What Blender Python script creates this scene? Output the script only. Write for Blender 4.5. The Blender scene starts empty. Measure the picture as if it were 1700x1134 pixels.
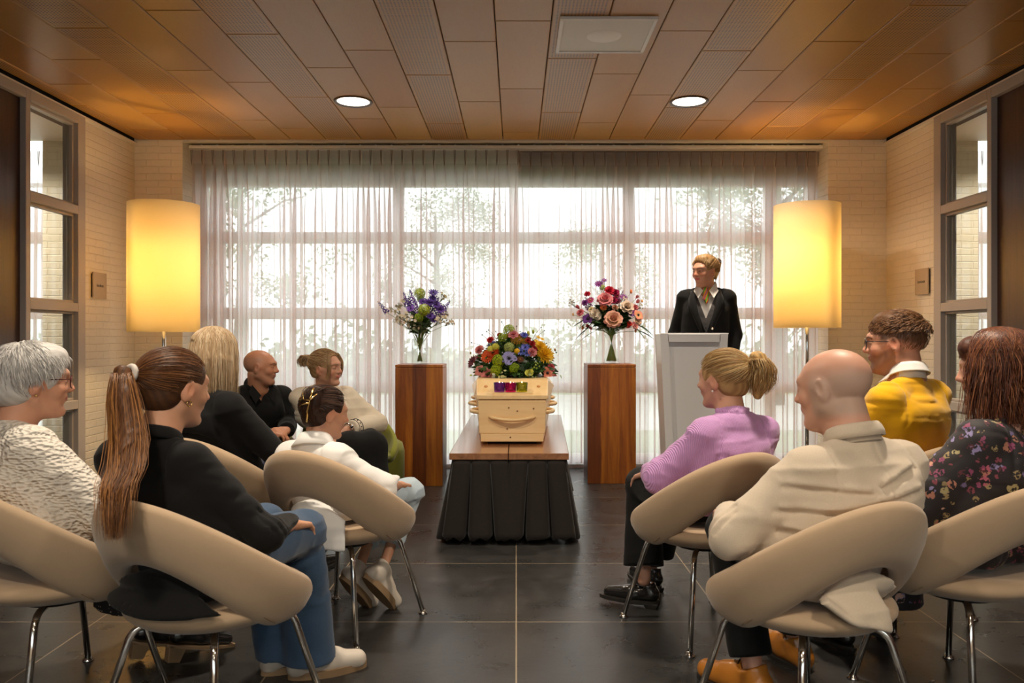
import bpy, bmesh, math, random
import numpy as np
from mathutils import Vector, Matrix, noise as mnoise

# ------------------------------------------------------------------ camera, world, lights
scene = bpy.context.scene
COL = scene.collection
CAM_H = 1.15
cam_d = bpy.data.cameras.new('camera')
cam = bpy.data.objects.new('camera', cam_d)
COL.objects.link(cam)
cam.location = (0, 0, CAM_H)
cam.rotation_euler = (math.pi / 2, 0, 0)
cam_d.sensor_width = 36.0
cam_d.lens = 1350 / 1700 * 36.0
cam_d.shift_x = -7 / 1700
cam_d.shift_y = -7 / 1700
cam_d.clip_start = 0.05
cam_d.dof.use_dof = True
cam_d.dof.focus_distance = 4.6
cam_d.dof.aperture_fstop = 6.3
scene.camera = cam
scene.view_settings.view_transform = 'Standard'
scene.view_settings.look = 'None'
scene.view_settings.gamma = 1.0
scene.view_settings.exposure = EXPOSURE = -0.38
scene.cycles.max_bounces = 9
scene.cycles.diffuse_bounces = 5
scene.cycles.glossy_bounces = 4
scene.cycles.transmission_bounces = 8
scene.cycles.transparent_max_bounces = 24
scene.cycles.use_denoising = True
scene.cycles.sample_clamp_indirect = 6.0
scene.cycles.caustics_reflective = False
scene.cycles.caustics_refractive = False
scene.cycles.use_adaptive_sampling = False

w = bpy.data.worlds.new('overcast_sky')
scene.world = w
w.use_nodes = True
wb = w.node_tree.nodes['Background']
wb.inputs[0].default_value = (0.93, 0.97, 1.0, 1)
wb.inputs[1].default_value = SKY = 4.4

LIGHT_SPOTS = [(-1.16, 5.79), (1.23, 5.79), (-1.16, 3.0), (1.23, 3.0), (-1.16, 0.2), (1.23, 0.2), (-1.16, -2.2), (1.23, -2.2), (-4.5, 6.1), (4.4, 6.1)]  # last pair: lamps added out of view to warm the side rooms
DOWN_W = 30.0
SHADE_W = 25.0


def wpt(u, v, Y):
    """photo position of a point at distance Y"""
    return ((u - 857) * Y / 1350, Y, CAM_H - (v - 560) * Y / 1350)


# ------------------------------------------------------------------ materials
def new_mat(name):
    m = bpy.data.materials.new(name)
    m.use_nodes = True
    nt = m.node_tree
    return m, nt, nt.nodes['Principled BSDF']


def nd(nt, t, **kw):
    n = nt.nodes.new(t)
    for k, v in kw.items():
        if k == 'ins':
            for a, b in v.items():
                n.inputs[a].default_value = b
        else:
            setattr(n, k, v)
    return n


def math_(nt, op, a, b=None, c=None):
    n = nt.nodes.new('ShaderNodeMath')
    n.operation = op
    for i, x in enumerate((a, b, c)):
        if x is None:
            continue
        if isinstance(x, (int, float)):
            n.inputs[i].default_value = x
        else:
            nt.links.new(x, n.inputs[i])
    return n.outputs[0]


def ramp(nt, fac, stops):
    n = nt.nodes.new('ShaderNodeValToRGB')
    el = n.color_ramp.elements
    while len(el) < len(stops):
        el.new(0.5)
    for e, (p, c) in zip(el, stops):
        e.position = p
        e.color = (*c, 1) if len(c) == 3 else c
    nt.links.new(fac, n.inputs[0])
    return n.outputs[0]


def mixc(nt, fac, a, b, blend='MIX'):
    n = nt.nodes.new('ShaderNodeMix')
    n.data_type = 'RGBA'
    n.blend_type = blend
    for i, x in ((0, fac), (6, a), (7, b)):
        if isinstance(x, (int, float)):
            n.inputs[i].default_value = x
        elif isinstance(x, (tuple, list)):
            n.inputs[i].default_value = (*x, 1) if len(x) == 3 else x
        else:
            nt.links.new(x, n.inputs[i])
    return n.outputs[2]


def coords(nt, scale=(1, 1, 1), kind='Object', rot=(0, 0, 0), loc=(0, 0, 0)):
    tc = nt.nodes.new('ShaderNodeTexCoord')
    mp = nt.nodes.new('ShaderNodeMapping')
    mp.inputs['Scale'].default_value = scale
    mp.inputs['Rotation'].default_value = rot
    mp.inputs['Location'].default_value = loc
    nt.links.new(tc.outputs[kind], mp.inputs[0])
    return mp.outputs[0]


def noise_(nt, vec, scale, detail=3, rough=.5, dist=0):
    n = nd(nt, 'ShaderNodeTexNoise')
    n.inputs['Scale'].default_value = scale
    n.inputs['Detail'].default_value = detail
    n.inputs['Roughness'].default_value = rough
    n.inputs['Distortion'].default_value = dist
    if vec is not None:
        nt.links.new(vec, n.inputs['Vector'])
    return n.outputs[0]


def bump_(nt, p, h, strength=.3, dist=.01):
    b = nt.nodes.new('ShaderNodeBump')
    b.inputs['Strength'].default_value = strength
    b.inputs['Distance'].default_value = dist
    nt.links.new(h, b.inputs['Height'])
    nt.links.new(b.outputs[0], p.inputs['Normal'])


def plain(name, col, rough=.5, metal=0, bump=0, bscale=200, var=0, spec=.5, sheen=0, bdist=.002, stretch=(1, 1, 1), coat=0):
    m, nt, p = new_mat(name)
    p.inputs['Base Color'].default_value = (*col, 1)
    p.inputs['Roughness'].default_value = rough
    p.inputs['Metallic'].default_value = metal
    p.inputs['Specular IOR Level'].default_value = spec
    p.inputs['Coat Weight'].default_value = coat
    if sheen:
        p.inputs['Sheen Weight'].default_value = sheen
        p.inputs['Sheen Roughness'].default_value = .5
    if bump or var:
        n = noise_(nt, coords(nt, stretch), bscale, 3)
        if bump:
            bump_(nt, p, n, bump, bdist)
        if var:
            c = mixc(nt, n, tuple(x * (1 - var) for x in col), tuple(min(1, x * (1 + var)) for x in col))
            nt.links.new(c, p.inputs['Base Color'])
    return m


def attr_mat(name, rough=.5, spec=.4, sss=0, bump=0, bscale=150, bdist=.001, stretch=(1, 1, 1), aniso=0):
    """base colour comes from the mesh's own colour attribute 'Col' (skin, petals, hair: the thing's own colours)"""
    m, nt, p = new_mat(name)
    a = nd(nt, 'ShaderNodeAttribute', attribute_name='Col')
    nt.links.new(a.outputs['Color'], p.inputs['Base Color'])
    p.inputs['Roughness'].default_value = rough
    p.inputs['Specular IOR Level'].default_value = spec
    if sss:
        p.inputs['Subsurface Weight'].default_value = sss
        p.inputs['Subsurface Radius'].default_value = (1, .35, .2)
        p.inputs['Subsurface Scale'].default_value = .012
    if bump:
        bump_(nt, p, noise_(nt, coords(nt, stretch), bscale, 3), bump, bdist)
    return m


def fabric(name, col, scale=700, bump=.25, var=.12, rough=.85, sheen=.3, fold=.0, foldscale=8):
    m, nt, p = new_mat(name)
    v = coords(nt)
    n1 = noise_(nt, v, scale, 2)
    n2 = noise_(nt, v, 35, 4)
    c = mixc(nt, n1, tuple(x * (1 - var) for x in col), tuple(min(1, x * (1 + var)) for x in col))
    c = mixc(nt, math_(nt, 'MULTIPLY', n2, .18), c, tuple(x * .6 for x in col))
    nt.links.new(c, p.inputs['Base Color'])
    p.inputs['Roughness'].default_value = rough
    p.inputs['Specular IOR Level'].default_value = .2
    p.inputs['Sheen Weight'].default_value = sheen
    h = math_(nt, 'MULTIPLY', n1, .15)
    if fold:
        f = noise_(nt, v, foldscale, 3, .5, 1.2)
        h = math_(nt, 'ADD', h, math_(nt, 'MULTIPLY', f, fold * 10))
    bump_(nt, p, h, bump, .004)
    return m


def wood(name, c1, c2, c3, scale=1.0, axis='Z', rough=.35, dark=.3, coat=.0, planks=None):
    m, nt, p = new_mat(name)
    st = {'Z': (8, 8, .55), 'Y': (8, .55, 8), 'X': (.55, 8, 8)}[axis]
    v = coords(nt, tuple(s * scale for s in st))
    a = noise_(nt, v, 1.6, 6, .6, 1.5)
    fine = noise_(nt, coords(nt, tuple(s * scale * 12 for s in st)), 1.5, 4, .6)
    c = ramp(nt, a, [(.3, c1), (.5, c2), (.68, c3)])
    c = mixc(nt, math_(nt, 'MULTIPLY', fine, dark), c, tuple(x * .45 for x in c1))
    if planks:
        # boards of different wood side by side: (position, colour)
        tc = nt.nodes.new('ShaderNodeTexCoord')
        sp = nt.nodes.new('ShaderNodeSeparateXYZ')
        nt.links.new(tc.outputs['Object'], sp.inputs[0])
        wob = math_(nt, 'MULTIPLY', math_(nt, 'SUBTRACT', noise_(nt, coords(nt, (1, 1, 4)), 1.5, 2), .5), planks.get('wob', .02))
        x = math_(nt, 'ADD', sp.outputs[0], wob)
        n = nt.nodes.new('ShaderNodeMapRange')
        n.inputs[1].default_value, n.inputs[2].default_value = planks['lo'], planks['hi']
        nt.links.new(x, n.inputs[0])
        cr = nt.nodes.new('ShaderNodeValToRGB')
        cr.color_ramp.interpolation = 'CONSTANT'
        el = cr.color_ramp.elements
        while len(el) < len(planks['stops']):
            el.new(.5)
        for e, (q, cc) in zip(el, planks['stops']):
            e.position = q
            e.color = (*cc, 1)
        nt.links.new(n.outputs[0], cr.inputs[0])
        c = mixc(nt, .85, c, cr.outputs[0], 'MULTIPLY')
        # knots
        vo = nd(nt, 'ShaderNodeTexVoronoi')
        vo.inputs['Scale'].default_value = 1
        nt.links.new(coords(nt, (4.2, 4.2, 1.9), loc=planks.get('kloc', (0, 0, 0))), vo.inputs['Vector'])
        kn = ramp(nt, vo.outputs['Distance'], [(.0, (1, 1, 1)), (.07, (1, 1, 1)), (.12, (0, 0, 0))])
        c = mixc(nt, kn, c, tuple(x * .12 for x in c1))
    nt.links.new(c, p.inputs['Base Color'])
    p.inputs['Roughness'].default_value = rough
    p.inputs['Coat Weight'].default_value = coat
    p.inputs['Coat Roughness'].default_value = .15
    bump_(nt, p, fine, .12, .002)
    return m


# ------------------------------------------------------------------ mesh helpers
class MB:
    def __init__(self):
        self.v, self.f, self.c = [], [], []

    def add(self, vs, fs, col=None):
        o = len(self.v)
        self.v += [tuple(x) for x in vs]
        self.f += [tuple(i + o for i in f) for f in fs]
        if col is not None:
            self.c += [col] * len(vs)
        return self

    def box(self, lo, hi, M=None, col=None):
        x0, y0, z0 = lo
        x1, y1, z1 = hi
        vs = [(x0, y0, z0), (x1, y0, z0), (x1, y1, z0), (x0, y1, z0), (x0, y0, z1), (x1, y0, z1), (x1, y1, z1), (x0, y1, z1)]
        if M is not None:
            vs = [M @ Vector(v) for v in vs]
        return self.add(vs, [(0, 3, 2, 1), (4, 5, 6, 7), (0, 1, 5, 4), (1, 2, 6, 5), (2, 3, 7, 6), (3, 0, 4, 7)], col)

    def tube(self, pts, r, n=10, col=None, cap=True, flat=1.0):
        pts = [Vector(p) for p in pts]
        m = len(pts)
        rs = r if isinstance(r, (list, tuple)) else [r] * m
        d0 = (pts[1] - pts[0]).normalized()
        up = Vector((0, 0, 1)) if abs(d0.z) < .9 else Vector((1, 0, 0))
        a = d0.cross(up).normalized()
        vs = []
        for i, p in enumerate(pts):
            d = (pts[min(i + 1, m - 1)] - pts[max(i - 1, 0)])
            d = d.normalized() if d.length > 1e-9 else d0
            a = (a - d * a.dot(d)).normalized()
            b = d.cross(a)
            for k in range(n):
                t = 2 * math.pi * k / n
                vs.append(p + a * (math.cos(t) * rs[i]) + b * (math.sin(t) * rs[i] * flat))
        fs = []
        for i in range(m - 1):
            for k in range(n):
                k2 = (k + 1) % n
                fs.append((i * n + k, i * n + k2, (i + 1) * n + k2, (i + 1) * n + k))
        if cap:
            fs.append(tuple(range(n - 1, -1, -1)))
            fs.append(tuple((m - 1) * n + k for k in range(n)))
        return self.add(vs, fs, col)

    def lathe(self, prof, n=32, c=(0, 0, 0), col=None, M=None, closed=False, cap=False):
        vs = []
        for r, z in prof:
            for k in range(n):
                t = 2 * math.pi * k / n
                v = Vector((c[0] + r * math.cos(t), c[1] + r * math.sin(t), c[2] + z))
                vs.append(M @ v if M is not None else v)
        fs = []
        m = len(prof)
        for i in range(m if closed else m - 1):
            j = (i + 1) % m
            for k in range(n):
                k2 = (k + 1) % n
                fs.append((i * n + k, i * n + k2, j * n + k2, j * n + k))
        if cap:
            if prof[0][0] > 1e-6:
                fs.append(tuple(range(n - 1, -1, -1)))
            if prof[-1][0] > 1e-6:
                fs.append(tuple((m - 1) * n + k for k in range(n)))
        return self.add(vs, fs, col)

    def ball(self, c, r, n=10, m=7, col=None, M=None):
        rr = r if isinstance(r, (tuple, list)) else (r, r, r)
        vs, fs = [], []
        for i in range(1, m):
            a = math.pi * i / m
            for k in range(n):
                t = 2 * math.pi * k / n
                v = Vector((rr[0] * math.sin(a) * math.cos(t), rr[1] * math.sin(a) * math.sin(t), rr[2] * math.cos(a)))
                vs.append((M @ v if M is not None else v) + Vector(c))
        top, bot = len(vs), len(vs) + 1
        zt = Vector((0, 0, rr[2])); zb = Vector((0, 0, -rr[2]))
        vs += [(M @ zt if M is not None else zt) + Vector(c), (M @ zb if M is not None else zb) + Vector(c)]
        for i in range(m - 2):
            for k in range(n):
                k2 = (k + 1) % n
                fs.append((i * n + k, (i + 1) * n + k, (i + 1) * n + k2, i * n + k2))
        for k in range(n):
            k2 = (k + 1) % n
            fs.append((top, k, k2))
            fs.append((bot, (m - 2) * n + k2, (m - 2) * n + k))
        return self.add(vs, fs, col)

    def grid(self, P, col=None, flip=False):
        m, n = len(P), len(P[0])
        fs = []
        for i in range(m - 1):
            for j in range(n - 1):
                q = (i * n + j, (i + 1) * n + j, (i + 1) * n + j + 1, i * n + j + 1)
                fs.append(q[::-1] if flip else q)
        return self.add([p for row in P for p in row], fs, col)

    def obj(self, name, mat, parent=None, smooth=False, bevel=0, seg=2, autosmooth=None, subsurf=0, solid=0):
        me = bpy.data.meshes.new(name)
        me.from_pydata([tuple(v) for v in self.v], [], self.f)
        if self.c and len(self.c) == len(self.v):
            ca = me.color_attributes.new('Col', 'FLOAT_COLOR', 'POINT')
            ca.data.foreach_set('color', np.array([(*c[:3], 1) for c in self.c], dtype=np.float32).ravel())
        me.materials.append(mat)
        me.polygons.foreach_set('use_smooth', [bool(smooth)] * len(me.polygons))
        if autosmooth:
            me.polygons.foreach_set('use_smooth', [True] * len(me.polygons))
            bm = bmesh.new(); bm.from_mesh(me)
            for e in bm.edges:
                if len(e.link_faces) == 2 and e.calc_face_angle(0) > autosmooth:
                    e.smooth = False
            bm.to_mesh(me); bm.free()
        me.update()
        o = bpy.data.objects.new(name, me)
        COL.objects.link(o)
        if parent is not None:
            o.parent = parent
        if solid:
            md = o.modifiers.new('thickness', 'SOLIDIFY'); md.thickness = solid; md.offset = 0
        if bevel:
            md = o.modifiers.new('bevel', 'BEVEL'); md.width = bevel; md.segments = seg; md.limit_method = 'ANGLE'
        if subsurf:
            md = o.modifiers.new('subdivision', 'SUBSURF'); md.levels = subsurf; md.render_levels = subsurf
        return o


def tag(o, label=None, cat=None, group=None, kind=None):
    if label: o['label'] = label
    if cat: o['category'] = cat
    if group: o['group'] = group
    if kind: o['kind'] = kind
    return o


def thing(name, label, cat, loc=(0, 0, 0), rz=0, group=None):
    o = bpy.data.objects.new(name, None)
    o.empty_display_size = .1
    COL.objects.link(o)
    o.location = loc
    o.rotation_euler = (0, 0, rz)
    return tag(o, label, cat, group)


def copy_tree(o, parent=None):
    c = o.copy()
    COL.objects.link(c)
    if parent is not None:
        c.parent = parent
    for ch in list(o.children):
        copy_tree(ch, c)
    return c


def struct(o):
    o['kind'] = 'structure'
    return o


def arc_pts(p0, p1, p2, rad, n=6):
    """polyline p0-p1-p2 with the corner at p1 rounded"""
    p0, p1, p2 = Vector(p0), Vector(p1), Vector(p2)
    a = p1 + (p0 - p1).normalized() * rad
    b = p1 + (p2 - p1).normalized() * rad
    out = [p0]
    for i in range(n + 1):
        t = i / n
        out.append(a * (1 - t) ** 2 + p1 * 2 * t * (1 - t) + b * t * t)
    out.append(p2)
    return out


def text_mesh(body, size, name, mat, parent, M, depth=.0006):
    cu = bpy.data.curves.new(name, 'FONT')
    cu.body = body
    cu.size = size
    cu.extrude = depth
    cu.align_x = 'CENTER'
    cu.align_y = 'CENTER'
    o = bpy.data.objects.new(name, cu)
    COL.objects.link(o)
    dg = bpy.context.evaluated_depsgraph_get()
    me = bpy.data.meshes.new_from_object(o.evaluated_get(dg))
    bpy.data.objects.remove(o)
    me.transform(M)
    me.materials.clear()
    me.materials.append(mat)
    t = bpy.data.objects.new(name, me)
    COL.objects.link(t)
    t.parent = parent
    return t
# ------------------------------------------------------------------ the room
XL, XR = -3.25, 3.15
YB = 6.92            # face of the piers beside the window
YW = 7.08            # curtain line
YG = 7.26            # window frame
ZC = 2.83
YR = -3.2            # wall behind the camera


def brick_mat(name, base=(.80, .71, .56)):
    m, nt, p = new_mat(name)
    geo = nt.nodes.new('ShaderNodeTexCoord')
    sp = nt.nodes.new('ShaderNodeSeparateXYZ')
    nt.links.new(geo.outputs['Object'], sp.inputs[0])
    cb = nt.nodes.new('ShaderNodeCombineXYZ')
    nt.links.new(math_(nt, 'ADD', sp.outputs[0], sp.outputs[1]), cb.inputs[0])
    nt.links.new(sp.outputs[2], cb.inputs[1])
    # slightly wavy courses, as laid by hand and painted over
    dv = nt.nodes.new('ShaderNodeVectorMath'); dv.operation = 'MULTIPLY_ADD'
    nz = nd(nt, 'ShaderNodeTexNoise'); nz.inputs['Scale'].default_value = 7; nz.inputs['Detail'].default_value = 3
    nt.links.new(cb.outputs[0], nz.inputs['Vector'])
    nt.links.new(nz.outputs['Color'], dv.inputs[0])
    dv.inputs[1].default_value = (.014, .014, .0)
    nt.links.new(cb.outputs[0], dv.inputs[2])
    br = nd(nt, 'ShaderNodeTexBrick')
    br.inputs['Scale'].default_value = 1
    br.inputs['Mortar Size'].default_value = .006
    br.inputs['Mortar Smooth'].default_value = .9
    br.inputs['Brick Width'].default_value = .21
    br.inputs['Row Height'].default_value = .058
    nt.links.new(dv.outputs[0], br.inputs['Vector'])
    nz2 = noise_(nt, cb.outputs[0], 28, 5, .6)
    h = math_(nt, 'SUBTRACT', math_(nt, 'MULTIPLY', nz2, .6), math_(nt, 'MULTIPLY', br.outputs['Fac'], 1.0))
    bump_(nt, p, h, .5, .006)
    c = mixc(nt, nz2, tuple(x * .93 for x in base), tuple(min(1, x * 1.05) for x in base))
    c = mixc(nt, math_(nt, 'MULTIPLY', br.outputs['Fac'], .06), c, tuple(x * .6 for x in base))
    nt.links.new(c, p.inputs['Base Color'])
    p.inputs['Roughness'].default_value = .6
    return m


def ceiling_mat():
    m, nt, p = new_mat('beech_ceiling_panel')
    a = nd(nt, 'ShaderNodeAttribute', attribute_name='Col')   # r: tone, g: perforated, b: grain offset
    sp = nd(nt, 'ShaderNodeSeparateColor')
    nt.links.new(a.outputs['Color'], sp.inputs[0])
    tc = nt.nodes.new('ShaderNodeTexCoord')
    mp = nt.nodes.new('ShaderNodeVectorMath'); mp.operation = 'MULTIPLY_ADD'
    nt.links.new(tc.outputs['Object'], mp.inputs[0])
    mp.inputs[1].default_value = (7, 1.1, 1)
    off = nt.nodes.new('ShaderNodeCombineXYZ')
    nt.links.new(math_(nt, 'MULTIPLY', sp.outputs[2], 90), off.inputs[2])
    nt.links.new(off.outputs[0], mp.inputs[2])
    g = noise_(nt, mp.outputs[0], 1.2, 4, .55, 2.5)
    gg = math_(nt, 'FRACT', math_(nt, 'MULTIPLY', g, 11))
    line = ramp(nt, gg, [(0, (1, 1, 1)), (.12, (0, 0, 0)), (.9, (0, 0, 0)), (1, (1, 1, 1))])
    base = ramp(nt, sp.outputs[0], [(0, (.41, .180, .025)), (.35, (.46, .220, .036)), (.7, (.48, .242, .046)), (1, (.50, .265, .066))])
    c = mixc(nt, math_(nt, 'MULTIPLY', line, .16), base, (.22, .07, .012))
    fib = noise_(nt, coords(nt, (90, 4, 1)), 1.5, 3)
    c = mixc(nt, math_(nt, 'MULTIPLY', fib, .18), c, (.32, .12, .03))
    # round perforations, 18 mm grid inside a plain margin
    x = nt.nodes.new('ShaderNodeSeparateXYZ')
    uv = nd(nt, 'ShaderNodeUVMap', uv_map='UVMap')
    nt.links.new(uv.outputs[0], x.inputs[0])
    fx = math_(nt, 'SUBTRACT', math_(nt, 'FRACT', math_(nt, 'DIVIDE', x.outputs[0], .0185)), .5)
    fy = math_(nt, 'SUBTRACT', math_(nt, 'FRACT', math_(nt, 'DIVIDE', x.outputs[1], .0185)), .5)
    r2 = math_(nt, 'ADD', math_(nt, 'MULTIPLY', fx, fx), math_(nt, 'MULTIPLY', fy, fy))
    hole = math_(nt, 'LESS_THAN', r2, .27 ** 2)
    mx = math_(nt, 'MULTIPLY', math_(nt, 'GREATER_THAN', x.outputs[0], .021), math_(nt, 'LESS_THAN', x.outputs[0], .2775))
    my = math_(nt, 'MULTIPLY', math_(nt, 'GREATER_THAN', x.outputs[1], .0185), math_(nt, 'LESS_THAN', x.outputs[1], 1.155))
    hole = math_(nt, 'MULTIPLY', math_(nt, 'MULTIPLY', hole, math_(nt, 'MULTIPLY', mx, my)), sp.outputs[1])
    c = mixc(nt, hole, c, (.05, .018, .006))
    nt.links.new(c, p.inputs['Base Color'])
    p.inputs['Roughness'].default_value = .38
    p.inputs['Specular IOR Level'].default_value = .45
    return m


def floor_mat():
    m, nt, p = new_mat('dark_stone_floor_tile')
    tc = nt.nodes.new('ShaderNodeTexCoord')
    sp = nt.nodes.new('ShaderNodeSeparateXYZ')
    nt.links.new(tc.outputs['Object'], sp.inputs[0])

    def line(o, off):
        f = math_(nt, 'FRACT', math_(nt, 'DIVIDE', math_(nt, 'ADD', o, off), .85))
        d = math_(nt, 'MINIMUM', f, math_(nt, 'SUBTRACT', 1, f))
        return math_(nt, 'LESS_THAN', d, .0030)
    ln = math_(nt, 'MAXIMUM', line(sp.outputs[0], 8.5), line(sp.outputs[1], 8.5 - 3.285))
    v = coords(nt)
    n1 = noise_(nt, v, 3.5, 6, .65, .6)
    n2 = noise_(nt, v, 22, 5, .7)
    c = ramp(nt, n1, [(.3, (.022, .0215, .021)), (.55, (.038, .037, .036)), (.75, (.060, .058, .056))])
    sp2 = ramp(nt, n2, [(.30, (1, 1, 1)), (.36, (0, 0, 0))])
    c = mixc(nt, math_(nt, 'MULTIPLY', sp2, .5), c, (.014, .013, .012))
    sp3 = ramp(nt, noise_(nt, v, 31, 5, .7, 1), [(.66, (0, 0, 0)), (.74, (1, 1, 1))])
    c = mixc(nt, math_(nt, 'MULTIPLY', sp3, .5), c, (.10, .095, .09))
    c = mixc(nt, ln, c, (.32, .25, .165))
    nt.links.new(c, p.inputs['Base Color'])
    r = ramp(nt, n1, [(.3, (.25, .25, .25)), (.7, (.34, .34, .34))])
    r = mixc(nt, sp2, r, (.75, .75, .75))
    nt.links.new(r, p.inputs['Roughness'])
    h = math_(nt, 'SUBTRACT', math_(nt, 'ADD', n2, math_(nt, 'MULTIPLY', n1, .6)), math_(nt, 'MULTIPLY', sp2, .5))
    bump_(nt, p, h, .22, .004)
    return m


M_brick = brick_mat('painted_brick')
M_paint = plain('cream_paint', (.74, .66, .54), .5, bump=.1, bscale=60)
M_grey = plain('grey_frame_paint', (.45, .39, .34), .45)
M_black = plain('black_gap', (.008, .008, .008), .8)
M_walnut = wood('walnut_panel', (.036, .010, .004), (.052, .015, .006), (.080, .024, .009), 1.2, 'Z', .35, .5)
M_glass, _nt, _p = new_mat('pane_glass')
_p.inputs['Base Color'].default_value = (.95, .98, .97, 1)
_p.inputs['Roughness'].default_value = 0
_p.inputs['Transmission Weight'].default_value = 1
_p.inputs['IOR'].default_value = 1.45
_lp = None
# thin pane: transparent with a mirror-like film, so light passes straight through
def thin_glass(name, tint=(.93, .96, .95)):
    m = bpy.data.materials.new(name); m.use_nodes = True
    nt = m.node_tree
    nt.nodes.clear()
    out = nt.nodes.new('ShaderNodeOutputMaterial')
    tr = nt.nodes.new('ShaderNodeBsdfTransparent'); tr.inputs[0].default_value = (*tint, 1)
    gl = nt.nodes.new('ShaderNodeBsdfGlossy'); gl.inputs['Roughness'].default_value = .02
    fr = nt.nodes.new('ShaderNodeFresnel')
    ge = nt.nodes.new('ShaderNodeNewGeometry')
    nt.links.new(math_(nt, 'ADD', 1.5, math_(nt, 'MULTIPLY', ge.outputs['Backfacing'], 1 / 1.5 - 1.5)), fr.inputs[0])
    mx = nt.nodes.new('ShaderNodeMixShader')
    nt.links.new(fr.outputs[0], mx.inputs[0]); nt.links.new(tr.outputs[0], mx.inputs[1]); nt.links.new(gl.outputs[0], mx.inputs[2])
    nt.links.new(mx.outputs[0], out.inputs[0])
    return m
M_pane = thin_glass('thin_pane_glass')

# floor (continues into the rooms beyond the glazed screens)
struct(MB().box((-6.6, YR, -.08), (6.5, YG + .06, 0)).obj('floor', floor_mat()))

# ceiling panels
rnd = random.Random(5)
mb = MB()
uvs = []
x_edges = [k * .30 + (-.113) for k in range(-11, 12)]
tone_rnd = random.Random(12)
starts = {}
for k in range(-11, 11):
    x0 = -.113 + k * .30
    x1 = x0 + .30
    if x0 < XL - .02 - .30 or x0 > XR: continue
    xa, xb = max(x0, XL + .02) + .0025, min(x1, XR - .02) - .0025
    if xb - xa < .02: continue
    perf = (k % 3 == (-2) % 3) if k < 0 else (k % 3 == 1)
    ph = {-2: 6.39, -1: 5.80, 0: 5.50, 1: 6.08, 2: 6.37, 3: 5.64, 4: 5.95, -3: 5.94, -4: 6.25, -5: 5.69, -6: 6.54}.get(k, 5.2 + ((k * 7) % 12) * .1)
    y = ph - 1.18 * 9
    while y < YB:
        ya, yb = max(y, YR), min(y + 1.176, YB - .004)
        if yb - ya > .02:
            tone = tone_rnd.random()
            col = (tone, 1.0 if perf else 0.0, rnd.random())
            b = .004
            z = ZC
            n0 = len(mb.v)
            mb.box((xa, ya, z + b), (xb, yb, z + .02), col=col)
            # bevelled face underneath
            vs = [(xa, ya, z + b), (xb, ya, z + b), (xb, yb, z + b), (xa, yb, z + b), (xa + b, ya + b, z), (xb - b, ya + b, z), (xb - b, yb - b, z), (xa + b, yb - b, z)]
            mb.add(vs, [(7, 6, 5, 4), (0, 4, 5, 1), (1, 5, 6, 2), (2, 6, 7, 3), (3, 7, 4, 0)], col)
            for v in mb.v[n0:]:
                uvs.append((v[0] - x0, v[1] - y))
        y += 1.18
ceil_o = mb.obj('ceiling', ceiling_mat())
uvl = ceil_o.data.uv_layers.new(name='UVMap')
li = np.empty(len(ceil_o.data.loops), dtype=np.int32)
ceil_o.data.loops.foreach_get('vertex_index', li)
uvl.data.foreach_set('uv', np.array(uvs, dtype=np.float32)[li].ravel())
struct(ceil_o)
struct(MB().box((XL - .3, YR, ZC + .03), (XR + .3, YG + .06, ZC + .08)).obj('ceiling_void', M_black))
# ceilings of the rooms beyond
struct(MB().box((-6.6, YR, ZC - .01), (XL - .3, YB, ZC + .05)).obj('ceiling_left_room', M_paint))
struct(MB().box((XR + .3, YR, ZC - .01), (6.5, YB, ZC + .05)).obj('ceiling_right_room', M_paint))

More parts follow.
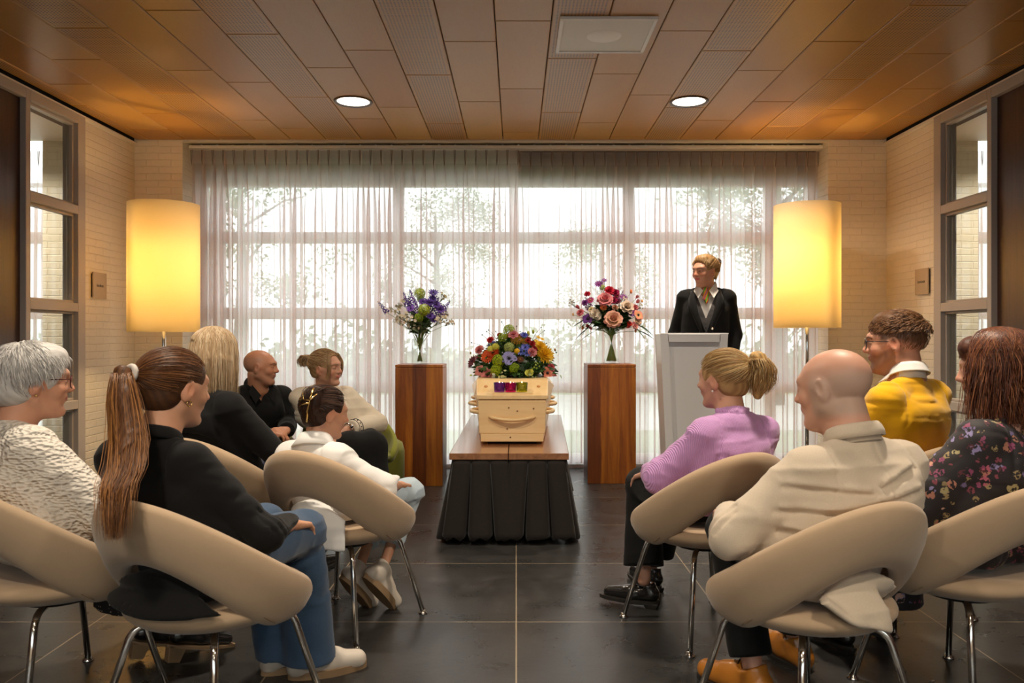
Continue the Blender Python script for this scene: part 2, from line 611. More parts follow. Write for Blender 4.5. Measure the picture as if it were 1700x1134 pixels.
WT = .12
ZT = 2.80   # top of side walls, dark slot above
YF0, YF1 = 5.36, 6.10
for side, x, sgn in (('left', XL, -1), ('right', XR, 1)):
    def bx(y0, y1, z0, z1, d0=0.0, d1=WT):
        a, b = x + sgn * d0, x + sgn * d1
        return ((min(a, b), y0, z0), (max(a, b), y1, z1))
    mb = MB()
    mb.box(*bx(YF1, YB + .02, 0, ZT))
    struct(mb.obj('wall_' + side, M_brick))
    # grey glazed screen
    mb = MB()
    mb.box(*bx(YF1 - .10, YF1, 0, ZT, -.02, .10))
    mb.box(*bx(YF0, YF0 + .05, 0, ZT, -.02, .10))
    for zc in (2.09, 1.37, .655):
        mb.box(*bx(YF0 + .05, YF1 - .10, zc - .032, zc + .032, -.02, .10))
    mb.box(*bx(YR, YF0, ZT - .07, ZT, -.02, .10))
    mb.box(*bx(YF0 + .05, YF1 - .10, ZT - .07, ZT, -.02, .10))
    mb.box(*bx(YF0 + .05, YF1 - .10, 0, .07, -.02, .10))
    # glazing beads
    edges = [.07, .655, 1.37, 2.09, ZT - .07]
    for i in range(4):
        za = edges[i] + (.032 if i else 0)
        zb = edges[i + 1] - (.032 if i < 3 else 0)
        for (y0, y1, z0, z1) in ((YF0 + .05, YF1 - .10, za, za + .018), (YF0 + .05, YF1 - .10, zb - .018, zb), (YF0 + .05, YF0 + .068, za + .018, zb - .018), (YF1 - .118, YF1 - .10, za + .018, zb - .018)):
            mb.box(*bx(y0, y1, z0, z1, .015, .06))
    n = 2 if side == 'left' else 3
    fr = struct(mb.obj('window_%d' % n, M_grey, bevel=.004))
    g = MB()
    for i in range(4):
        za = edges[i] + (.032 if i else 0)
        zb = edges[i + 1] - (.032 if i < 3 else 0)
        g.box(*bx(YF0 + .05, YF1 - .10, za, zb, .036, .041))
    g.obj('pane', M_pane, fr)
    # walnut panelling
    mb = MB()
    yy = YF0
    while yy > YR:
        y0 = max(yy - 1.0, YR)
        mb.box(*bx(y0 + .003, yy - .003, 0, ZT - .07, .02, .08))
        yy -= 1.0
    struct(mb.obj('wall_%s_panelling' % side, M_walnut))
    # dark slot above the wall and a slim cover strip under it
    struct(MB().box(*bx(YR, YG, ZT, ZC + .03, .02, .30)).obj('trim_%d' % (1 if side == 'left' else 2), M_black))
    struct(MB().box(*bx(YR, YB, ZT - .004, ZT + .006, -.022, .02)).obj('trim_%d' % (3 if side == 'left' else 4), M_paint))
    # beyond the screen: pier and outer wall
    px0, px1 = (x + sgn * WT, x + sgn * .78)
    struct(MB().box((min(px0, px1), YB, 0), (max(px0, px1), YG + .06, ZC)).obj('wall_%s_room_pier' % side, M_brick))
    ox = -6.5 if sgn < 0 else 6.4
    struct(MB().box((min(ox, ox + sgn * .1), YR, 0), (max(ox, ox + sgn * .1), YG + .06, ZC)).obj('wall_%s_room_far' % side, M_paint))

# piers at both sides of the window
struct(MB().box((XL, YB, 0), (-2.84, YG + .06, ZC + .02)).obj('wall_pier_left', M_brick))
struct(MB().box((2.655, YB, 0), (XR, YG + .06, ZC + .02)).obj('wall_pier_right', M_brick))
# back wall with a wide window that lets daylight in behind the camera
mb = MB()
mb.box((-6.6, YR - .1, 0), (6.5, YR, 1.15)); mb.box((-6.6, YR - .1, 2.25), (6.5, YR, ZC + .08))
mb.box((-6.6, YR - .1, 1.15), (-2.9, YR, 2.25)); mb.box((2.8, YR - .1, 1.15), (6.5, YR, 2.25))
struct(mb.obj('wall_back', M_paint))
mb = MB()
for xm in (-2.9, -1.0, .9, 2.74):
    mb.box((xm, YR - .08, 1.15), (xm + .06, YR - .02, 2.25))
mb.box((-2.9, YR - .08, 1.15), (2.8, YR - .02, 1.21)); mb.box((-2.9, YR - .08, 2.19), (2.8, YR - .02, 2.25))
o = struct(mb.obj('window_6', M_grey))
MB().box((-2.88, YR - .055, 1.18), (2.78, YR - .05, 2.22)).obj('pane', M_pane, o)
# header and soffit over the window
struct(MB().box((-2.84, YB, ZC - .015), (2.655, YB + .03, ZC + .06)).obj('trim_5', M_paint))
struct(MB().box((-2.84, YB + .03, ZC - .0), (2.655, YG + .06, ZC + .06)).obj('ceiling_window_soffit', M_paint))

# window: taupe frames behind the voile
M_frame = plain('taupe_window_frame', (.60, .46, .40), .5)
M_header = plain('dark_taupe_header', (.17, .13, .11), .6)


def window_frame(name, x0, x1, mull, rails, yc=YG):
    mb = MB()
    for xm, hw in mull:
        mb.box((xm - hw, yc - .045, 0), (xm + hw, yc + .045, zr(305)))
    zs = rails
    xs = sorted([x0] + [m for m, _ in mull] + [x1])
    for z0, z1 in zs:
        mb.box((x0, yc - .035, z0), (x1, yc + .035, z1))
    o = struct(mb.obj(name, M_frame))
    g = MB().box((x0, yc - .004, 0.1), (x1, yc + .004, 2.5))
    g.obj('pane', M_pane, o)
    return o


def zr(v, Y=YG): return CAM_H - (v - 560) * Y / 1350


def xr(u, Y=YG): return (u - 857) * Y / 1350


struct(MB().box((-2.84, YG - .05, zr(305)), (2.655, YG + .05, ZC)).obj('trim_7', M_header))
rails = [(zr(305) - .03, zr(305)), (zr(404), zr(386)), (zr(530), zr(511)), (zr(652), zr(634)), (0, .09)]
window_frame('window_1', -2.84, 2.655, [(xr(364), .045), (xr(662), .045), (xr(1043), .045), (xr(1277), .045), (-2.80, .04), (2.62, .035)], rails)
window_frame('window_4', -6.5, XL - .78, [(-4.7, .045), (-5.9, .045)], rails)
window_frame('window_5', XR + .78, 6.4, [(4.6, .045), (5.8, .045)], rails)


# ------------------------------------------------------------------ voile curtains
def voile_mat():
    m = bpy.data.materials.new('mauve_voile'); m.use_nodes = True
    nt = m.node_tree
    nt.nodes.clear()
    out = nt.nodes.new('ShaderNodeOutputMaterial')
    uv = nd(nt, 'ShaderNodeUVMap', uv_map='UVMap')
    sp = nt.nodes.new('ShaderNodeSeparateXYZ'); nt.links.new(uv.outputs[0], sp.inputs[0])
    col = (.52, .41, .385)
    tr = nt.nodes.new('ShaderNodeBsdfTransparent'); tr.inputs[0].default_value = (1, .97, .96, 1)
    di = nt.nodes.new('ShaderNodeBsdfDiffuse'); di.inputs[0].default_value = (*col, 1)
    tl = nt.nodes.new('ShaderNodeBsdfTranslucent'); tl.inputs[0].default_value = (.97, .89, .88, 1)
    m1 = nt.nodes.new('ShaderNodeMixShader'); m1.inputs[0].default_value = .84
    nt.links.new(di.outputs[0], m1.inputs[1]); nt.links.new(tl.outputs[0], m1.inputs[2])
    # thread density: denser in the heading tape at the top and in the hem
    top = math_(nt, 'GREATER_THAN', sp.outputs[1], 2.655)
    hem = math_(nt, 'LESS_THAN', sp.outputs[1], .14)
    n = noise_(nt, uv.outputs[0], 60, 3)
    a = math_(nt, 'ADD', math_(nt, 'MULTIPLY', n, .08), .68)
    a = math_(nt, 'ADD', a, math_(nt, 'MULTIPLY', top, .12))
    a = math_(nt, 'ADD', a, math_(nt, 'MULTIPLY', hem, .15))
    mx = nt.nodes.new('ShaderNodeMixShader')
    nt.links.new(a, mx.inputs[0]); nt.links.new(tr.outputs[0], mx.inputs[1]); nt.links.new(m1.outputs[0], mx.inputs[2])
    nt.links.new(mx.outputs[0], out.inputs[0])
    return m


M_voile = voile_mat()


def curtain(name, label, x0, x1, seed, yc=YW, z0=.05, z1=2.77, pitch=.092, group='voile curtains at the window'):
    r = random.Random(seed)
    npl = max(3, int(round((x1 - x0) / pitch)))
    pitch = (x1 - x0) / npl
    amp = [r.uniform(.012, .05) for _ in range(npl + 1)]
    amp[0] = amp[1] = amp[-1] = amp[-2] = .014
    dx = [r.uniform(-.3, .3) * pitch for _ in range(npl + 1)]
    ovl = [r.uniform(.1, .62) * pitch for _ in range(npl + 1)]
    nz = 22
    per = 14
    P = []
    UV = []
    for iz in range(nz + 1):
        z = z1 + (z0 - z1) * iz / nz
        t = (z1 - z) / (z1 - z0)
        k = min(1, t * 5)
        row, uvr = [], []
        for i in range(npl * per + 1):
            s = i / per
            a = int(s); f = s - a
            am = amp[a] * (1 - f) + amp[min(a + 1, npl)] * f
            dd = dx[a] * (1 - f) + dx[min(a + 1, npl)] * f
            ov = ovl[a] * (1 - f) + ovl[min(a + 1, npl)] * f
            ph = 2 * math.pi * s
            # pinch pleats at the top opening into soft folds lower down
            pin = max(0, math.cos(ph)) ** 6
            yy = yc - (1 - k) * pin * .028 + k * (am * math.sin(ph) + .010 * math.sin(ph * .5 + seed + 2.2 * t))
            xx = x0 + s * pitch + k * (dd * .6 * math.sin(math.pi * min(1, t * 1.4) * .5) + ov * math.sin(2 * ph) * .55) + (1 - k) * (-.010 * math.sin(ph))
            xx = min(max(xx, x0 - .01), x1 + .01)
            row.append((xx, yy, z)); uvr.append((s * pitch * 2, z))
        P.append(row); UV.append(uvr)
    mb = MB().grid(P)
    # thin stitched lines of the pinch pleats
    o = mb.obj(name, M_voile, smooth=True)
    uvl = o.data.uv_layers.new(name='UVMap')
    li = np.empty(len(o.data.loops), dtype=np.int32)
    o.data.loops.foreach_get('vertex_index', li)
    fl = np.array([q for rr in UV for q in rr], dtype=np.float32)
    uvl.data.foreach_set('uv', fl[li].ravel())
    if label:
        tag(o, label, 'curtain', group)
    M_pl = M_pleat
    pl = MB()
    for i in range(npl + 1):
        xx = x0 + i * pitch
        for q in (-.006, .006):
            pl.tube([(xx + q, yc - .031, z1 - .004), (xx + q * .6, yc - .034, z1 - .09), (xx, yc - .03, z1 - .14)], [.0028, .0024, .001], 5)
    tag(pl.obj('pinch_pleats', M_pl, o), kind='stuff')
    return o


M_pleat = fabric('pleat_fabric', (.17, .13, .12), 900)
curtain('voile_curtain', 'sheer mauve voile curtain covering the left half of the window, behind the purple bouquet', -2.80, .015, 3, yc=YW - .035)
curtain('voile_curtain', 'sheer mauve voile curtain covering the right half of the window, behind the white lectern', -.060, 2.63, 8, yc=YW + .035)
curtain('voile_curtain', 'sheer curtain seen through the left glazed screen, in the next room', -6.4, XL - .80, 13)
curtain('voile_curtain', 'sheer curtain seen through the right glazed screen, in the next room', XR + .80, 6.3, 17)
M_track = plain('white_track', (.72, .66, .58), .4)
tr = MB()
tr.box((-2.83, YW - .055, 2.782), (2.65, YW + .055, 2.81))
for i in range(40):
    xx = -2.75 + i * .138
    tr.box((xx, YW - .006, 2.81), (xx + .02, YW + .006, 2.83))
tag(tr.obj('curtain_track', M_track, bevel=.003), 'slim cream curtain track running across the top of the window', 'curtain track')
# window board lying at the floor behind the curtain
struct(MB().box((-2.84, YW + .06, 0), (2.655, YG - .045, .035)).obj('trim_6', plain('white_sill', (.75, .76, .76), .25)))


# ------------------------------------------------------------------ outside
def leaf_mat(name, c):
    m, nt, p = new_mat(name)
    n = noise_(nt, coords(nt), 2.5, 3)
    nt.links.new(mixc(nt, n, tuple(x * .6 for x in c), tuple(min(1, x * 1.5) for x in c)), p.inputs['Base Color'])
    p.inputs['Roughness'].default_value = .6
    return m


M_gr = plain('lawn', (.30, .36, .20), .9, bump=.4, bscale=30, var=.4)
M_pav = plain('pale_paving', (.62, .60, .56), .8, var=.15, bscale=3)
struct(MB().box((-40, YG + .06, -.2), (40, 60, -.06)).obj('ground_outside', M_gr))
struct(MB().box((-40, 10.5, -.06), (40, 17.0, -.05)).obj('path_outside', M_pav))
M_leaf = leaf_mat('tree_leaf', (.16, .24, .10))
M_bark = plain('bark', (.12, .09, .06), .9, bump=.6, bscale=20)


def tree(name, label, x, y, h, cr, seed, n=2600, zb=.35):
    r = random.Random(seed)
    t = thing(name, label, 'tree', (x, y, -.06), 0, 'trees outside the window')
    tr = MB()
    tr.tube([(0, 0, 0), (.1, 0, h * .35), (0, .1, h * .85)], [.18, .13, .04], 10)
    for i in range(5):
        a = r.uniform(0, 6.28); zz = h * r.uniform(.4, .75)
        tr.tube([(0.05, 0, zz), (cr * .4 * math.cos(a), cr * .4 * math.sin(a), zz + h * .1), (cr * .6 * math.cos(a), cr * .6 * math.sin(a), zz + h * .12)], [.04, .022, .006], 6)
    tr.obj('trunk', M_bark, t, smooth=True)
    lv = MB()
    cl = []
    for i in range(34):
        a = r.uniform(0, 6.28); q = r.random() ** .5 * cr
        zz = h * (zb + (1 - zb) * r.random())
        q *= math.sin(math.pi * min(1, max(.15, (zz / h - zb * .7) / (1.02 - zb * .7)))) ** .6
        cl.append((q * math.cos(a), q * math.sin(a), zz, r.uniform(.35, .8)))
    for i in range(n):
        cx, cy, cz, cs = r.choice(cl)
        p = Vector((cx + r.gauss(0, cs * .5), cy + r.gauss(0, cs * .5), cz + r.gauss(0, cs * .4)))
        s = r.uniform(.035, .075)
        u = Vector((r.uniform(-1, 1), r.uniform(-1, 1), r.uniform(-1, 1))).normalized()
        v = u.orthogonal().normalized()
        lv.add([p - u * s, p + v * s * .5, p + u * s, p - v * s * .5], [(0, 1, 2, 3)])
    lv.obj('foliage', M_leaf, t)
    return t


tree('garden_tree', 'leafy dark tree outside behind the right side of the window', 4.6, 14.5, 6.5, 2.3, 4, 11000)
tree('garden_tree', 'light leafy tree outside behind the left side of the window', -6.5, 19, 6.5, 2.6, 9, 6000)
tree('garden_tree', 'distant tree outside in the middle left of the window', -2.6, 26, 6.0, 2.3, 21, 5000)
tree('garden_tree', 'distant tree outside in the middle right of the window', 2.8, 27, 4.8, 2.0, 22, 4000)
hb = MB()
r = random.Random(77)
for i in range(7000):
    x = r.uniform(-14, 14)
    p = Vector((x, 22.6 + r.gauss(0, .2), abs(r.gauss(0, .5)) * (1 + .3 * math.sin(x))))
    s = r.uniform(.08, .16)
    u = Vector((r.uniform(-1, 1), r.uniform(-1, 1), r.uniform(-1, 1))).normalized(); v = u.orthogonal()
    hb.add([p - u * s, p + v * s * .5, p + u * s, p - v * s * .5], [(0, 1, 2, 3)])
tag(hb.obj('hedge_row', leaf_mat('hedge_leaf', (.2, .26, .13))), 'low loose hedge across the lawn outside the window', 'hedge')

# ------------------------------------------------------------------ ceiling fittings
M_lens, nt_, p_ = new_mat('lit_diffuser')
p_.inputs['Emission Color'].default_value = (1, .90, .72, 1)
p_.inputs['Emission Strength'].default_value = 6
M_rim = plain('dark_bronze_rim', (.10, .06, .045), .35, .6)
first = None
for i, (x, y) in enumerate(LIGHT_SPOTS):
    if first is None:
        t = thing('ceiling_downlight', 'x', 'ceiling light', (x, y, ZC))
        MB().lathe([(.115, -.004), (.133, -.010), (.137, -.004), (.137, .0), (.115, .0)], 40).obj('trim_ring', M_rim, t, smooth=True)
        MB().lathe([(.0, -.003), (.09, -.004), (.116, -.001)], 40).obj('diffuser', M_lens, t, smooth=True)
        first = t
    else:
        t = copy_tree(first)
    t.location = (x, y, ZC if i < 8 else ZC - .01)
    side = 'left' if x < 0 else 'right'
    t['label'] = {0: 'round lit recessed downlight in the wooden ceiling, left of centre', 1: 'round lit recessed downlight in the wooden ceiling, right of centre'}.get(i, 'recessed downlight out of view, %s row, number %s from the window' % (side, ['one', 'two', 'three', 'four', 'five'][i // 2]))
    if i > 7: t['label'] = 'unseen downlight added to warm the next room, beyond the %s glazed screen' % side  # added only to brighten what shows through the screens
    t['group'] = 'recessed ceiling downlights'
    ld = bpy.data.lights.new('downlight_glow', 'AREA')
    ld.shape = 'DISK'; ld.size = .2
    ld.energy = DOWN_W if 1 < i < 8 else (DOWN_W * .6 if i < 2 else DOWN_W * 1.3)
    ld.color = (1, .86, .68)
    ld.spread = math.radians(150)
    lo = bpy.data.objects.new('downlight_glow', ld)
    lo.location = (0, 0, -.012)
    COL.objects.link(lo)
    lo.parent = t

M_spk = plain('speaker_grille', (.80, .80, .76), .5, bump=.5, bscale=600)
M_spk2 = plain('speaker_frame', (.86, .84, .80), .4)
sx0, sx1, sy0, sy1 = .23, .745, 4.25, 4.77
t = thing('ceiling_speaker', 'square off-white speaker panel fixed under the wooden ceiling', 'speaker', ((sx0 + sx1) / 2, (sy0 + sy1) / 2, ZC))
hw = .258
mb = MB()
for a, b in (((-hw, -hw), (hw, -hw + .022)), ((-hw, hw - .022), (hw, hw)), ((-hw, -hw + .022), (-hw + .022, hw - .022)), ((hw - .022, -hw + .022), (hw, hw - .022))):
    mb.box((a[0], a[1], -.016), (b[0], b[1], 0))
mb.obj('frame', M_spk2, t, bevel=.003)
MB().box((-hw + .022, -hw + .022, -.011), (hw - .022, hw - .022, 0)).obj('grille', M_spk, t)
MB().lathe([(0, -.0125), (.09, -.0125), (.096, -.011)], 40).obj('speaker_cone', M_spk2, t, smooth=True)


# ------------------------------------------------------------------ floor lamps
def shade_mat(name):
    m = bpy.data.materials.new(name); m.use_nodes = True
    nt = m.node_tree; nt.nodes.clear()
    out = nt.nodes.new('ShaderNodeOutputMaterial')
    di = nt.nodes.new('ShaderNodeBsdfDiffuse'); di.inputs[0].default_value = (.90, .80, .60, 1)
    tl = nt.nodes.new('ShaderNodeBsdfTranslucent'); tl.inputs[0].default_value = (.97, .84, .55, 1)
    mx = nt.nodes.new('ShaderNodeMixShader'); mx.inputs[0].default_value = .55
    nt.links.new(di.outputs[0], mx.inputs[1]); nt.links.new(tl.outputs[0], mx.inputs[2])
    nt.links.new(mx.outputs[0], out.inputs[0])
    return m


M_shade = shade_mat('cream_parchment_shade')
M_chrome = plain('chrome', (.75, .73, .70), .12, 1)
M_bulb, nt_, p_ = new_mat('lit_bulb')
p_.inputs['Emission Color'].default_value = (1, .72, .34, 1)
p_.inputs['Emission Strength'].default_value = 12


def floor_lamp(label, x, y, z0, z1, R, bulbx, bulby, side):
    t = thing('floor_lamp', label, 'floor lamp', (x, y, 0), 0, 'floor lamps beside the window')
    MB().lathe([(R, z0), (R, z1), (R - .004, z1), (R - .004, z0)], 72, closed=True).obj('lamp_shade', M_shade, t, smooth=True)
    mb = MB().lathe([(0, 0), (.17, 0), (.17, .012), (.155, .02), (.02, .024), (0, .024)], 40)
    mb.obj('base', M_chrome, t, autosmooth=.6)
    MB().tube([(0, 0, .02), (0, 0, z1 - .12)], .014, 14).obj('pole', M_chrome, t, smooth=True)
    mb = MB()
    for k in range(3):
        a = k * 2.094 + .5
        mb.tube([(0, 0, z1 - .12), (math.cos(a) * (R - .003), math.sin(a) * (R - .003), z1 - .02)], .003, 6)
    mb.obj('shade_holder', M_chrome, t)
    MB().tube([(bulbx, bulby, z0 + .10), (bulbx, bulby, z0 + .84)], .014, 14).obj('lamp_tube', M_bulb, t, smooth=True)
    for zz in (z0 + .09, z0 + .85):
        MB().tube([(0, 0, zz), (bulbx, bulby, zz)], .012, 10).obj('socket', M_chrome, t)
    for dz, wt in ((.16, .62), (.36, .80), (.58, .50), (.79, .28)):
        ld = bpy.data.lights.new('tube_light', 'POINT')
        ld.energy = SHADE_W * wt
        ld.color = (1, .68, .31)
        ld.shadow_soft_size = .03
        lo = bpy.data.objects.new('tube_light', ld)
        lo.location = (bulbx - .05 * (1 if bulbx > 0 else -1), bulby + .05, z0 + dz)
        COL.objects.link(lo); lo.parent = t
    return t


floor_lamp('tall floor lamp with cream drum shade, glowing by the left brick pier', -2.60, 6.0, 1.19, 2.13, .25, -.09, -.08, 0)
floor_lamp('tall floor lamp with cream drum shade, glowing by the right brick pier, by right pier', 2.27, 6.35, 1.225, 2.18, .25, .02, -.1, 1)

# ------------------------------------------------------------------ signs beside the doors
M_plq = plain('brushed_brass_plaque', (.50, .38, .24), .4, .35)
M_ink = plain('dark_lettering', (.05, .04, .03), .6)
# left plaque at photo 151-173 / 452-497, right plaque 1523-1546 / 445-488
t = thing('wall_plaque', 'small square metal room sign on the left brick wall, reading keuken', 'sign', (XL, 6.31, 1.55))
MB().box((.012, -.10, -.10), (.022, .10, .10)).obj('plate', M_plq, t, bevel=.001)
MB().box((0.0, -.09, -.09), (.012, .09, .09)).obj('backing', M_black, t)
text_mesh('keuken', .036, 'lettering', M_ink, t, Matrix.Translation((.0225, .0, .0)) @ Matrix(((0, 0, 1, 0), (1, 0, 0, 0), (0, 1, 0, 0), (0, 0, 0, 1))))
t = thing('wall_plaque', 'small square metal room sign on the right brick wall, reading kantoor', 'sign', (XR, 6.28, 1.58))
MB().box((-.022, -.10, -.10), (-.012, .10, .10)).obj('plate', M_plq, t, bevel=.001)
MB().box((-.012, -.09, -.09), (0, .09, .09)).obj('backing', M_black, t)
text_mesh('kantoor', .036, 'lettering', M_ink, t, Matrix.Translation((-.0225, 0, 0)) @ Matrix(((0, 0, -1, 0), (-1, 0, 0, 0), (0, 1, 0, 0), (0, 0, 0, 1))))
# ------------------------------------------------------------------ chairs
M_uph = fabric('beige_wool_upholstery', (.47, .335, .215), 900, .3, .10, .9, .25)
M_uph_green = fabric('olive_green_upholstery', (.23, .24, .035), 900, .3, .10, .9, .25)
M_seam = plain('seam_fold', (.22, .15, .09), .9)
M_glide = plain('steel_glide', (.6, .58, .55), .15, 1)


def band_mesh():
    P = []
    PH = 125.0
    n = 72
    m = 26
    for i in range(n + 1):
        q = -1 + 2 * i / n
        ph = math.radians(PH) * q
        c = math.cos(ph)
        up = max(0, (1 + c) / 2)
        zu = .425 + .305 * up ** 1.75
        ru = .264 + .040 * up ** 1.2
        zl = .352 + .200 * max(0, c) ** 1.7
        rl = .214 + .020 * max(0, c)
        e = 1 - max(0, (abs(q) - .80) / .20) ** 2.4          # rounding towards the two ends
        e = max(e, 0) ** .5
        th = .026 * (.25 + .75 * e)
        L = Vector((rl, zl)); U = Vector((ru, zu))
        mid = (L + U) / 2; half = (U - L) / 2 * max(.02, e)
        nrm = Vector((half.y, -half.x)).normalized() if half.length > 1e-6 else Vector((1, 0))
        # padded section: thicker below the middle, rolled rim
        row = []
        for k in range(m):
            t = 2 * math.pi * k / m
            ct, st = math.cos(t), math.sin(t)
            a = math.copysign(abs(ct) ** .55, ct)
            b = math.copysign(abs(st) ** .75, st)
            bow = .014 * (1 - a * a) * e
            p = mid + half * a + nrm * (b * th + bow)
            row.append((math.sin(ph) * p.x, -math.cos(ph) * p.x, p.y))
        P.append(row)
    mb = MB()
    for row in P:
        mb.v += row
    for i in range(n):
        for k in range(m):
            k2 = (k + 1) % m
            mb.f.append((i * m + k, (i + 1) * m + k, (i + 1) * m + k2, i * m + k2))
    mb.f.append(tuple(range(m)))
    mb.f.append(tuple(n * m + k for k in range(m - 1, -1, -1)))
    return mb


def make_chair(label, mat):
    t = thing('tub_chair', label, 'chair')
    # seat: round padded cushion, slightly dished
    prof = [(0, .345), (.11, .344), (.17, .349), (.218, .364), (.244, .388), (.248, .402), (.239, .418), (.215, .428), (.17, .426), (.10, .416), (0, .410)]
    mb = MB().lathe(prof, 64)
    mb.v = [(x * 1.0, y * 1.06 + .012, z + .012 * max(0, y) / .28) for x, y, z in mb.v]
    mb.obj('seat', mat, t, smooth=True, subsurf=1)
    b = band_mesh().obj('backrest', mat, t, smooth=True)
    # stitched fold where the band meets the seat
    for sx in (-1, 1):
        sm = MB()
        pts = []
        for k in range(7):
            ph = math.radians(66 + 16 * k / 6)
            rr = .256 + .004 * k / 6
            zz = .425 - .055 * k / 6
            pts.append((sx * math.sin(ph) * rr, -math.cos(ph) * rr, zz))
        sm.tube(pts, [.001, .0025, .003, .003, .003, .0025, .001], 6)
        sm.obj('stitched_fold', M_seam, b, smooth=True)
    for k in range(4):
        a = math.pi / 4 + k * math.pi / 2
        d = Vector((math.cos(a), math.sin(a), 0))
        lg = MB()
        pts = arc_pts(d * .10 + Vector((0, 0, .338)), d * .215 + Vector((0, 0, .338)), d * .318 + Vector((0, 0, .014)), .045, 8)
        lg.tube(pts, .0105, 14)
        l = lg.obj('leg', M_chrome, t, smooth=True)
        g = MB().lathe([(.0, 0), (.019, 0), (.020, .004), (.012, .010), (.011, .018), (0, .02)], 20, (d.x * .320, d.y * .320, 0))
        g.obj('glide', M_glide, l, smooth=True)
    MB().lathe([(0, .326), (.105, .326), (.11, .335), (.105, .348), (0, .348)], 32).obj('mounting_plate', M_black, t, autosmooth=.6)
    return t


R_ = math.radians
CH = {
    'A': (-1.45, 2.58, 32, 'beige round-backed chair at the left edge, under the white-haired person'),
    'B': (-.875, 2.36, 25, 'beige round-backed chair of the person with the long brown ponytail'),
    'C': (-1.25, 3.65, 27, 'beige round-backed chair of the person with long straight blonde hair'),
    'D': (-.69, 3.28, 26, 'beige round-backed chair holding the child in the white jacket'),
    'E': (.74, 3.23, -24, 'beige round-backed chair of the person in the lilac blouse'),
    'F': (.83, 2.34, -24, 'beige round-backed chair of the bald person in the beige blazer'),
    'G': (1.43, 2.62, -23, 'beige round-backed chair at the right edge, under the floral blouse'),
    'H': (1.56, 3.42, -25, 'beige round-backed chair of the person in the yellow sweater'),
}
proto = None
for k, (x, y, a, lab) in CH.items():
    c = proto = make_chair(lab, M_uph) if proto is None else None
    break
for k, (x, y, a, lab) in CH.items():
    c = proto if k == 'A' else copy_tree(proto)
    c.location = (x, y, 0)
    c.rotation_euler = (0, 0, -R_(a))
    c['label'] = lab
    c['group'] = 'beige round-backed chairs in two rows'
CG = {
    'I': (-1.70, 5.12, 146, 'olive green round-backed chair under the seated person in the black shirt'),
    'J': (-1.04, 5.14, 154, 'olive green round-backed chair under the person in the cream cardigan'),
}
gp = None
for k, (x, y, a, lab) in CG.items():
    c = gp = make_chair(lab, M_uph_green) if gp is None else gp
    if k != 'I':
        c = copy_tree(gp)
    c.location = (x, y, 0)
    c.rotation_euler = (0, 0, -R_(a))
    c['label'] = lab
    c['group'] = 'olive green chairs by the window'

t = thing('round_pouf', 'low olive green padded stool standing between the seated couple and the left pedestal', 'stool', (-.98, 5.67, 0))
MB().lathe([(0, .02), (.17, .02), (.195, .05), (.20, .20), (.20, .36), (.185, .415), (.15, .435), (0, .44)], 48).obj('padded_body', M_uph_green, t, smooth=True)
for k in range(3):
    MB().lathe([(0, 0), (.02, 0), (.02, .022), (0, .022)], 16, (.12 * math.cos(k * 2.1), .12 * math.sin(k * 2.1), 0)).obj('foot', M_black, t)

# ------------------------------------------------------------------ oak/teak pedestals
c1, c2, c3 = (.20, .052, .004), (.42, .130, .008), (.60, .22, .014)
WL = [(0, (.75, .60, .45)), (.22, (1, .95, .85)), (.36, (.36, .20, .12)), (.66, (1, .95, .85))]
M_pedL = wood('teak_boards_left', c1, c2, c3, 1.0, 'Z', .42, .40, .0, dict(lo=-.181, hi=.181, stops=WL, wob=.012, kloc=(.3, .1, .4)))
WRr = [(0, (.45, .28, .18)), (.27, (1, .93, .80)), (.64, (.80, .66, .5)), (.9, (1, .93, .8))]
M_pedR = wood('teak_boards_right', c1, c2, c3, 1.0, 'Z', .42, .40, .0, dict(lo=-.19, hi=.19, stops=WRr, wob=.03, kloc=(.55, .3, .1)))


def pedestal(label, x0, x1, y0, h, mat):
    wd = x1 - x0
    t = thing('wooden_pedestal', label, 'pedestal', ((x0 + x1) / 2, y0 + wd / 2, 0), 0, 'tall wooden flower pedestals')
    hw = wd / 2
    MB().box((-hw, -hw, .0), (hw, hw, h - .024)).obj('column', mat, t, bevel=.003)
    MB().box((-hw - .0, -hw - .0, h - .022), (hw, hw, h)).obj('top_board', mat, t, bevel=.003)
    return t


PED_H = .937
pl_ = pedestal('tall reddish wooden pedestal left of the coffin, carrying the purple and green bouquet', -.935, -.568, 6.28, PED_H, M_pedL)
pr_ = pedestal('tall golden wooden pedestal right of the coffin, carrying the pink bouquet', .560, .940, 6.38, PED_H, M_pedR)

# ------------------------------------------------------------------ table with skirt
M_top = wood('walnut_veneer_top', (.20, .080, .030), (.30, .125, .050), (.38, .17, .07), 1.0, 'Y', .22, .3, .3)
M_skirt = fabric('dark_skirt_cloth', (.018, .014, .012), 500, .3, .15, .8, .1)
TF, TB_, TZ = 4.55, 6.82, .50
t_table = thing('draped_table', 'low walnut-topped table with dark pleated skirt, carrying the pale wooden coffin', 'table', (-.04, TF, 0))
mb = MB()
mb.box((-.335, 0, TZ - .036), (-.006, TB_ - TF, TZ))
mb.obj('tabletop', M_top, t_table, bevel=.003)
mb = MB()
vs = [(-.002, 0), (.335, 0), (.415, TB_ - TF), (-.002, TB_ - TF)]
mb.add([(x, y, TZ - .036) for x, y in vs] + [(x, y, TZ) for x, y in vs], [(3, 2, 1, 0), (4, 5, 6, 7), (0, 1, 5, 4), (1, 2, 6, 5), (2, 3, 7, 6), (3, 0, 4, 7)])
mb.obj('tabletop', M_top, t_table, bevel=.003)


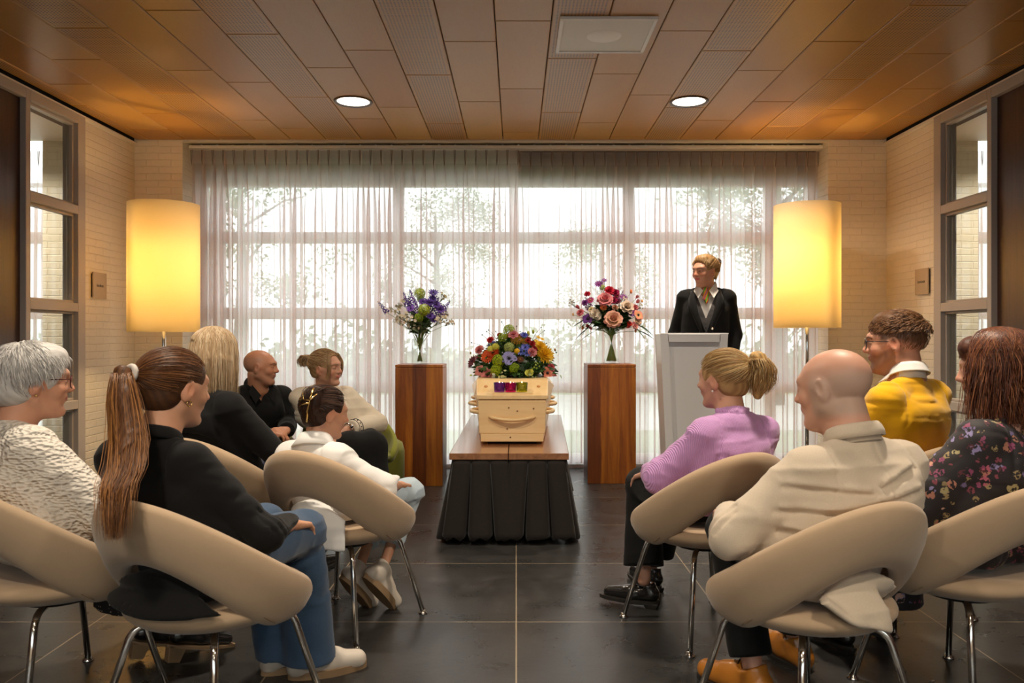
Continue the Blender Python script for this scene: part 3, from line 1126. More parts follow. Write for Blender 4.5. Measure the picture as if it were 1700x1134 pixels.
def skirt_part(p0, p1, npl, flare0, flare1, seed, zlo=.035):
    """pleated cloth from p0 to p1 along the table edge; outward normal to the right of travel"""
    r = random.Random(seed)
    p0, p1 = Vector(p0), Vector(p1)
    d = (p1 - p0); L = d.length; d = d.normalized()
    nrm = Vector((d.y, -d.x, 0))
    cols = []
    # box pleats: flat panels with deep folds between
    for i in range(npl):
        a = i / npl; b = (i + 1) / npl
        wv = r.uniform(.88, 1.1)
        for q, dep in ((.0, -.050), (.06, -.012), (.10, .010), (.25, .018), (.5, .020), (.75, .018), (.90, .010), (.94, -.012), (.99, -.050)):
            cols.append((a + (b - a) * q, dep, wv))
    cols.append((1, -.05, 1))
    P = []
    nz = 14
    for iz in range(nz + 1):
        t = iz / nz
        z = TZ - .037 + (zlo + .012 * math.sin(iz) * 0 - (TZ - .037)) * t
        row = []
        for s, dep, wv in cols:
            fl = flare0 * (1 - s) + flare1 * s
            out = t ** 1.1 * fl * wv + dep * (.15 + 1.1 * t)
            spread = (s - .5) * 2 * t * .065
            z2 = z + (.012 * math.sin(s * 40 + seed) if iz == nz else 0)
            p = p0 + d * (s * L + spread) + nrm * (out + .002)
            row.append((p.x, p.y, z2))
        P.append(row)
    return P


for (a, b, n_, sd) in (((-.315, .012, 0), (-.006, .012, 0), 2, 1), ((0.0, .012, 0), (.315, .012, 0), 2, 2)):
    pass
P = skirt_part((-.315, .014, 0), (-.004, .014, 0), 3, .06, .06, 1)
sk = MB().grid(P)
sk.obj('skirt', M_skirt, t_table, smooth=True, solid=.003)
P = skirt_part((.004, .014, 0), (.315, .014, 0), 3, .06, .06, 2)
MB().grid(P).obj('skirt', M_skirt, t_table, smooth=True, solid=.003)
P = skirt_part((-.318, TB_ - TF - .02, 0), (-.318, .03, 0), 11, .06, .06, 3)
MB().grid(P).obj('skirt', M_skirt, t_table, smooth=True, solid=.003)
P = skirt_part((.318, .03, 0), (.395, TB_ - TF - .02, 0), 11, .06, .06, 4)
MB().grid(P).obj('skirt', M_skirt, t_table, smooth=True, solid=.003)
fr = MB()
fr.box((-.30, .06, .06), (.30, 2.2, .44))
fr.obj('frame', M_black, t_table)
for x, y in ((-.24, .12), (.24, .12), (-.24, 2.1), (.24, 2.1)):
    cst = MB()
    cst.tube([(x - .012, y, .03), (x + .012, y, .03)], .03, 18)
    cst.box((x - .018, y - .02, .032), (x + .018, y + .02, .065))
    cst.obj('castor', M_black, t_table)

# ------------------------------------------------------------------ coffin
M_pine = wood('pale_pine', (.80, .53, .24), (.87, .62, .31), (.91, .68, .38), .8, 'X', .38, .12, .1)
M_pine_s = wood('pale_pine_side', (.80, .53, .24), (.87, .62, .31), (.91, .68, .38), .8, 'Y', .38, .12, .1)
M_knot = plain('pine_knot', (.20, .075, .02), .5)
M_plug = plain('pine_plug', (.62, .27, .08), .45)
CX, CY, CZ = -.025, 4.93, TZ + .018
co = thing('pine_coffin', 'pale pine coffin with wooden handles, lying foot forward on the draped table', 'coffin', (CX, CY, CZ))


def loft(sections, mat, name, parent, bevel=.004):
    mb = MB()
    k = len(sections[0])
    for s in sections:
        mb.v += s
    for i in range(len(sections) - 1):
        for j in range(k):
            j2 = (j + 1) % k
            mb.f.append((i * k + j, i * k + j2, (i + 1) * k + j2, (i + 1) * k + j))
    mb.f.append(tuple(range(k - 1, -1, -1)))
    mb.f.append(tuple((len(sections) - 1) * k + j for j in range(k)))
    return mb.obj(name, mat, parent, bevel=bevel)


def cof_sec(y, hb, ht, z0, z1):
    return [(-hb, y, z0), (hb, y, z0), (ht, y, z1), (-ht, y, z1)]


H1 = .252
body = loft([cof_sec(0, .188, .205, 0, H1), cof_sec(1.25, .265, .300, 0, H1), cof_sec(1.85, .21, .24, 0, H1)], M_pine_s, 'body', co)
# thin plinth strip and feet
pln = MB().box((-.190, -.006, .0), (.190, .0, .048)); pln.obj('plinth_strip', M_pine, body, bevel=.002)
fp = MB(); vs = [(-.199, -.004, .05), (.199, -.004, .05), (.206, -.004, H1 - .002), (-.206, -.004, H1 - .002)]
fp.add(vs + [(x, y + .006, z) for x, y, z in vs], [(0, 1, 2, 3), (7, 6, 5, 4), (0, 4, 5, 1), (1, 5, 6, 2), (2, 6, 7, 3), (3, 7, 4, 0)])
fp.obj('foot_panel', M_pine, body, bevel=.002)
# lid: sloping foot end, ridge, flat top
H2 = H1 + .004
def lid_sec(y, wb, wt, z0, z1): return [(-wb, y, z0), (wb, y, z0), (wb + .001, y, z0 + .012), (wt, y, z1), (-wt, y, z1), (-wb - .001, y, z0 + .012)]
lid = loft([lid_sec(-.012, .216, .214, H2, H2 + .026), lid_sec(.110, .226, .220, H2, H2 + .036), lid_sec(.235, .237, .226, H2, H2 + .108), lid_sec(1.25, .310, .235, H2, H2 + .125), lid_sec(1.865, .25, .19, H2, H2 + .10)], M_pine_s, 'lid', co)
for x in (-.165, .165):
    pg = MB().lathe([(0, .006), (.011, .005), (.012, 0)], 16, M=Matrix.Translation((x, .165, H2 + .066)) @ Matrix.Rotation(math.atan2(.072, .125), 4, 'X'))
    pg.obj('screw_plug', M_plug, lid, smooth=True)


def handle(name, pts, r, parent, n=12):
    mb = MB().tube(pts, r, n, cap=True)
    return mb.obj(name, M_pine, parent, smooth=True)


# foot handle: long shallow arc
pts = [( -.142 + .284 * i / 14, -.010 - .030 * math.sin(math.pi * i / 14), .150 - .016 * math.sin(math.pi * i / 14)) for i in range(15)]
handle('handle', pts, [.005] + [.011] * 13 + [.005], co)
for x, z in ((.045 * .7, .185), (-.02, .205), (.13, .20), (-.03, .078), (-.01, .026)):
    MB().lathe([(0, -.0005), (.004, -.0005), (.005, .0)], 12, M=Matrix.Translation((x, -.0075, z)) @ Matrix.Rotation(math.pi / 2, 4, 'X')).obj('wood_knot', M_knot, body)
for sx in (-1, 1):
    for yc in (.25, .85, 1.45):
        def wid(y): return (.205 + (.300 - .205) * min(1, y / 1.25) - max(0, y - 1.25) * .1) - .012
        pts = []
        for i in range(13):
            q = i / 12
            y = yc - .12 + .24 * q
            pts.append((sx * (wid(y) - .004 + .052 * math.sin(math.pi * q) ** .6), y, .165))
        handle('handle', pts, .0125, co)
MB().box((-.15, .05, -.018), (.15, .09, .001)).obj('foot_batten', M_black, co)
MB().box((-.17, 1.6, -.018), (.17, 1.64, .001)).obj('foot_batten', M_black, co)
# little ledge that carries the candles
lz = H2 + .040
MB().box((-.115, .006, H2 + .020), (.125, .108, lz)).obj('candle_ledge', M_pine, lid, bevel=.003)
MB().ball((-.018, -.001, H2 + .016), (.013, .010, .011), 14, 10).obj('wooden_knob', M_pine, lid, smooth=True)

# ------------------------------------------------------------------ candles
def coloured_glass(name, c, rough=.05):
    m, nt, p = new_mat(name)
    p.inputs['Base Color'].default_value = (*c, 1)
    p.inputs['Roughness'].default_value = rough
    p.inputs['Transmission Weight'].default_value = .88
    p.inputs['IOR'].default_value = 1.35
    return m


M_wax = plain('wax', (.85, .76, .6), .5)
M_flame, nt_, p_ = new_mat('candle_flame')
p_.inputs['Emission Color'].default_value = (1, .62, .22, 1)
p_.inputs['Emission Strength'].default_value = 30
for (nm, c, x, y, lab) in (('purple', (.34, .07, .66), -.078, .060, 'purple glass tealight holder with a lit candle, leftmost on the coffin lid'),
                     ('magenta', (.95, .02, .26), -.010, .046, 'magenta glass tealight holder with a lit candle, between the purple and green ones'),
                     ('green', (.66, .68, .02), 0.060, .064, 'lime green glass tealight holder with a lit candle, rightmost on the coffin lid')):
    t = thing('tealight_holder', lab, 'candle holder', (CX + x, CY + y, CZ + lz + .001), 0, 'coloured glass tealight holders')
    MB().lathe([(0, 0), (.030, 0), (.033, .004), (.036, .058), (.0335, .058), (.030, .008), (0, .007)], 28).obj('glass_cup', coloured_glass(nm + '_glass', c), t, smooth=True)
    w_ = MB().lathe([(0, .008), (.019, .008), (.019, .032), (0, .032)], 20).obj('candle', M_wax, t, autosmooth=.6)
    MB().lathe([(0, .034), (.004, .040), (.005, .046), (.003, .055), (0, .066)], 12).obj('flame', M_flame, w_, smooth=True)
    cl_ = bpy.data.lights.new('candle_light', 'POINT'); cl_.energy = .35; cl_.color = (1, .62, .3); cl_.shadow_soft_size = .004
    co_ = bpy.data.objects.new('candle_light', cl_); co_.location = (0, 0, .050); COL.objects.link(co_); co_.parent = t

# ------------------------------------------------------------------ lectern
M_lec = plain('white_acrylic', (.86, .86, .87), .28, spec=.5)
LX0, LX1, LY = xl0, xl1, yl = 240 * 5.5 / 1350, 351 * 5.5 / 1350, 5.5
lw = (xl1 - xl0) / 2
t = thing('white_lectern', 'tall white glossy lectern with recessed front panel, in front of the standing speaker', 'lectern', ((xl0 + xl1) / 2, yl, 0))
LH = 1.172


def lpoly(pts, y0, y1, name, bev=.003):
    mb = MB()
    k = len(pts)
    mb.v = [(x, y0, z) for x, z in pts] + [(x, y1, z) for x, z in pts]
    mb.f = [tuple(range(k)), tuple(range(2 * k - 1, k - 1, -1))] + [(j, j + k, (j + 1) % k + k, (j + 1) % k)[::-1] for j in range(k)]
    return mb.obj(name, M_lec, t, bevel=bev)


wb = lw - .055  # narrower at the foot
lpoly([(-lw, LH), (-wb, 0), (-wb + .045, 0), (-lw + .048, LH)], 0, .22, 'side_panel')
lpoly([(lw, LH), (lw - .048, LH), (wb - .045, 0), (wb, 0)], 0, .22, 'side_panel')
lpoly([(-lw + .046, LH - .05), (-wb + .043, .0), (wb - .043, 0), (lw - .046, LH - .05)], .05, .07, 'front_panel')
MB().box((-lw + .046, 0, LH - .055), (lw - .046, .22, LH)).obj('top_rail', M_lec, t, bevel=.003)
MB().box((-wb - .02, -.01, 0), (wb + .02, .26, .02)).obj('base_plate', M_lec, t, bevel=.004)
mb = MB()
M0 = Matrix.Translation((0, .02, LH + .002)) @ Matrix.Rotation(-.10, 4, 'X')
mb.box((-lw + .01, -.01, -.004), (lw + .01, .26, .004), M0)
mb.obj('reading_desk', M_lec, t, bevel=.002)
# ------------------------------------------------------------------ organic surfaces from distance fields
def rot(yaw=0, pitch=0, roll=0):
    """yaw clockwise seen from above, pitch > 0 looks down, roll > 0 tips to the right; columns = local axes"""
    return np.array((Matrix.Rotation(-R_(yaw), 3, 'Z') @ Matrix.Rotation(-R_(pitch), 3, 'X') @ Matrix.Rotation(R_(roll), 3, 'Y')))


CHAIR_OFF = [None]      # the chair under the figure being built, in the figure's own frame


_LAT = np.random.RandomState(7).rand(32, 32, 32).astype(np.float32)


def vnoise(x, y, z, seed=0):
    x = x + seed * 5.31; y = y + seed * 3.17; z = z + seed * 7.73
    i, j, k = np.floor(x).astype(int), np.floor(y).astype(int), np.floor(z).astype(int)
    fx, fy, fz = x - i, y - j, z - k
    fx = fx * fx * (3 - 2 * fx); fy = fy * fy * (3 - 2 * fy); fz = fz * fz * (3 - 2 * fz)
    L = lambda a, b, c: _LAT[(i + a) & 31, (j + b) & 31, (k + c) & 31]
    x00 = L(0, 0, 0) * (1 - fx) + L(1, 0, 0) * fx; x10 = L(0, 1, 0) * (1 - fx) + L(1, 1, 0) * fx
    x01 = L(0, 0, 1) * (1 - fx) + L(1, 0, 1) * fx; x11 = L(0, 1, 1) * (1 - fx) + L(1, 1, 1) * fx
    return (x00 * (1 - fy) + x10 * fy) * (1 - fz) + (x01 * (1 - fy) + x11 * fy) * fz


class Field:
    def __init__(self, lo, hi, h):
        self.h = h
        self.lo = np.array(lo, dtype=np.float32)
        self.n = np.ceil((np.array(hi) - self.lo) / h).astype(int) + 1
        self.f = np.full(tuple(self.n), 1.0, dtype=np.float32)
        self.ax = [self.lo[i] + h * np.arange(self.n[i], dtype=np.float32) for i in range(3)]

    def _sub(self, lo, hi, pad):
        i0 = np.maximum(0, np.floor((np.array(lo) - pad - self.lo) / self.h).astype(int))
        i1 = np.minimum(self.n, np.ceil((np.array(hi) + pad - self.lo) / self.h).astype(int) + 1)
        if np.any(i1 <= i0):
            return None
        sl = tuple(slice(a, b) for a, b in zip(i0, i1))
        X = self.ax[0][sl[0]][:, None, None]
        Y = self.ax[1][sl[1]][None, :, None]
        Z = self.ax[2][sl[2]][None, None, :]
        return sl, X, Y, Z

    def _comb(self, sl, d, k, op):
        f = self.f[sl]
        if op == 'add':
            if k > 0:
                h = np.clip(.5 + .5 * (f - d) / k, 0, 1)
                self.f[sl] = f * (1 - h) + d * h - k * h * (1 - h)
            else:
                self.f[sl] = np.minimum(f, d)
        elif op == 'cut':
            if k > 0:
                h = np.clip(.5 - .5 * (f + d) / k, 0, 1)
                self.f[sl] = f * (1 - h) - d * h + k * h * (1 - h)
            else:
                self.f[sl] = np.maximum(f, -d)

    def cone(self, a, b, ra, rb, k=.02, op='add', flat=None, caps=(False, False)):
        a = np.array(a, dtype=np.float32); b = np.array(b, dtype=np.float32)
        rm = max(ra, rb)
        r = self._sub(np.minimum(a, b) - rm, np.maximum(a, b) + rm, k + .02)
        if r is None: return self
        sl, X, Y, Z = r
        ab = b - a
        L2 = float(ab @ ab) + 1e-12
        t0 = ((X - a[0]) * ab[0] + (Y - a[1]) * ab[1] + (Z - a[2]) * ab[2]) / L2
        t = np.clip(t0, 0, 1)
        dx, dy, dz = X - a[0] - t * ab[0], Y - a[1] - t * ab[1], Z - a[2] - t * ab[2]
        if flat is not None:      # (axis vector, factor): squash along the axis
            ax, q = np.array(flat[0], dtype=np.float32), flat[1]
            c = dx * ax[0] + dy * ax[1] + dz * ax[2]
            g = (1 / q - 1)
            dx, dy, dz = dx + g * c * ax[0], dy + g * c * ax[1], dz + g * c * ax[2]
        d = np.sqrt(dx * dx + dy * dy + dz * dz) - (ra + t * (rb - ra))
        if flat is not None: d = d * min(1, flat[1] * 1.15)
        L = math.sqrt(L2)
        if caps[0]: d = np.maximum(d, -t0 * L)
        if caps[1]: d = np.maximum(d, (t0 - 1) * L)
        self._comb(sl, d.astype(np.float32), k, op)
        return self

    def ell(self, c, r, R=None, k=.02, op='add'):
        c = np.array(c, dtype=np.float32); r = np.array(r, dtype=np.float32)
        rm = float(r.max())
        s = self._sub(c - rm, c + rm, k + .02)
        if s is None: return self
        sl, X, Y, Z = s
        X, Y, Z = X - c[0], Y - c[1], Z - c[2]
        if R is not None:
            X, Y, Z = X * R[0, 0] + Y * R[1, 0] + Z * R[2, 0], X * R[0, 1] + Y * R[1, 1] + Z * R[2, 1], X * R[0, 2] + Y * R[1, 2] + Z * R[2, 2]
        k0 = np.sqrt((X / r[0]) ** 2 + (Y / r[1]) ** 2 + (Z / r[2]) ** 2)
        k1 = np.sqrt((X / r[0] ** 2) ** 2 + (Y / r[1] ** 2) ** 2 + (Z / r[2] ** 2) ** 2) + 1e-9
        d = k0 * (k0 - 1) / k1
        d = np.where(k0 < 1e-3, -float(r.min()), d)
        self._comb(sl, d.astype(np.float32), k, op)
        return self

    def box(self, c, hs, R=None, rr=.004, k=.0, op='add'):
        c = np.array(c, dtype=np.float32)
        rm = float(np.linalg.norm(hs))
        s = self._sub(c - rm, c + rm, k + .02)
        if s is None: return self
        sl, X, Y, Z = s
        X, Y, Z = X - c[0], Y - c[1], Z - c[2]
        if R is not None:
            X, Y, Z = X * R[0, 0] + Y * R[1, 0] + Z * R[2, 0], X * R[0, 1] + Y * R[1, 1] + Z * R[2, 1], X * R[0, 2] + Y * R[1, 2] + Z * R[2, 2]
        qx, qy, qz = abs(X) - hs[0] + rr, abs(Y) - hs[1] + rr, abs(Z) - hs[2] + rr
        d = np.sqrt(np.maximum(qx, 0) ** 2 + np.maximum(qy, 0) ** 2 + np.maximum(qz, 0) ** 2) + np.minimum(np.maximum(np.maximum(qx, qy), qz), 0) - rr
        self._comb(sl, d.astype(np.float32), k, op)
        return self

    def half(self, p, n):
        """keep the side the normal n points away from"""
        n = np.array(n, dtype=np.float32); n /= np.linalg.norm(n)
        X, Y, Z = self.ax[0][:, None, None], self.ax[1][None, :, None], self.ax[2][None, None, :]
        self.f = np.maximum(self.f, (X - p[0]) * n[0] + (Y - p[1]) * n[1] + (Z - p[2]) * n[2])
        return self

    def shell_cut(self, other):
        self.f = np.maximum(self.f, -other.f)
        return self

    def chair_clear(self, gap=.004):
        """keeps cloth and skin out of the chair the figure sits in"""
        if CHAIR_OFF[0] is None: return self
        cx, cy, ca = CHAIR_OFF[0]
        X = self.ax[0][:, None] - cx; Y = self.ax[1][None, :] - cy
        x = X * math.cos(ca) - Y * math.sin(ca); y = X * math.sin(ca) + Y * math.cos(ca)
        r = np.sqrt(x * x + y * y) + 1e-6
        c = np.clip(-y / r, -1, 1)
        up = (1 + c) / 2
        zu = .425 + .305 * up ** 1.75; ru = .264 + .040 * up ** 1.2
        zl = .352 + .200 * np.maximum(0, c) ** 1.7; rl = .214 + .020 * np.maximum(0, c)
        Z = self.ax[2][None, None, :]
        t = np.clip((Z - zl[:, :, None]) / (zu - zl)[:, :, None], 0, 1)
        rin = rl[:, :, None] + (ru - rl)[:, :, None] * t - .036 - gap
        band = (c > math.cos(math.radians(126)))[:, :, None]
        d = np.minimum(np.minimum(r[:, :, None] - rin, (zu[:, :, None] + .022 - Z)), (Z - zl[:, :, None] + .022) * 1.0)
        d = np.where(band, d, -1)
        self.f = np.maximum(self.f, np.where(d > -.03, d, -1))
        rs = np.sqrt(x * x + ((y - .012) / 1.06) ** 2)
        seat = np.minimum(.436 + gap + .014 * (np.maximum(0, y) / .28)[:, :, None] - Z, .258 - rs[:, :, None])
        seat = np.minimum(seat, Z - .335)
        self.f = np.maximum(self.f, seat).astype(np.float32)
        return self

    def folds(self, amp, freq=22, seed=0, stretch=(.5, .5, 1.55), near=.03):
        """cloth folds: ridged noise, stretched the way the cloth drapes"""
        m = np.abs(self.f) < near
        idx = np.nonzero(m)
        if len(idx[0]) == 0: return self
        k = freq / 2.0
        x = self.ax[0][idx[0]] * stretch[0] * k; y = self.ax[1][idx[1]] * stretch[1] * k; z = self.ax[2][idx[2]] * stretch[2] * k
        w1 = vnoise(x * .5 + 3, y * .5, z * .5, seed + 1) * 1.8; w2 = vnoise(x * .5, y * .5 + 7, z * .5, seed + 2) * 1.8
        a_ = np.clip(1 - np.abs(2 * vnoise(x + w1, y + w2, z + w1, seed) - 1), 0, 1) ** 4
        b_ = np.clip(1 - np.abs(2 * vnoise(x * 1.9 + w2, y * 1.9, z * 1.9 + w1, seed + 5) - 1), 0, 1) ** 4
        gate = np.clip(vnoise(x * .4, y * .4, z * .4, seed + 9) * 2.4 - .5, 0, 1)
        v = (a_ + .5 * b_) * (.25 + .75 * gate)
        self.f[idx] += (amp * (v - .25) * np.where(vnoise(x * .3, y * .3, z * .3, seed + 3) > .5, 1, -.8)).astype(np.float32)
        return self

    def groove(self, p, n, w=.004, depth=.004, c=None, rad=.15):
        """stitched seam: a shallow groove where the plane (p, n) meets the surface, within rad of c"""
        n = np.array(n, dtype=np.float32); n /= np.linalg.norm(n)
        c = p if c is None else c
        r = self._sub(np.array(c) - rad, np.array(c) + rad, 0)
        if r is None: return self
        sl, X, Y, Z = r
        d = (X - p[0]) * n[0] + (Y - p[1]) * n[1] + (Z - p[2]) * n[2]
        q = (X - c[0]) ** 2 + (Y - c[1]) ** 2 + (Z - c[2]) ** 2
        self.f[sl] += (depth * np.exp(-(d / w) ** 2) * (q < rad * rad)).astype(np.float32)
        return self

    def crease(self, pts, r=.006, k=.02):
        for a, b in zip(pts[:-1], pts[1:]): self.cone(a, b, r, r, k, 'cut')
        return self

    def mesh(self):
        f = self.f
        # closed at the borders
        f[0, :, :] = f[-1, :, :] = 1; f[:, 0, :] = f[:, -1, :] = 1; f[:, :, 0] = f[:, :, -1] = 1
        ins = f < 0
        nx, ny, nz = f.shape
        c = np.zeros((nx - 1, ny - 1, nz - 1), dtype=np.int8)
        for dx in (0, 1):
            for dy in (0, 1):
                for dz in (0, 1):
                    c += ins[dx:nx - 1 + dx, dy:ny - 1 + dy, dz:nz - 1 + dz]
        act = (c > 0) & (c < 8)
        cells = np.argwhere(act)
        if len(cells) == 0: return np.zeros((0, 3)), np.zeros((0, 4), int)
        vid = np.full(act.shape, -1, dtype=np.int32)
        vid[act] = np.arange(len(cells))
        acc = np.zeros((len(cells), 3)); cnt = np.zeros(len(cells))
        corners = [(0, 0, 0), (1, 0, 0), (0, 1, 0), (1, 1, 0), (0, 0, 1), (1, 0, 1), (0, 1, 1), (1, 1, 1)]
        vals = [f[cells[:, 0] + a, cells[:, 1] + b, cells[:, 2] + d] for a, b, d in corners]
        for i in range(8):
            for j in range(i + 1, 8):
                if sum(abs(p - q) for p, q in zip(corners[i], corners[j])) != 1: continue
                a, b = vals[i], vals[j]
                m = (a < 0) != (b < 0)
                t = np.where(m, a / (a - b + 1e-12), 0)
                pa, pb = np.array(corners[i]), np.array(corners[j])
                acc += np.where(m[:, None], pa + (pb - pa) * t[:, None], 0)
                cnt += m
        V = (cells + acc / cnt[:, None]) * self.h + self.lo
        F = []
        for ax in range(3):
            o1, o2 = [(1, 2), (2, 0), (0, 1)][ax]
            sa = [slice(None)] * 3; sb = [slice(None)] * 3
            sa[ax] = slice(0, -1); sb[ax] = slice(1, None)
            m = ins[tuple(sa)] != ins[tuple(sb)]
            e = np.argwhere(m)
            e = e[(e[:, o1] > 0) & (e[:, o2] > 0) & (e[:, o1] < f.shape[o1] - 1) & (e[:, o2] < f.shape[o2] - 1)]
            if len(e) == 0: continue
            q = []
            for d1, d2 in ((-1, -1), (0, -1), (0, 0), (-1, 0)):
                cc = e.copy(); cc[:, o1] += d1; cc[:, o2] += d2
                q.append(vid[cc[:, 0], cc[:, 1], cc[:, 2]])
            q = np.stack(q, 1)
            flip = ~ins[e[:, 0], e[:, 1], e[:, 2]]
            q[flip] = q[flip][:, ::-1]
            F.append(q)
        return V, np.concatenate(F)

    def obj(self, name, mat, parent, smooth_it=1, color=None, decim=0, keep_big=False):
        V, F = self.mesh()
        if smooth_it and len(V):
            V = relax(V, F, smooth_it)
        me = bpy.data.meshes.new(name)
        me.vertices.add(len(V)); me.vertices.foreach_set('co', V.astype(np.float32).ravel())
        me.loops.add(len(F) * 4); me.loops.foreach_set('vertex_index', F.astype(np.int32).ravel())
        me.polygons.add(len(F))
        me.polygons.foreach_set('loop_start', np.arange(0, len(F) * 4, 4, dtype=np.int32))
        me.polygons.foreach_set('loop_total', np.full(len(F), 4, dtype=np.int32))
        me.polygons.foreach_set('use_smooth', np.ones(len(F), dtype=bool))
        me.update(calc_edges=True)
        me.validate()
        if color is not None:
            C = color(V)
            ca = me.color_attributes.new('Col', 'FLOAT_COLOR', 'POINT')
            ca.data.foreach_set('color', np.concatenate([C, np.ones((len(V), 1))], 1).astype(np.float32).ravel())
        me.materials.append(mat)
        o = bpy.data.objects.new(name, me)
        COL.objects.link(o)
        if parent is not None: o.parent = parent
        return o


def relax(V, F, it):
    n = len(V)
    for k in range(it):
        acc = np.zeros((n, 3)); c = np.zeros(n)
        for i in range(4):
            a, b = F[:, i], F[:, (i + 1) % 4]
            for j in range(3):
                acc[:, j] += np.bincount(a, V[b, j], n) + np.bincount(b, V[a, j], n)
            c += np.bincount(a, minlength=n) + np.bincount(b, minlength=n)
        V = V * .45 + .55 * acc / np.maximum(c, 1)[:, None]
    return V


# ------------------------------------------------------------------ people
M_skin = attr_mat('skin', .48, .4, sss=.12, bump=.12, bscale=260, bdist=.0006)
M_hair = attr_mat('hair', .42, .45)
M_hair_cap = attr_mat('hair_cap', .55, .3, bump=.5, bscale=90, bdist=.003)
M_eye = plain('eye_white', (.50, .46, .42), .45)
M_iris = plain('iris', (.06, .07, .06), .15)
M_lens_g = thin_glass('spectacle_lens', (.97, .97, .97))


class Head:
    """maps head coordinates (face along +y, up +z, metres, origin midway between the ears) to the person's own frame"""
    def __init__(s, c, yaw=0, pitch=0, roll=0, k=1.0):
        s.c = np.array(c, float); s.R = rot(yaw, pitch, roll); s.k = k

    def P(s, x, y, z): return s.c + s.R @ (np.array((x, y, z)) * s.k)

    def inv(s, V): return ((V - s.c) @ s.R) / s.k

    def M(s):
        m = Matrix([list(s.R[i] * s.k) + [s.c[i]] for i in range(3)] + [[0, 0, 0, 1]])
        return m


def head_prims(F, H, male=False, full=0.0, nose=1.0):
    k = H.k
    P, R = H.P, H.R

    def E(c, r, kk=.015, op='add', R2=None): F.ell(P(*c), np.array(r) * k, R if R2 is None else R @ R2, kk * k, op)

    def C(a, b, ra, rb, kk=.015, op='add'): F.cone(P(*a), P(*b), ra * k, rb * k, kk * k, op)
    E((0, -.014, .030), (.075, .095, .080), .0)
    E((0, .018, .012), (.066, .076, .070), .02)
    E((0, .030, -.035), (.054 + full * .5, .058, .070), .02)
    jw = .050 if male else .041
    jr = .020 if male else .016
    for sx in (-1, 1):
        C((sx * jw, .002, -.045), (sx * (.020 if male else .012), .064, -.092), jr + full, .017 if male else .014, .022)
        C((sx * .062, .010, .000), (sx * jw, .0, -.045), .016, .018 + full, .03)
        E((sx * .036, .062, -.022), (.022, .020, .020), .02)        # cheeks
        C((sx * .010, .089, .030), (sx * .042, .072, .030), .0075 + .0015 * male, .007, .018)   # brow
        E((sx * .031, .094, .006), (.019, .016, .012), .012, 'cut')  # sockets
        E((sx * .030, .076, .005), (.0145, .0130, .0125), .004)        # lids / eyeball bulge
        E((sx * .011, .095, -.024), (.0085, .010, .0075), .006)      # nostril wings
    C((0, .086, .024), (0, .101 + .003 * nose, -.019), .0078, .0108, .012)
    E((0, .1045 + .003 * nose, -.0205), (.0100, .0085, .0085), .006)
    E((0, .068, -.048), (.030, .024, .018), .016)
    E((0, .0900, -.0455), (.021, .0070, .0045), .006)   # upper lip
    E((0, .0885, -.0540), (.018, .0072, .0052), .006)   # lower lip
    C((-.021, .0895, -.0495), (.021, .0895, -.0495), .0016, .0016, .003, 'cut')
    E((0, .076, -.092), (.019, .017, .015), .015)
    C((0, .035, -.078), (0, -.01, -.070), (.032 if male else .026) + full * 2, .042, .03)
    for sx in (-1, 1):       # ears
        Re = np.array(Matrix.Rotation(sx * R_(-20), 3, 'Z') @ Matrix.Rotation(R_(-12), 3, 'X'))
        E((sx * .079, -.006, -.004), (.0085, .0185, .034), .005, 'add', Re)
        E((sx * .089, .001, .003), (.0070, .0105, .020), .003, 'cut', Re)
        E((sx * .074, .001, -.028), (.006, .009, .010), .006)


def neck_prims(F, H, nb, r0=.052, r1=.058, k=.03):
    F.cone(H.P(0, -.028, -.045), nb, r0 * H.k, r1 * H.k, k)
    F.cone(H.P(0, .0, -.055), np.array(nb) + np.array((0, .015, 0)), (r0 - .008) * H.k, r1 * .9 * H.k, k)


def hand_prims(F, w, d, n, side, curl=.5, s=1.0, spread=.0, thumb=.5):
    """w wrist, d direction to the knuckles, n direction the palm faces, side +1 when the thumb is on the cross(d, n) side"""
    w = np.array(w, float); d = np.array(d, float); d /= np.linalg.norm(d)
    n = np.array(n, float); n -= d * (n @ d); n /= np.linalg.norm(n)
    u = np.cross(d, n) * side
    tips = []
    for i in range(4):      # 0 = index, next to the thumb
        off = (1.5 - i) * .0205 * s
        kn = w + d * (.086 - .004 * abs(i - 1.2)) * s + u * off
        F.cone(w + d * .012 * s + u * off * .55, kn, .0145 * s, .0105 * s, .012)
        ln = (.95, 1.06, 1.0, .80)[i]
        p = kn; a = curl * .55
        du = u * spread * (1.5 - i)
        for sgm, L in enumerate((.043, .027, .021)):
            dd = d * math.cos(a) + n * math.sin(a) + du
            dd /= np.linalg.norm(dd)
            q = p + dd * L * ln * s
            F.cone(p, q, (.0096, .0086, .0078)[sgm] * s, (.0086, .0078, .0066)[sgm] * s, .003)
            p = q
            a += curl * (.95, .75, 0)[sgm]
        tips.append(p)
    tb = w + d * .025 * s + u * .024 * s + n * .006 * s
    F.cone(w + d * .01 * s, tb, .014 * s, .014 * s, .012)
    td = d * .62 + u * .62 * (1 - thumb * .4) + n * (.25 + thumb * .4); td /= np.linalg.norm(td)
    q = tb + td * .040 * s
    F.cone(tb, q, .0128 * s, .0102 * s, .008)
    td2 = d * .8 + u * .1 + n * (.25 + thumb * .5); td2 /= np.linalg.norm(td2)
    F.cone(q, q + td2 * .030 * s, .0100 * s, .0078 * s, .003)
    return tips


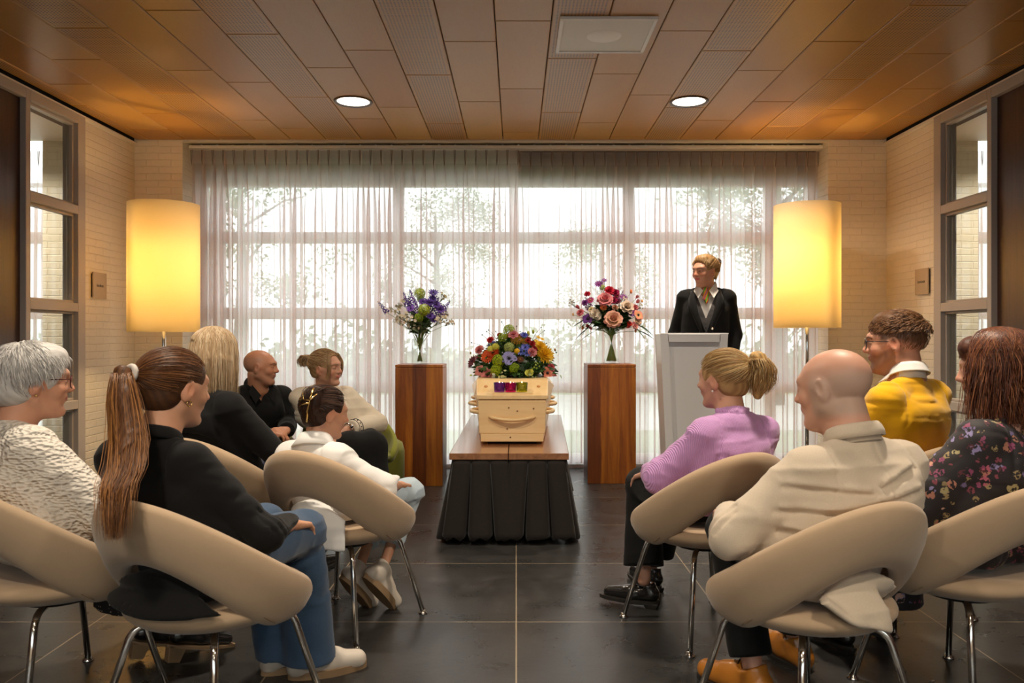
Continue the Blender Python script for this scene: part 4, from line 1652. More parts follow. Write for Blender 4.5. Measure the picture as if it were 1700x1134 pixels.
def skin_color(H, base, lips=(.42, .13, .10), beard=None, scalp=None, blush=.5, brows=None):
    base = np.array(base, float)

    def f(V):
        q = H.inv(V)
        C = np.tile(base, (len(V), 1))
        n = np.sin(V[:, 0] * 61 + 3 * np.sin(V[:, 2] * 47)) * np.sin(V[:, 1] * 53 + V[:, 2] * 39)
        C *= (1 + .035 * n)[:, None]

        def blend(w, col):
            w = np.clip(w, 0, 1)[:, None]
            C[:] = C * (1 - w) + np.array(col) * w
        red = base * np.array((1.05, .72, .66))
        for sx in (-1, 1):
            blend(blush * (1 - np.sqrt(((q[:, 0] - sx * .042) / .024) ** 2 + ((q[:, 1] - .07) / .035) ** 2 + ((q[:, 2] + .022) / .022) ** 2)), red)
            blend(.8 * blush * (1.4 - np.sqrt(((q[:, 0] - sx * .078) / .014) ** 2 + ((q[:, 1] + .004) / .03) ** 2 + ((q[:, 2]) / .036) ** 2)), red)
        blend(blush * (1.2 - np.sqrt((q[:, 0] / .018) ** 2 + ((q[:, 1] - .11) / .02) ** 2 + ((q[:, 2] + .02) / .018) ** 2)), red)
        if lips is not None:
            d = np.sqrt((q[:, 0] / .0235) ** 2 + ((q[:, 2] + .0495) / .0088) ** 2)
            blend(np.where(q[:, 1] > .074, (1.12 - d) * 6, 0), lips)
        if brows is not None:
            for sx in (-1, 1):
                zz = .0285 - ((np.abs(q[:, 0]) - .030) / .02) ** 2 * .006
                blend(np.where((q[:, 1] > .06) & (np.abs(np.abs(q[:, 0]) - .030) < .021), (1 - np.abs(q[:, 2] - zz) / .0035) * 1.3, 0), brows)
            for sx in (-1, 1):   # lash line
                blend(np.where((q[:, 1] > .072) & (np.abs(np.abs(q[:, 0]) - .030) < .014), (1 - np.abs(q[:, 2] - (.0085 - ((np.abs(q[:, 0]) - .030) / .014) ** 2 * .005)) / .0022) * 1.6, 0), np.array(brows) * .6)
        if beard is not None:
            col, amt = beard
            m = (q[:, 2] < -.030 + .35 * np.maximum(0, .055 - q[:, 1]) ) & (q[:, 1] > -.004) & (q[:, 2] > -.13)
            d = np.clip(((-.026 + .45 * np.maximum(0, .06 - q[:, 1])) - q[:, 2]) / .018, 0, 1)
            d = d * m
            lip = np.sqrt((q[:, 0] / .024) ** 2 + ((q[:, 2] + .0495) / .0085) ** 2)
            d = d * np.clip((lip - .95) * 4, 0, 1)
            blend(d * amt, col)
        if scalp is not None:
            col, amt, fn = scalp
            blend(amt * fn(q), col)
        return C
    return f


def add_eyes(H, parent, tone=None, look=0.0, iris=None):
    for sx in (-1, 1):
        e = MB()
        M = H.M() @ Matrix.Translation((sx * .030, .0765, .0045))
        e.ball((0, 0, 0), (.0115, .0118, .0055), 16, 10)
        o = e.obj('eyeball', M_eye, parent, smooth=True)
        o.matrix_local = M
        i = MB().ball((look * .006, .0085, 0), (.0052, .0040, .0048), 12, 8)
        io = i.obj('iris', iris or M_iris, o, smooth=True)


def strands(H, paths, name, parent, cols, r0=.0014, taper=True, sides=3, seed=0, mat=None, n_local=True):
    r0 = r0 * .62
    """paths: list of point lists in head coordinates; cols: list of colours to choose from"""
    rr = random.Random(seed)
    N = len(paths)
    m = len(paths[0])
    A = np.array(paths, dtype=float)            # N, m, 3
    if n_local:
        A = (A * H.k) @ H.R.T + H.c
    D = np.gradient(A, axis=1)
    D /= np.linalg.norm(D, axis=2, keepdims=True) + 1e-9
    up = np.array((.13, .31, .94))
    a = np.cross(D, up); a /= np.linalg.norm(a, axis=2, keepdims=True) + 1e-9
    b = np.cross(D, a)
    rad = np.ones(m) * r0
    if taper:
        rad = r0 * np.minimum(1, (1 - np.linspace(0, 1, m)) * 3.0 + .15)
    rs = np.array([rr.uniform(.7, 1.3) for _ in range(N)])
    V = []
    for s in range(sides):
        t = 2 * math.pi * s / sides
        V.append(A + (a * math.cos(t) + b * math.sin(t)) * (rad[None, :, None] * rs[:, None, None]))
    V = np.stack(V, 2).reshape(-1, 3)          # index = ((i*m)+j)*sides+s
    i, j, s = np.meshgrid(np.arange(N), np.arange(m - 1), np.arange(sides), indexing='ij')
    base = (i * m + j) * sides
    s2 = (s + 1) % sides
    F = np.stack([base + s, base + s2, base + sides + s2, base + sides + s], -1).reshape(-1, 4)
    me = bpy.data.meshes.new(name)
    me.vertices.add(len(V)); me.vertices.foreach_set('co', V.astype(np.float32).ravel())
    me.loops.add(len(F) * 4); me.loops.foreach_set('vertex_index', F.astype(np.int32).ravel())
    me.polygons.add(len(F))
    me.polygons.foreach_set('loop_start', np.arange(0, len(F) * 4, 4, dtype=np.int32))
    me.polygons.foreach_set('loop_total', np.full(len(F), 4, dtype=np.int32))
    me.polygons.foreach_set('use_smooth', np.ones(len(F), dtype=bool))
    me.update(calc_edges=True)
    cc = np.array([np.array(rr.choice(cols)) * rr.uniform(.8, 1.15) for _ in range(N)])
    CC = np.repeat(cc, m * sides, axis=0)
    ca = me.color_attributes.new('Col', 'FLOAT_COLOR', 'POINT')
    ca.data.foreach_set('color', np.concatenate([CC, np.ones((len(CC), 1))], 1).astype(np.float32).ravel())
    me.materials.append(mat or M_hair)
    o = bpy.data.objects.new(name, me)
    COL.objects.link(o)
    o.parent = parent
    return o


SC = np.array((0, -.014, .030)); SR = np.array((.0775, .0985, .084))    # scalp ellipsoid


def on_scalp(d, f=1.0):
    d = np.array(d, float); d /= np.linalg.norm(d)
    return SC + SR * d * f


def slerp(a, b, t):
    a = np.array(a, float) / np.linalg.norm(a); b = np.array(b, float) / np.linalg.norm(b)
    w = math.acos(max(-1, min(1, float(a @ b))))
    if w < 1e-4: return a
    return (math.sin((1 - t) * w) * a + math.sin(t * w) * b) / math.sin(w)


def scalp_flow(n, tie, seed, m=12, f0=1.03, f1=1.10, front=.30, low=-.35, jitter=.1):
    n = int(n * 2.4)
    """strands combed over the scalp from the hairline to a tie direction"""
    rr = random.Random(seed)
    out = []
    while len(out) < n:
        z = rr.uniform(low, 1); a = rr.uniform(0, 2 * math.pi)
        q = math.sqrt(max(0, 1 - z * z))
        d = np.array((q * math.cos(a), q * math.sin(a), z))
        # hairline: no hair on the face
        if d[1] > .15 and d[2] < .64 - .78 * d[0] ** 2: continue
        if d[1] > -.18 and d[2] < -.15: continue
        t_ = np.array(tie, float) + np.array([rr.gauss(0, jitter) for _ in range(3)]) * .5
        pts = []
        ff = f0 + rr.random() * (f1 - f0)
        bulge = rr.uniform(.0, .02)
        for i in range(m):
            t = i / (m - 1)
            dd = slerp(d, t_, t)
            pts.append(on_scalp(dd, ff + bulge * math.sin(math.pi * t)))
        out.append(pts)
    return out


def hair_cap(H, parent, cols, th=.010, name='hair', extra=None, lowcut=-.055, facecut=True, vox=.0045, amp=.0018, front_drop=0, sides=.0):
    F = Field(H.c - .22, H.c + .22, vox)
    F.ell(H.P(0, -.016, .030), np.array((.075 + th, .096 + th, .081 + th)) * H.k, H.R, 0)
    if sides:
        for sx in (-1, 1):
            F.ell(H.P(sx * .055, -.03, -.02), np.array((.028 + sides, .055, .055)) * H.k, H.R, .02)
    F.ell(H.P(0, -.045, -.025), np.array((.060 + th * .6, .058, .055)) * H.k, H.R, .02)
    if facecut:
        F.ell(H.P(0, .098, -.045 - front_drop), np.array((.080, .088, .118)) * H.k, H.R, .01, 'cut')
        for sx in (-1, 1):
            F.ell(H.P(sx * .085, .004, -.026), np.array((.022, .026, .038)) * H.k, H.R, .006, 'cut')
    F.box(H.P(0, 0, lowcut - .10), np.array((.2, .2, .10)) * H.k, H.R, 0, .01, 'cut')
    if extra: extra(F)
    if amp: F.folds(amp, 95, 3, (1, 1, .25), .012)
    c0, c1 = np.array(cols[0]), np.array(cols[-1])

    def col(V):
        q = H.inv(V)
        s = .5 + .5 * np.sin(q[:, 0] * 310 + 4 * np.sin(q[:, 2] * 30) + q[:, 1] * 90)
        return c0 * (1 - s[:, None]) + c1 * s[:, None]
    return F.obj(name, M_hair_cap, parent, 1, col)


def glasses(H, parent, mat, name='glasses'):
    g = MB()
    for sx in (-1, 1):
        pts = []
        for i in range(25):
            a = 2 * math.pi * i / 24
            ca, sa = math.cos(a), math.sin(a)
            pts.append((sx * .0335 + .0255 * math.copysign(abs(ca) ** .7, ca), .103 - .010 * abs(ca) * (1 if ca * sx > 0 else .2), .003 + .0195 * math.copysign(abs(sa) ** .75, sa)))
        g.tube(pts, .0017, 6, cap=False)
        g.tube([(sx * .060, .095, .012), (sx * .079, .03, .012), (sx * .082, -.006, .010), (sx * .078, -.022, -.008)], .0017, 6)
    g.tube([(-.008, .104, .008), (0, .107, .011), (.008, .104, .008)], .0016, 6)
    o = g.obj(name, mat, parent, smooth=True)
    o.matrix_local = H.M()
    for sx in (-1, 1):
        l = MB()
        l.ball((sx * .0335, .1015, .003), (.024, .0012, .018), 20, 8)
        l.obj('lens', M_lens_g, o, smooth=True)
    return o


def seated(H, nb, **k):
    """joint set for a seated figure in its own frame (facing +y)"""
    J = dict(H=H, nb=np.array(nb, float), pel=np.array((0, -.035, .540)), sw=.145, f=1.0, arm=1.0,
             elL=(-.205, -.0, .62), elR=(.205, -.0, .62), wrL=(-.10, .20, .585), wrR=(.10, .20, .585),
             knL=(-.095, .36, .495), knR=(.095, .36, .495), anL=(-.10, .42, .09), anR=(.10, .42, .09), toeL=(0, 1, 0), toeR=(0, 1, 0), legf=1.0)
    J.update(k)
    for q in ('elL', 'elR', 'wrL', 'wrR', 'knL', 'knR', 'anL', 'anR', 'pel'):
        J[q] = np.array(J[q], float)
    return J


def shoulders(J):
    nb = J['nb']; sw = J['sw']; tilt = J.get('shtilt', 0)
    fw = J.get('shf', -.01); sz = J.get('shz', -.055)
    tw = R_(J.get('twist', 0))
    L = nb + np.array((-sw * math.cos(tw), fw + sw * math.sin(tw), sz + tilt)); Rr = nb + np.array((sw * math.cos(tw), fw - sw * math.sin(tw), sz - tilt))
    return L, Rr


def torso_prims(F, J, i=0.0, k=.028, top=True):
    """i = inflation of the surface"""
    nb, pel, f = J['nb'], J['pel'], J['f']
    sL, sR = shoulders(J)
    wv = (sR - sL) / np.linalg.norm(sR - sL)
    mid = nb * .52 + pel * .48 + np.array((0, -.012 + J.get('bow', 0), 0))
    chest = nb + np.array((0, -.005, -.135))
    for s in (-1, 1):
        F.cone(pel + wv * s * .072 * f, mid + wv * s * .055 * f, .100 * f + i, .088 * f + i, k)
        F.cone(mid + wv * s * .055 * f, chest + wv * s * .070 * f, .088 * f + i, .086 * f + i, k)
        sh = sR if s > 0 else sL
        F.cone(chest + wv * s * .070 * f, sh - wv * s * .030 + np.array((0, 0, -.012)), .084 * f + i, .044 * f + i, k)
        F.cone(nb + np.array((0, -.014, -.012)), sh + np.array((0, -.004, .006)), .036 + i * .8, .040 + i * .9, k)
    F.cone(mid + np.array((0, -.008, 0)), chest + np.array((0, -.010, 0)), .086 * f + i, .084 * f + i, k)
    F.cone(chest + np.array((0, -.010, 0)), nb + np.array((0, -.016, -.045)), .084 * f + i, .052 + i, k)
    if J.get('belly'):
        F.ell(pel + np.array((0, .09, .08)), (.12 + i, .10 + i, .12 + i), None, .05)
    if J.get('bust'):
        for s in (-1, 1):
            F.ell(chest + wv * s * .065 + np.array((0, .060, -.02)), (.055 + i, .050 + i, .055 + i), None, .04)


def arm_prims(F, J, i=0.0, k=.025, to=1.0, hands=True, cuff=None):
    sL, sR = shoulders(J)
    a = J['arm']
    for sh, el, wr in ((sL, J['elL'], J['wrL']), (sR, J['elR'], J['wrR'])):
        F.cone(sh, el, .047 * a + i, .039 * a + i, k)
        e = el + (wr - el) * to
        F.cone(el, e, .039 * a + i, (.039 + (.028 - .039) * to) * a + i, k * .8, caps=(False, cuff is not None))


def leg_prims(F, J, i=0.0, k=.03, to=1.0, flare=0.0, caps=True):
    pel = J['pel']; g = J['legf']
    for s, kn, an in ((-1, J['knL'], J['anL']), (1, J['knR'], J['anR'])):
        hip = pel + np.array((s * .085, .02, -.025))
        F.cone(hip, kn, .082 * g + i, .058 * g + i, k)
        e = kn + (an - kn) * to
        F.cone(kn, e, .056 * g + i, .040 * g + i + flare, k * .7, caps=(False, caps))


def foot_prims(F, an, toe, k=.01, s=1.0, i=0.0):
    toe = np.array(toe, float); toe /= np.linalg.norm(toe)
    up = np.array((0, 0, 1.0)) if abs(toe[2]) < .3 else np.array((0, 1.0, .0))
    b = an + np.array((0, 0, -.055)) + toe * .10 * s
    F.cone(an + np.array((0, 0, -.04)) - toe * .03, b, .034 * s + i, .030 * s + i, k)
    F.cone(b, b + toe * .075 * s, .030 * s + i, .020 * s + i, k, flat=None)


def body(J, parent, base, color, vox=.0055, hands=None, male=False, full=0.0, feet=False, nose=1.0):
    """the whole figure as one continuous skin"""
    H, nb = J['H'], J['nb']
    pts = [H.c + .16, H.c - .16, J['pel'] + .2, J['pel'] - .2]
    for q in ('elL', 'elR', 'wrL', 'wrR', 'knL', 'knR', 'anL', 'anR'):
        pts += [J[q] + .14, J[q] - .14]
    if feet:
        for an, toe in ((J['anL'], J['toeL']), (J['anR'], J['toeR'])):
            t = np.array(toe, float) / np.linalg.norm(toe)
            pts += [an + t * .22, an - t * .1]
    for wp in (hands or {}).values():
        pts += [np.array(wp[0]) + .2, np.array(wp[0]) - .2]
    F = Field(np.min(pts, 0) - .02, np.max(pts, 0) + .02, vox)
    torso_prims(F, J, -.012)
    arm_prims(F, J, -.008)
    leg_prims(F, J, -.012, caps=False)
    neck_prims(F, H, nb, .053 if male else .045, .060 if male else .052)
    if feet:
        foot_prims(F, J['anL'], J['toeL'], i=-.004); foot_prims(F, J['anR'], J['toeR'], i=-.004)
    head_prims(F, H, male, full, nose)
    if hands:
        for wp in hands.values():
            w, d, n, side, curl = wp[:5]
            hand_prims(F, w, d, n, side, curl, *(wp[5:6] or (1.0,)))
    F.chair_clear(.006)
    return F.obj('body', M_skin, parent, 1, color)


def garment(J, parts, name, mat, parent, vox=.006, fold=.004, ff=20, seed=1, pre=None, post=None, smooth_it=1, color=None):
    pts = [J['nb'] + np.array((.3, .25, .12)), J['nb'] - .3, J['pel'] + .27, J['pel'] - .34]
    if 'arms' in parts:
        for q in ('elL', 'elR', 'wrL', 'wrR'): pts += [J[q] + .10, J[q] - .10]
    if 'legs' in parts:
        for q in ('knL', 'knR', 'anL', 'anR'): pts += [J[q] + .15, J[q] - .15]
    if 'torso' not in parts and 'arms' not in parts:
        pts = pts[2:]
    F = Field(np.min(pts, 0), np.max(pts, 0), vox)
    if 'torso' in parts: torso_prims(F, J, parts['torso'])
    if 'arms' in parts: arm_prims(F, J, parts['arms'][0], to=parts['arms'][1], cuff=True)
    if 'legs' in parts: leg_prims(F, J, parts['legs'][0], to=parts['legs'][1], flare=parts['legs'][2] if len(parts['legs']) > 2 else 0)
    if pre: pre(F)
    if fold: F.folds(fold, ff, seed)
    if 'arms' in parts and 'torso' in parts and J.get('seams', 1):
        sL, sR = shoulders(J)
        wv = (sR - sL) / np.linalg.norm(sR - sL)
        for s_, sh in ((-1, sL), (1, sR)):
            F.groove(sh - wv * s_ * .028, wv * s_ + np.array((0, 0, .18)), .005, .0055, sh - wv * s_ * .02 + np.array((0, 0, -.02)), .115)
    if post: post(F)
    F.chair_clear()
    return F.obj(name, mat, parent, smooth_it, color)


def vcut(F, J, z0, a, y0=.0, x0=0.0, zmax=.2):
    """V opening at the front, from the point z0 below the neck base upward, a = half width per metre of height"""
    nb = J['nb']
    X = np.abs(F.ax[0][:, None, None] - nb[0] - x0); Y = F.ax[1][None, :, None] - nb[1]; Z = F.ax[2][None, None, :] - nb[2]
    d = np.minimum(np.minimum((a * (Z - z0) - X) * .95, Y - y0), zmax - Z + 0 * X)
    F.f = np.maximum(F.f, d).astype(np.float32)


def collar_ring(F, J, r=.068, h=.05, th=.006, lean=(0, -.02, 0), drop=.0, k=.008):
    """stand collar: a ring round the base of the neck"""
    nb = J['nb'] + np.array(lean) + np.array((0, 0, drop))
    H = J['H']
    ax = (H.P(0, -.028, -.06) - nb); ax /= np.linalg.norm(ax)
    F.cone(nb - ax * .01, nb + ax * h, r + .012, r, k, caps=(True, True))


def neck_hole(F, J, r=.052, h=.12, fwd=.03):
    nb = J['nb']; H = J['H']
    ax = (H.P(0, -.028, -.06) - nb); ax /= np.linalg.norm(ax)
    F.cone(nb + ax * .030, nb + ax * h, r, r + .004, .004, 'cut')


def shoe(name, an, toe, parent, mat, sole_mat, kind='sneaker', s=1.0, pitch=0):
    """shoe around the ankle point; toe = horizontal direction, pitch > 0 lowers the toe"""
    t = np.array(toe, float); t[2] = 0; t /= np.linalg.norm(t)
    yaw = math.degrees(math.atan2(t[0], t[1]))
    R = rot(yaw, pitch)

    def P(x, y, z): return np.array(an) + R @ (np.array((x, y, z)) * s)
    z0 = -.088
    F = Field(np.array(an) - .27, np.array(an) + .27, .0045)
    if kind in ('sneaker', 'derby'):
        F.cone(P(0, -.035, z0 + .034), P(0, .05, z0 + .040), .034 * s, .036 * s, .01)
        F.cone(P(0, .05, z0 + .036), P(.004, .155, z0 + .030), .038 * s, .031 * s, .015)
        F.cone(P(0, -.018, z0 + .05), P(0, .0, z0 + (.098 if kind == 'sneaker' else .082)), .036 * s, .041 * s, .015, caps=(False, True))
        F.cone(P(0, .0, z0 + .07), P(0, .085, z0 + .055), .033 * s, .024 * s, .02)
    elif kind == 'loafer' or kind == 'heel':
        F.cone(P(0, -.035, z0 + .036), P(0, .05, z0 + .030), .030 * s, .031 * s, .01)
        F.cone(P(0, .05, z0 + .028), P(.004, .150, z0 + .022), .034 * s, .022 * s, .015)
        F.cone(P(0, -.022, z0 + .045), P(0, -.015, z0 + .075), .030 * s, .033 * s, .012, caps=(False, True))
    F.cone(P(0, .004, z0 + .075), P(0, -.004, z0 + .16), .028 * s, .034 * s, .003, 'cut')
    F.box(P(0, .05, z0 - .09), np.array((.2, .4, .10)) * s, R, 0, .0, 'cut')
    o = F.obj(name, mat, parent, 1)
    # sole
    th = {'sneaker': .026, 'derby': .016, 'loafer': .014, 'heel': .010}[kind]
    sm = MB()
    out = []
    for i in range(28):
        a = 2 * math.pi * i / 28
        y = .062 + .127 * math.sin(a)
        wv = .036 + .007 * math.sin((y + .06) * 14)
        out.append((wv * math.cos(a) * (1.0 if abs(math.sin(a)) < .9 else .95), y))
    lo = [P(x, y, z0 - (.004 if kind != 'heel' else .004)) for x, y in out]
    hi = [P(x * 1.03, y * 1.005, z0 - .004 + th) for x, y in out]
    n = len(out)
    sm.add(list(lo) + list(hi), [tuple(range(n - 1, -1, -1)), tuple(range(n, 2 * n))] + [(i, (i + 1) % n, (i + 1) % n + n, i + n) for i in range(n)])
    sm.obj('sole', sole_mat, o, autosmooth=.7)
    if kind in ('heel', 'loafer', 'derby'):
        hh = {'heel': .055, 'loafer': .022, 'derby': .012}[kind]
        hb = MB()
        w_ = .026 if kind != 'heel' else .022
        vs = [P(-w_, -.062, z0), P(w_, -.062, z0), P(w_, -.0, z0), P(-w_, -.0, z0), P(-w_ * .8, -.055, z0 - hh), P(w_ * .8, -.055, z0 - hh), P(w_ * .8, -.012, z0 - hh), P(-w_ * .8, -.012, z0 - hh)]
        hb.add(vs, [(0, 1, 2, 3), (7, 6, 5, 4), (0, 4, 5, 1), (1, 5, 6, 2), (2, 6, 7, 3), (3, 7, 4, 0)])
        hb.obj('heel', sole_mat, o, bevel=.003)
    if kind in ('sneaker', 'derby'):
        lc = MB()
        for i in range(4):
            y = .035 + i * .018
            zz = z0 + .098 - i * .0085
            lc.tube([P(-.020, y, zz - .010), P(0, y + .004, zz - .001), P(.020, y, zz - .010)], .0022, 5)
        lc.obj('laces', mat if kind == 'sneaker' else sole_mat, o)
    return o


def person(label, x, y, yaw, group=None, chair=None):
    CHAIR_OFF[0] = None
    if chair:
        cx, cy, ca = (CH if chair in CH else CG)[chair][:3]
        a = R_(yaw); dx, dy = cx - x, cy - y
        CHAIR_OFF[0] = (dx * math.cos(a) - dy * math.sin(a), dx * math.sin(a) + dy * math.cos(a), R_(ca - yaw))
    t = thing('person', label, 'person', (x, y, 0), -R_(yaw), group)
    t['yaw'] = yaw
    def loc(p):
        dx, dy = p[0] - x, p[1] - y
        a = R_(yaw)
        return np.array((dx * math.cos(a) - dy * math.sin(a), dx * math.sin(a) + dy * math.cos(a), p[2]))
    return t, loc
# ------------------------------------------------------------------ hair flows
def hang_flow(n, seed, drop, face=55, m=14, wave=0.0, flare=.0, f=1.08, part=(0, .05), back_only=False, endj=.02, inward=0.0):
    n = int(n * 2.2)
    rr = random.Random(seed)
    out = []
    while len(out) < n:
        az = rr.uniform(face, 360 - face)
        a = R_(az)            # 0 = face direction
        e = np.array((math.sin(a), math.cos(a), .22))
        top = np.array((part[0] + rr.gauss(0, .03), part[1] + rr.uniform(-.5, .35), 1.0))
        ff = f * rr.uniform(.95, 1.03)
        pts = []
        ln = drop * rr.uniform(.9, 1.03)
        ph = rr.uniform(0, 6.28)
        m1 = m // 2
        for i in range(m1):
            pts.append(on_scalp(slerp(top, e, i / (m1 - 1)), ff + .02 * math.sin(math.pi * i / (m1 - 1))))
        p0 = pts[-1].copy()
        o = np.array((p0[0], p0[1] + .01, 0)); o /= np.linalg.norm(o) + 1e-6
        j = np.array((rr.gauss(0, endj), rr.gauss(0, endj), 0))
        for i in range(1, m - m1 + 1):
            t = i / (m - m1)
            w_ = wave * math.sin(t * 9 + ph)
            pts.append(p0 + np.array((0, 0, -(ln + .03) * t)) + o * (.008 * (1 - math.exp(-5 * t)) + flare * t - inward * t * t + w_) + j * t + np.array((-o[1], o[0], 0)) * wave * math.cos(t * 7 + ph))
        out.append(pts)
    return out


def short_flow(n, seed, whorl=(0, -.45, .9), ang=38, f0=1.02, f1=1.16, m=7, low=-.55, curl=.02, hairline=.52, lift=0.0, fwd=0.0):
    n = int(n * 2.2)
    rr = random.Random(seed)
    w0 = np.array(whorl, float); w0 /= np.linalg.norm(w0)
    out = []
    while len(out) < n:
        z = rr.uniform(low, 1); a = rr.uniform(0, 2 * math.pi); q = math.sqrt(max(0, 1 - z * z))
        d = np.array((q * math.cos(a), q * math.sin(a), z))
        if d[1] > .15 and d[2] < hairline + .1 - .6 * d[0] ** 2: continue
        if d[1] > -.18 and d[2] < -.15: continue
        ax = np.cross(w0, d); ax /= np.linalg.norm(ax) + 1e-6
        pts = []
        c1, c2 = rr.gauss(0, curl), rr.gauss(0, curl)
        aa = R_(ang * rr.uniform(.6, 1.2)); g = rr.uniform(.7, 1.1)
        for i in range(m):
            t = i / (m - 1)
            th = aa * t
            dd = d * math.cos(th) + np.cross(ax, d) * math.sin(th)
            s = math.sin(math.pi * t * .9)
            p = on_scalp(dd, f0 + (f1 - f0) * s * g) + np.array((c1 * t, c2 * t + fwd * t, lift * t * t * max(0, d[2])))
            pts.append(p)
        out.append(pts)
    return out


def tail_flow(n, seed, guide, spread, m=12, k0=.25, wave=.0, straggle=.15):
    n = int(n * 2.0)
    """strands following a guide polyline; spread = list of radii along it"""
    rr = random.Random(seed)
    G = np.array(guide, float)
    tt = np.linspace(0, 1, len(G))
    out = []
    for _ in range(n):
        a = rr.uniform(0, 6.28); r_ = rr.random() ** .5
        ln = rr.uniform(.75, 1.0) if rr.random() < straggle * 3 else rr.uniform(.92, 1.03)
        ph = rr.uniform(0, 6.28); jx, jy = rr.gauss(0, .012), rr.gauss(0, .012)
        pts = []
        for i in range(m):
            t = i / (m - 1) * ln
            t = min(t, 1.03)
            c = np.array([np.interp(t, tt, G[:, q]) for q in range(3)])
            s = np.interp(t, tt, spread)
            w_ = wave * math.sin(t * 11 + ph)
            c = c + np.array((math.cos(a) * s * r_ + jx * t + w_, math.sin(a) * s * r_ + jy * t + wave * math.cos(t * 9 + ph), 0))
            pts.append(c)
        out.append(pts)
    return out


# ------------------------------------------------------------------ materials of clothes
M_black_wool = fabric('black_blazer_wool', (.0055, .0052, .0056), 700, .25, .2, .85, .06)
M_black_cloth = fabric('black_cloth', (.0045, .0045, .005), 600, .25, .2, .8, .05)
M_grey_vest = fabric('grey_satin_vest', (.075, .070, .070), 500, .2, .15, .5, .2)
M_white_shirt = fabric('white_shirt_cloth', (.80, .78, .75), 700, .25, .04, .8, .1, fold=.05)
M_white_denim = fabric('white_denim_cloth', (.82, .81, .79), 700, .3, .04, .8, .1, fold=.06)
M_cream_knit = fabric('cream_knit', (.66, .58, .46), 260, .6, .12, .9, .3)
M_beige_blazer = fabric('beige_linen_blazer', (.60, .50, .385), 420, .5, .16, .9, .3, fold=.03)
M_yellow_knit = fabric('mustard_yellow_knit', (.90, .47, .008), 420, .5, .10, .9, .3, fold=.03)
M_lilac = None
M_jeans = fabric('blue_denim', (.045, .085, .155), 380, .5, .35, .85, .2, fold=.04)
M_jeans_l = fabric('light_blue_denim', (.42, .52, .60), 380, .5, .15, .85, .2, fold=.04)
M_navy = fabric('navy_trouser_cloth', (.012, .016, .05), 600, .2, .2, .8, .2)
M_khaki = fabric('khaki_trouser_cloth', (.23, .17, .10), 500, .3, .12, .85, .2, fold=.04)
M_leather_blk = plain('black_leather', (.012, .011, .011), .22, spec=.6, coat=.5)
M_leather_tan = plain('orange_tan_leather', (.52, .19, .025), .32, bump=.1, bscale=60, coat=.25)
M_sole_dark = plain('dark_sole', (.02, .017, .014), .6)
M_sole_tan = plain('tan_sole', (.30, .19, .10), .7)
M_sneaker = plain('white_sneaker_leather', (.60, .53, .45), .5, bump=.1, bscale=200)
M_gold = plain('gold_metal', (.80, .55, .20), .2, 1)
M_pearl = plain('pearl', (.8, .76, .7), .2, coat=.5)
M_red_frame = plain('dark_red_frame', (.09, .012, .012), .25)
M_dark_frame = plain('dark_spectacle_frame', (.02, .025, .03), .3)
M_scrunch = fabric('white_hair_tie', (.75, .68, .62), 200, .5, .05)


def crinkle_mat():
    m, nt, p = new_mat('white_crinkled_jersey')
    p.inputs['Base Color'].default_value = (.70, .645, .57, 1)
    p.inputs['Roughness'].default_value = .85
    v = coords(nt, (1, 1, 1.9))
    vo = nd(nt, 'ShaderNodeTexVoronoi'); vo.inputs['Scale'].default_value = 62
    vo.feature = 'SMOOTH_F1'; vo.inputs['Smoothness'].default_value = .5
    nz = noise_(nt, v, 9, 3)
    mp = nt.nodes.new('ShaderNodeVectorMath'); mp.operation = 'MULTIPLY_ADD'
    cb = nt.nodes.new('ShaderNodeCombineXYZ')
    nt.links.new(nz, cb.inputs[0]); nt.links.new(nz, cb.inputs[1])
    nt.links.new(cb.outputs[0], mp.inputs[0]); mp.inputs[1].default_value = (.05, .05, .05); nt.links.new(v, mp.inputs[2])
    nt.links.new(mp.outputs[0], vo.inputs['Vector'])
    bump_(nt, p, vo.outputs['Distance'], 1.0, .012)
    return m


def ribbed_mat(name, c, sc=150, amt=.25):
    m, nt, p = new_mat(name)
    wv = nd(nt, 'ShaderNodeTexWave', wave_type='BANDS', bands_direction='X')
    wv.inputs['Scale'].default_value = sc / 6.28
    wv.inputs['Distortion'].default_value = 1.0
    wv.inputs['Detail Scale'].default_value = 1.0
    nt.links.new(coords(nt), wv.inputs['Vector'])
    col = mixc(nt, wv.outputs['Fac'], tuple(x * (1 - amt) for x in c), tuple(min(1, x * (1 + amt * .6)) for x in c))
    nt.links.new(col, p.inputs['Base Color'])
    p.inputs['Roughness'].default_value = .75
    p.inputs['Sheen Weight'].default_value = .2
    bump_(nt, p, wv.outputs['Fac'], .5, .003)
    return m


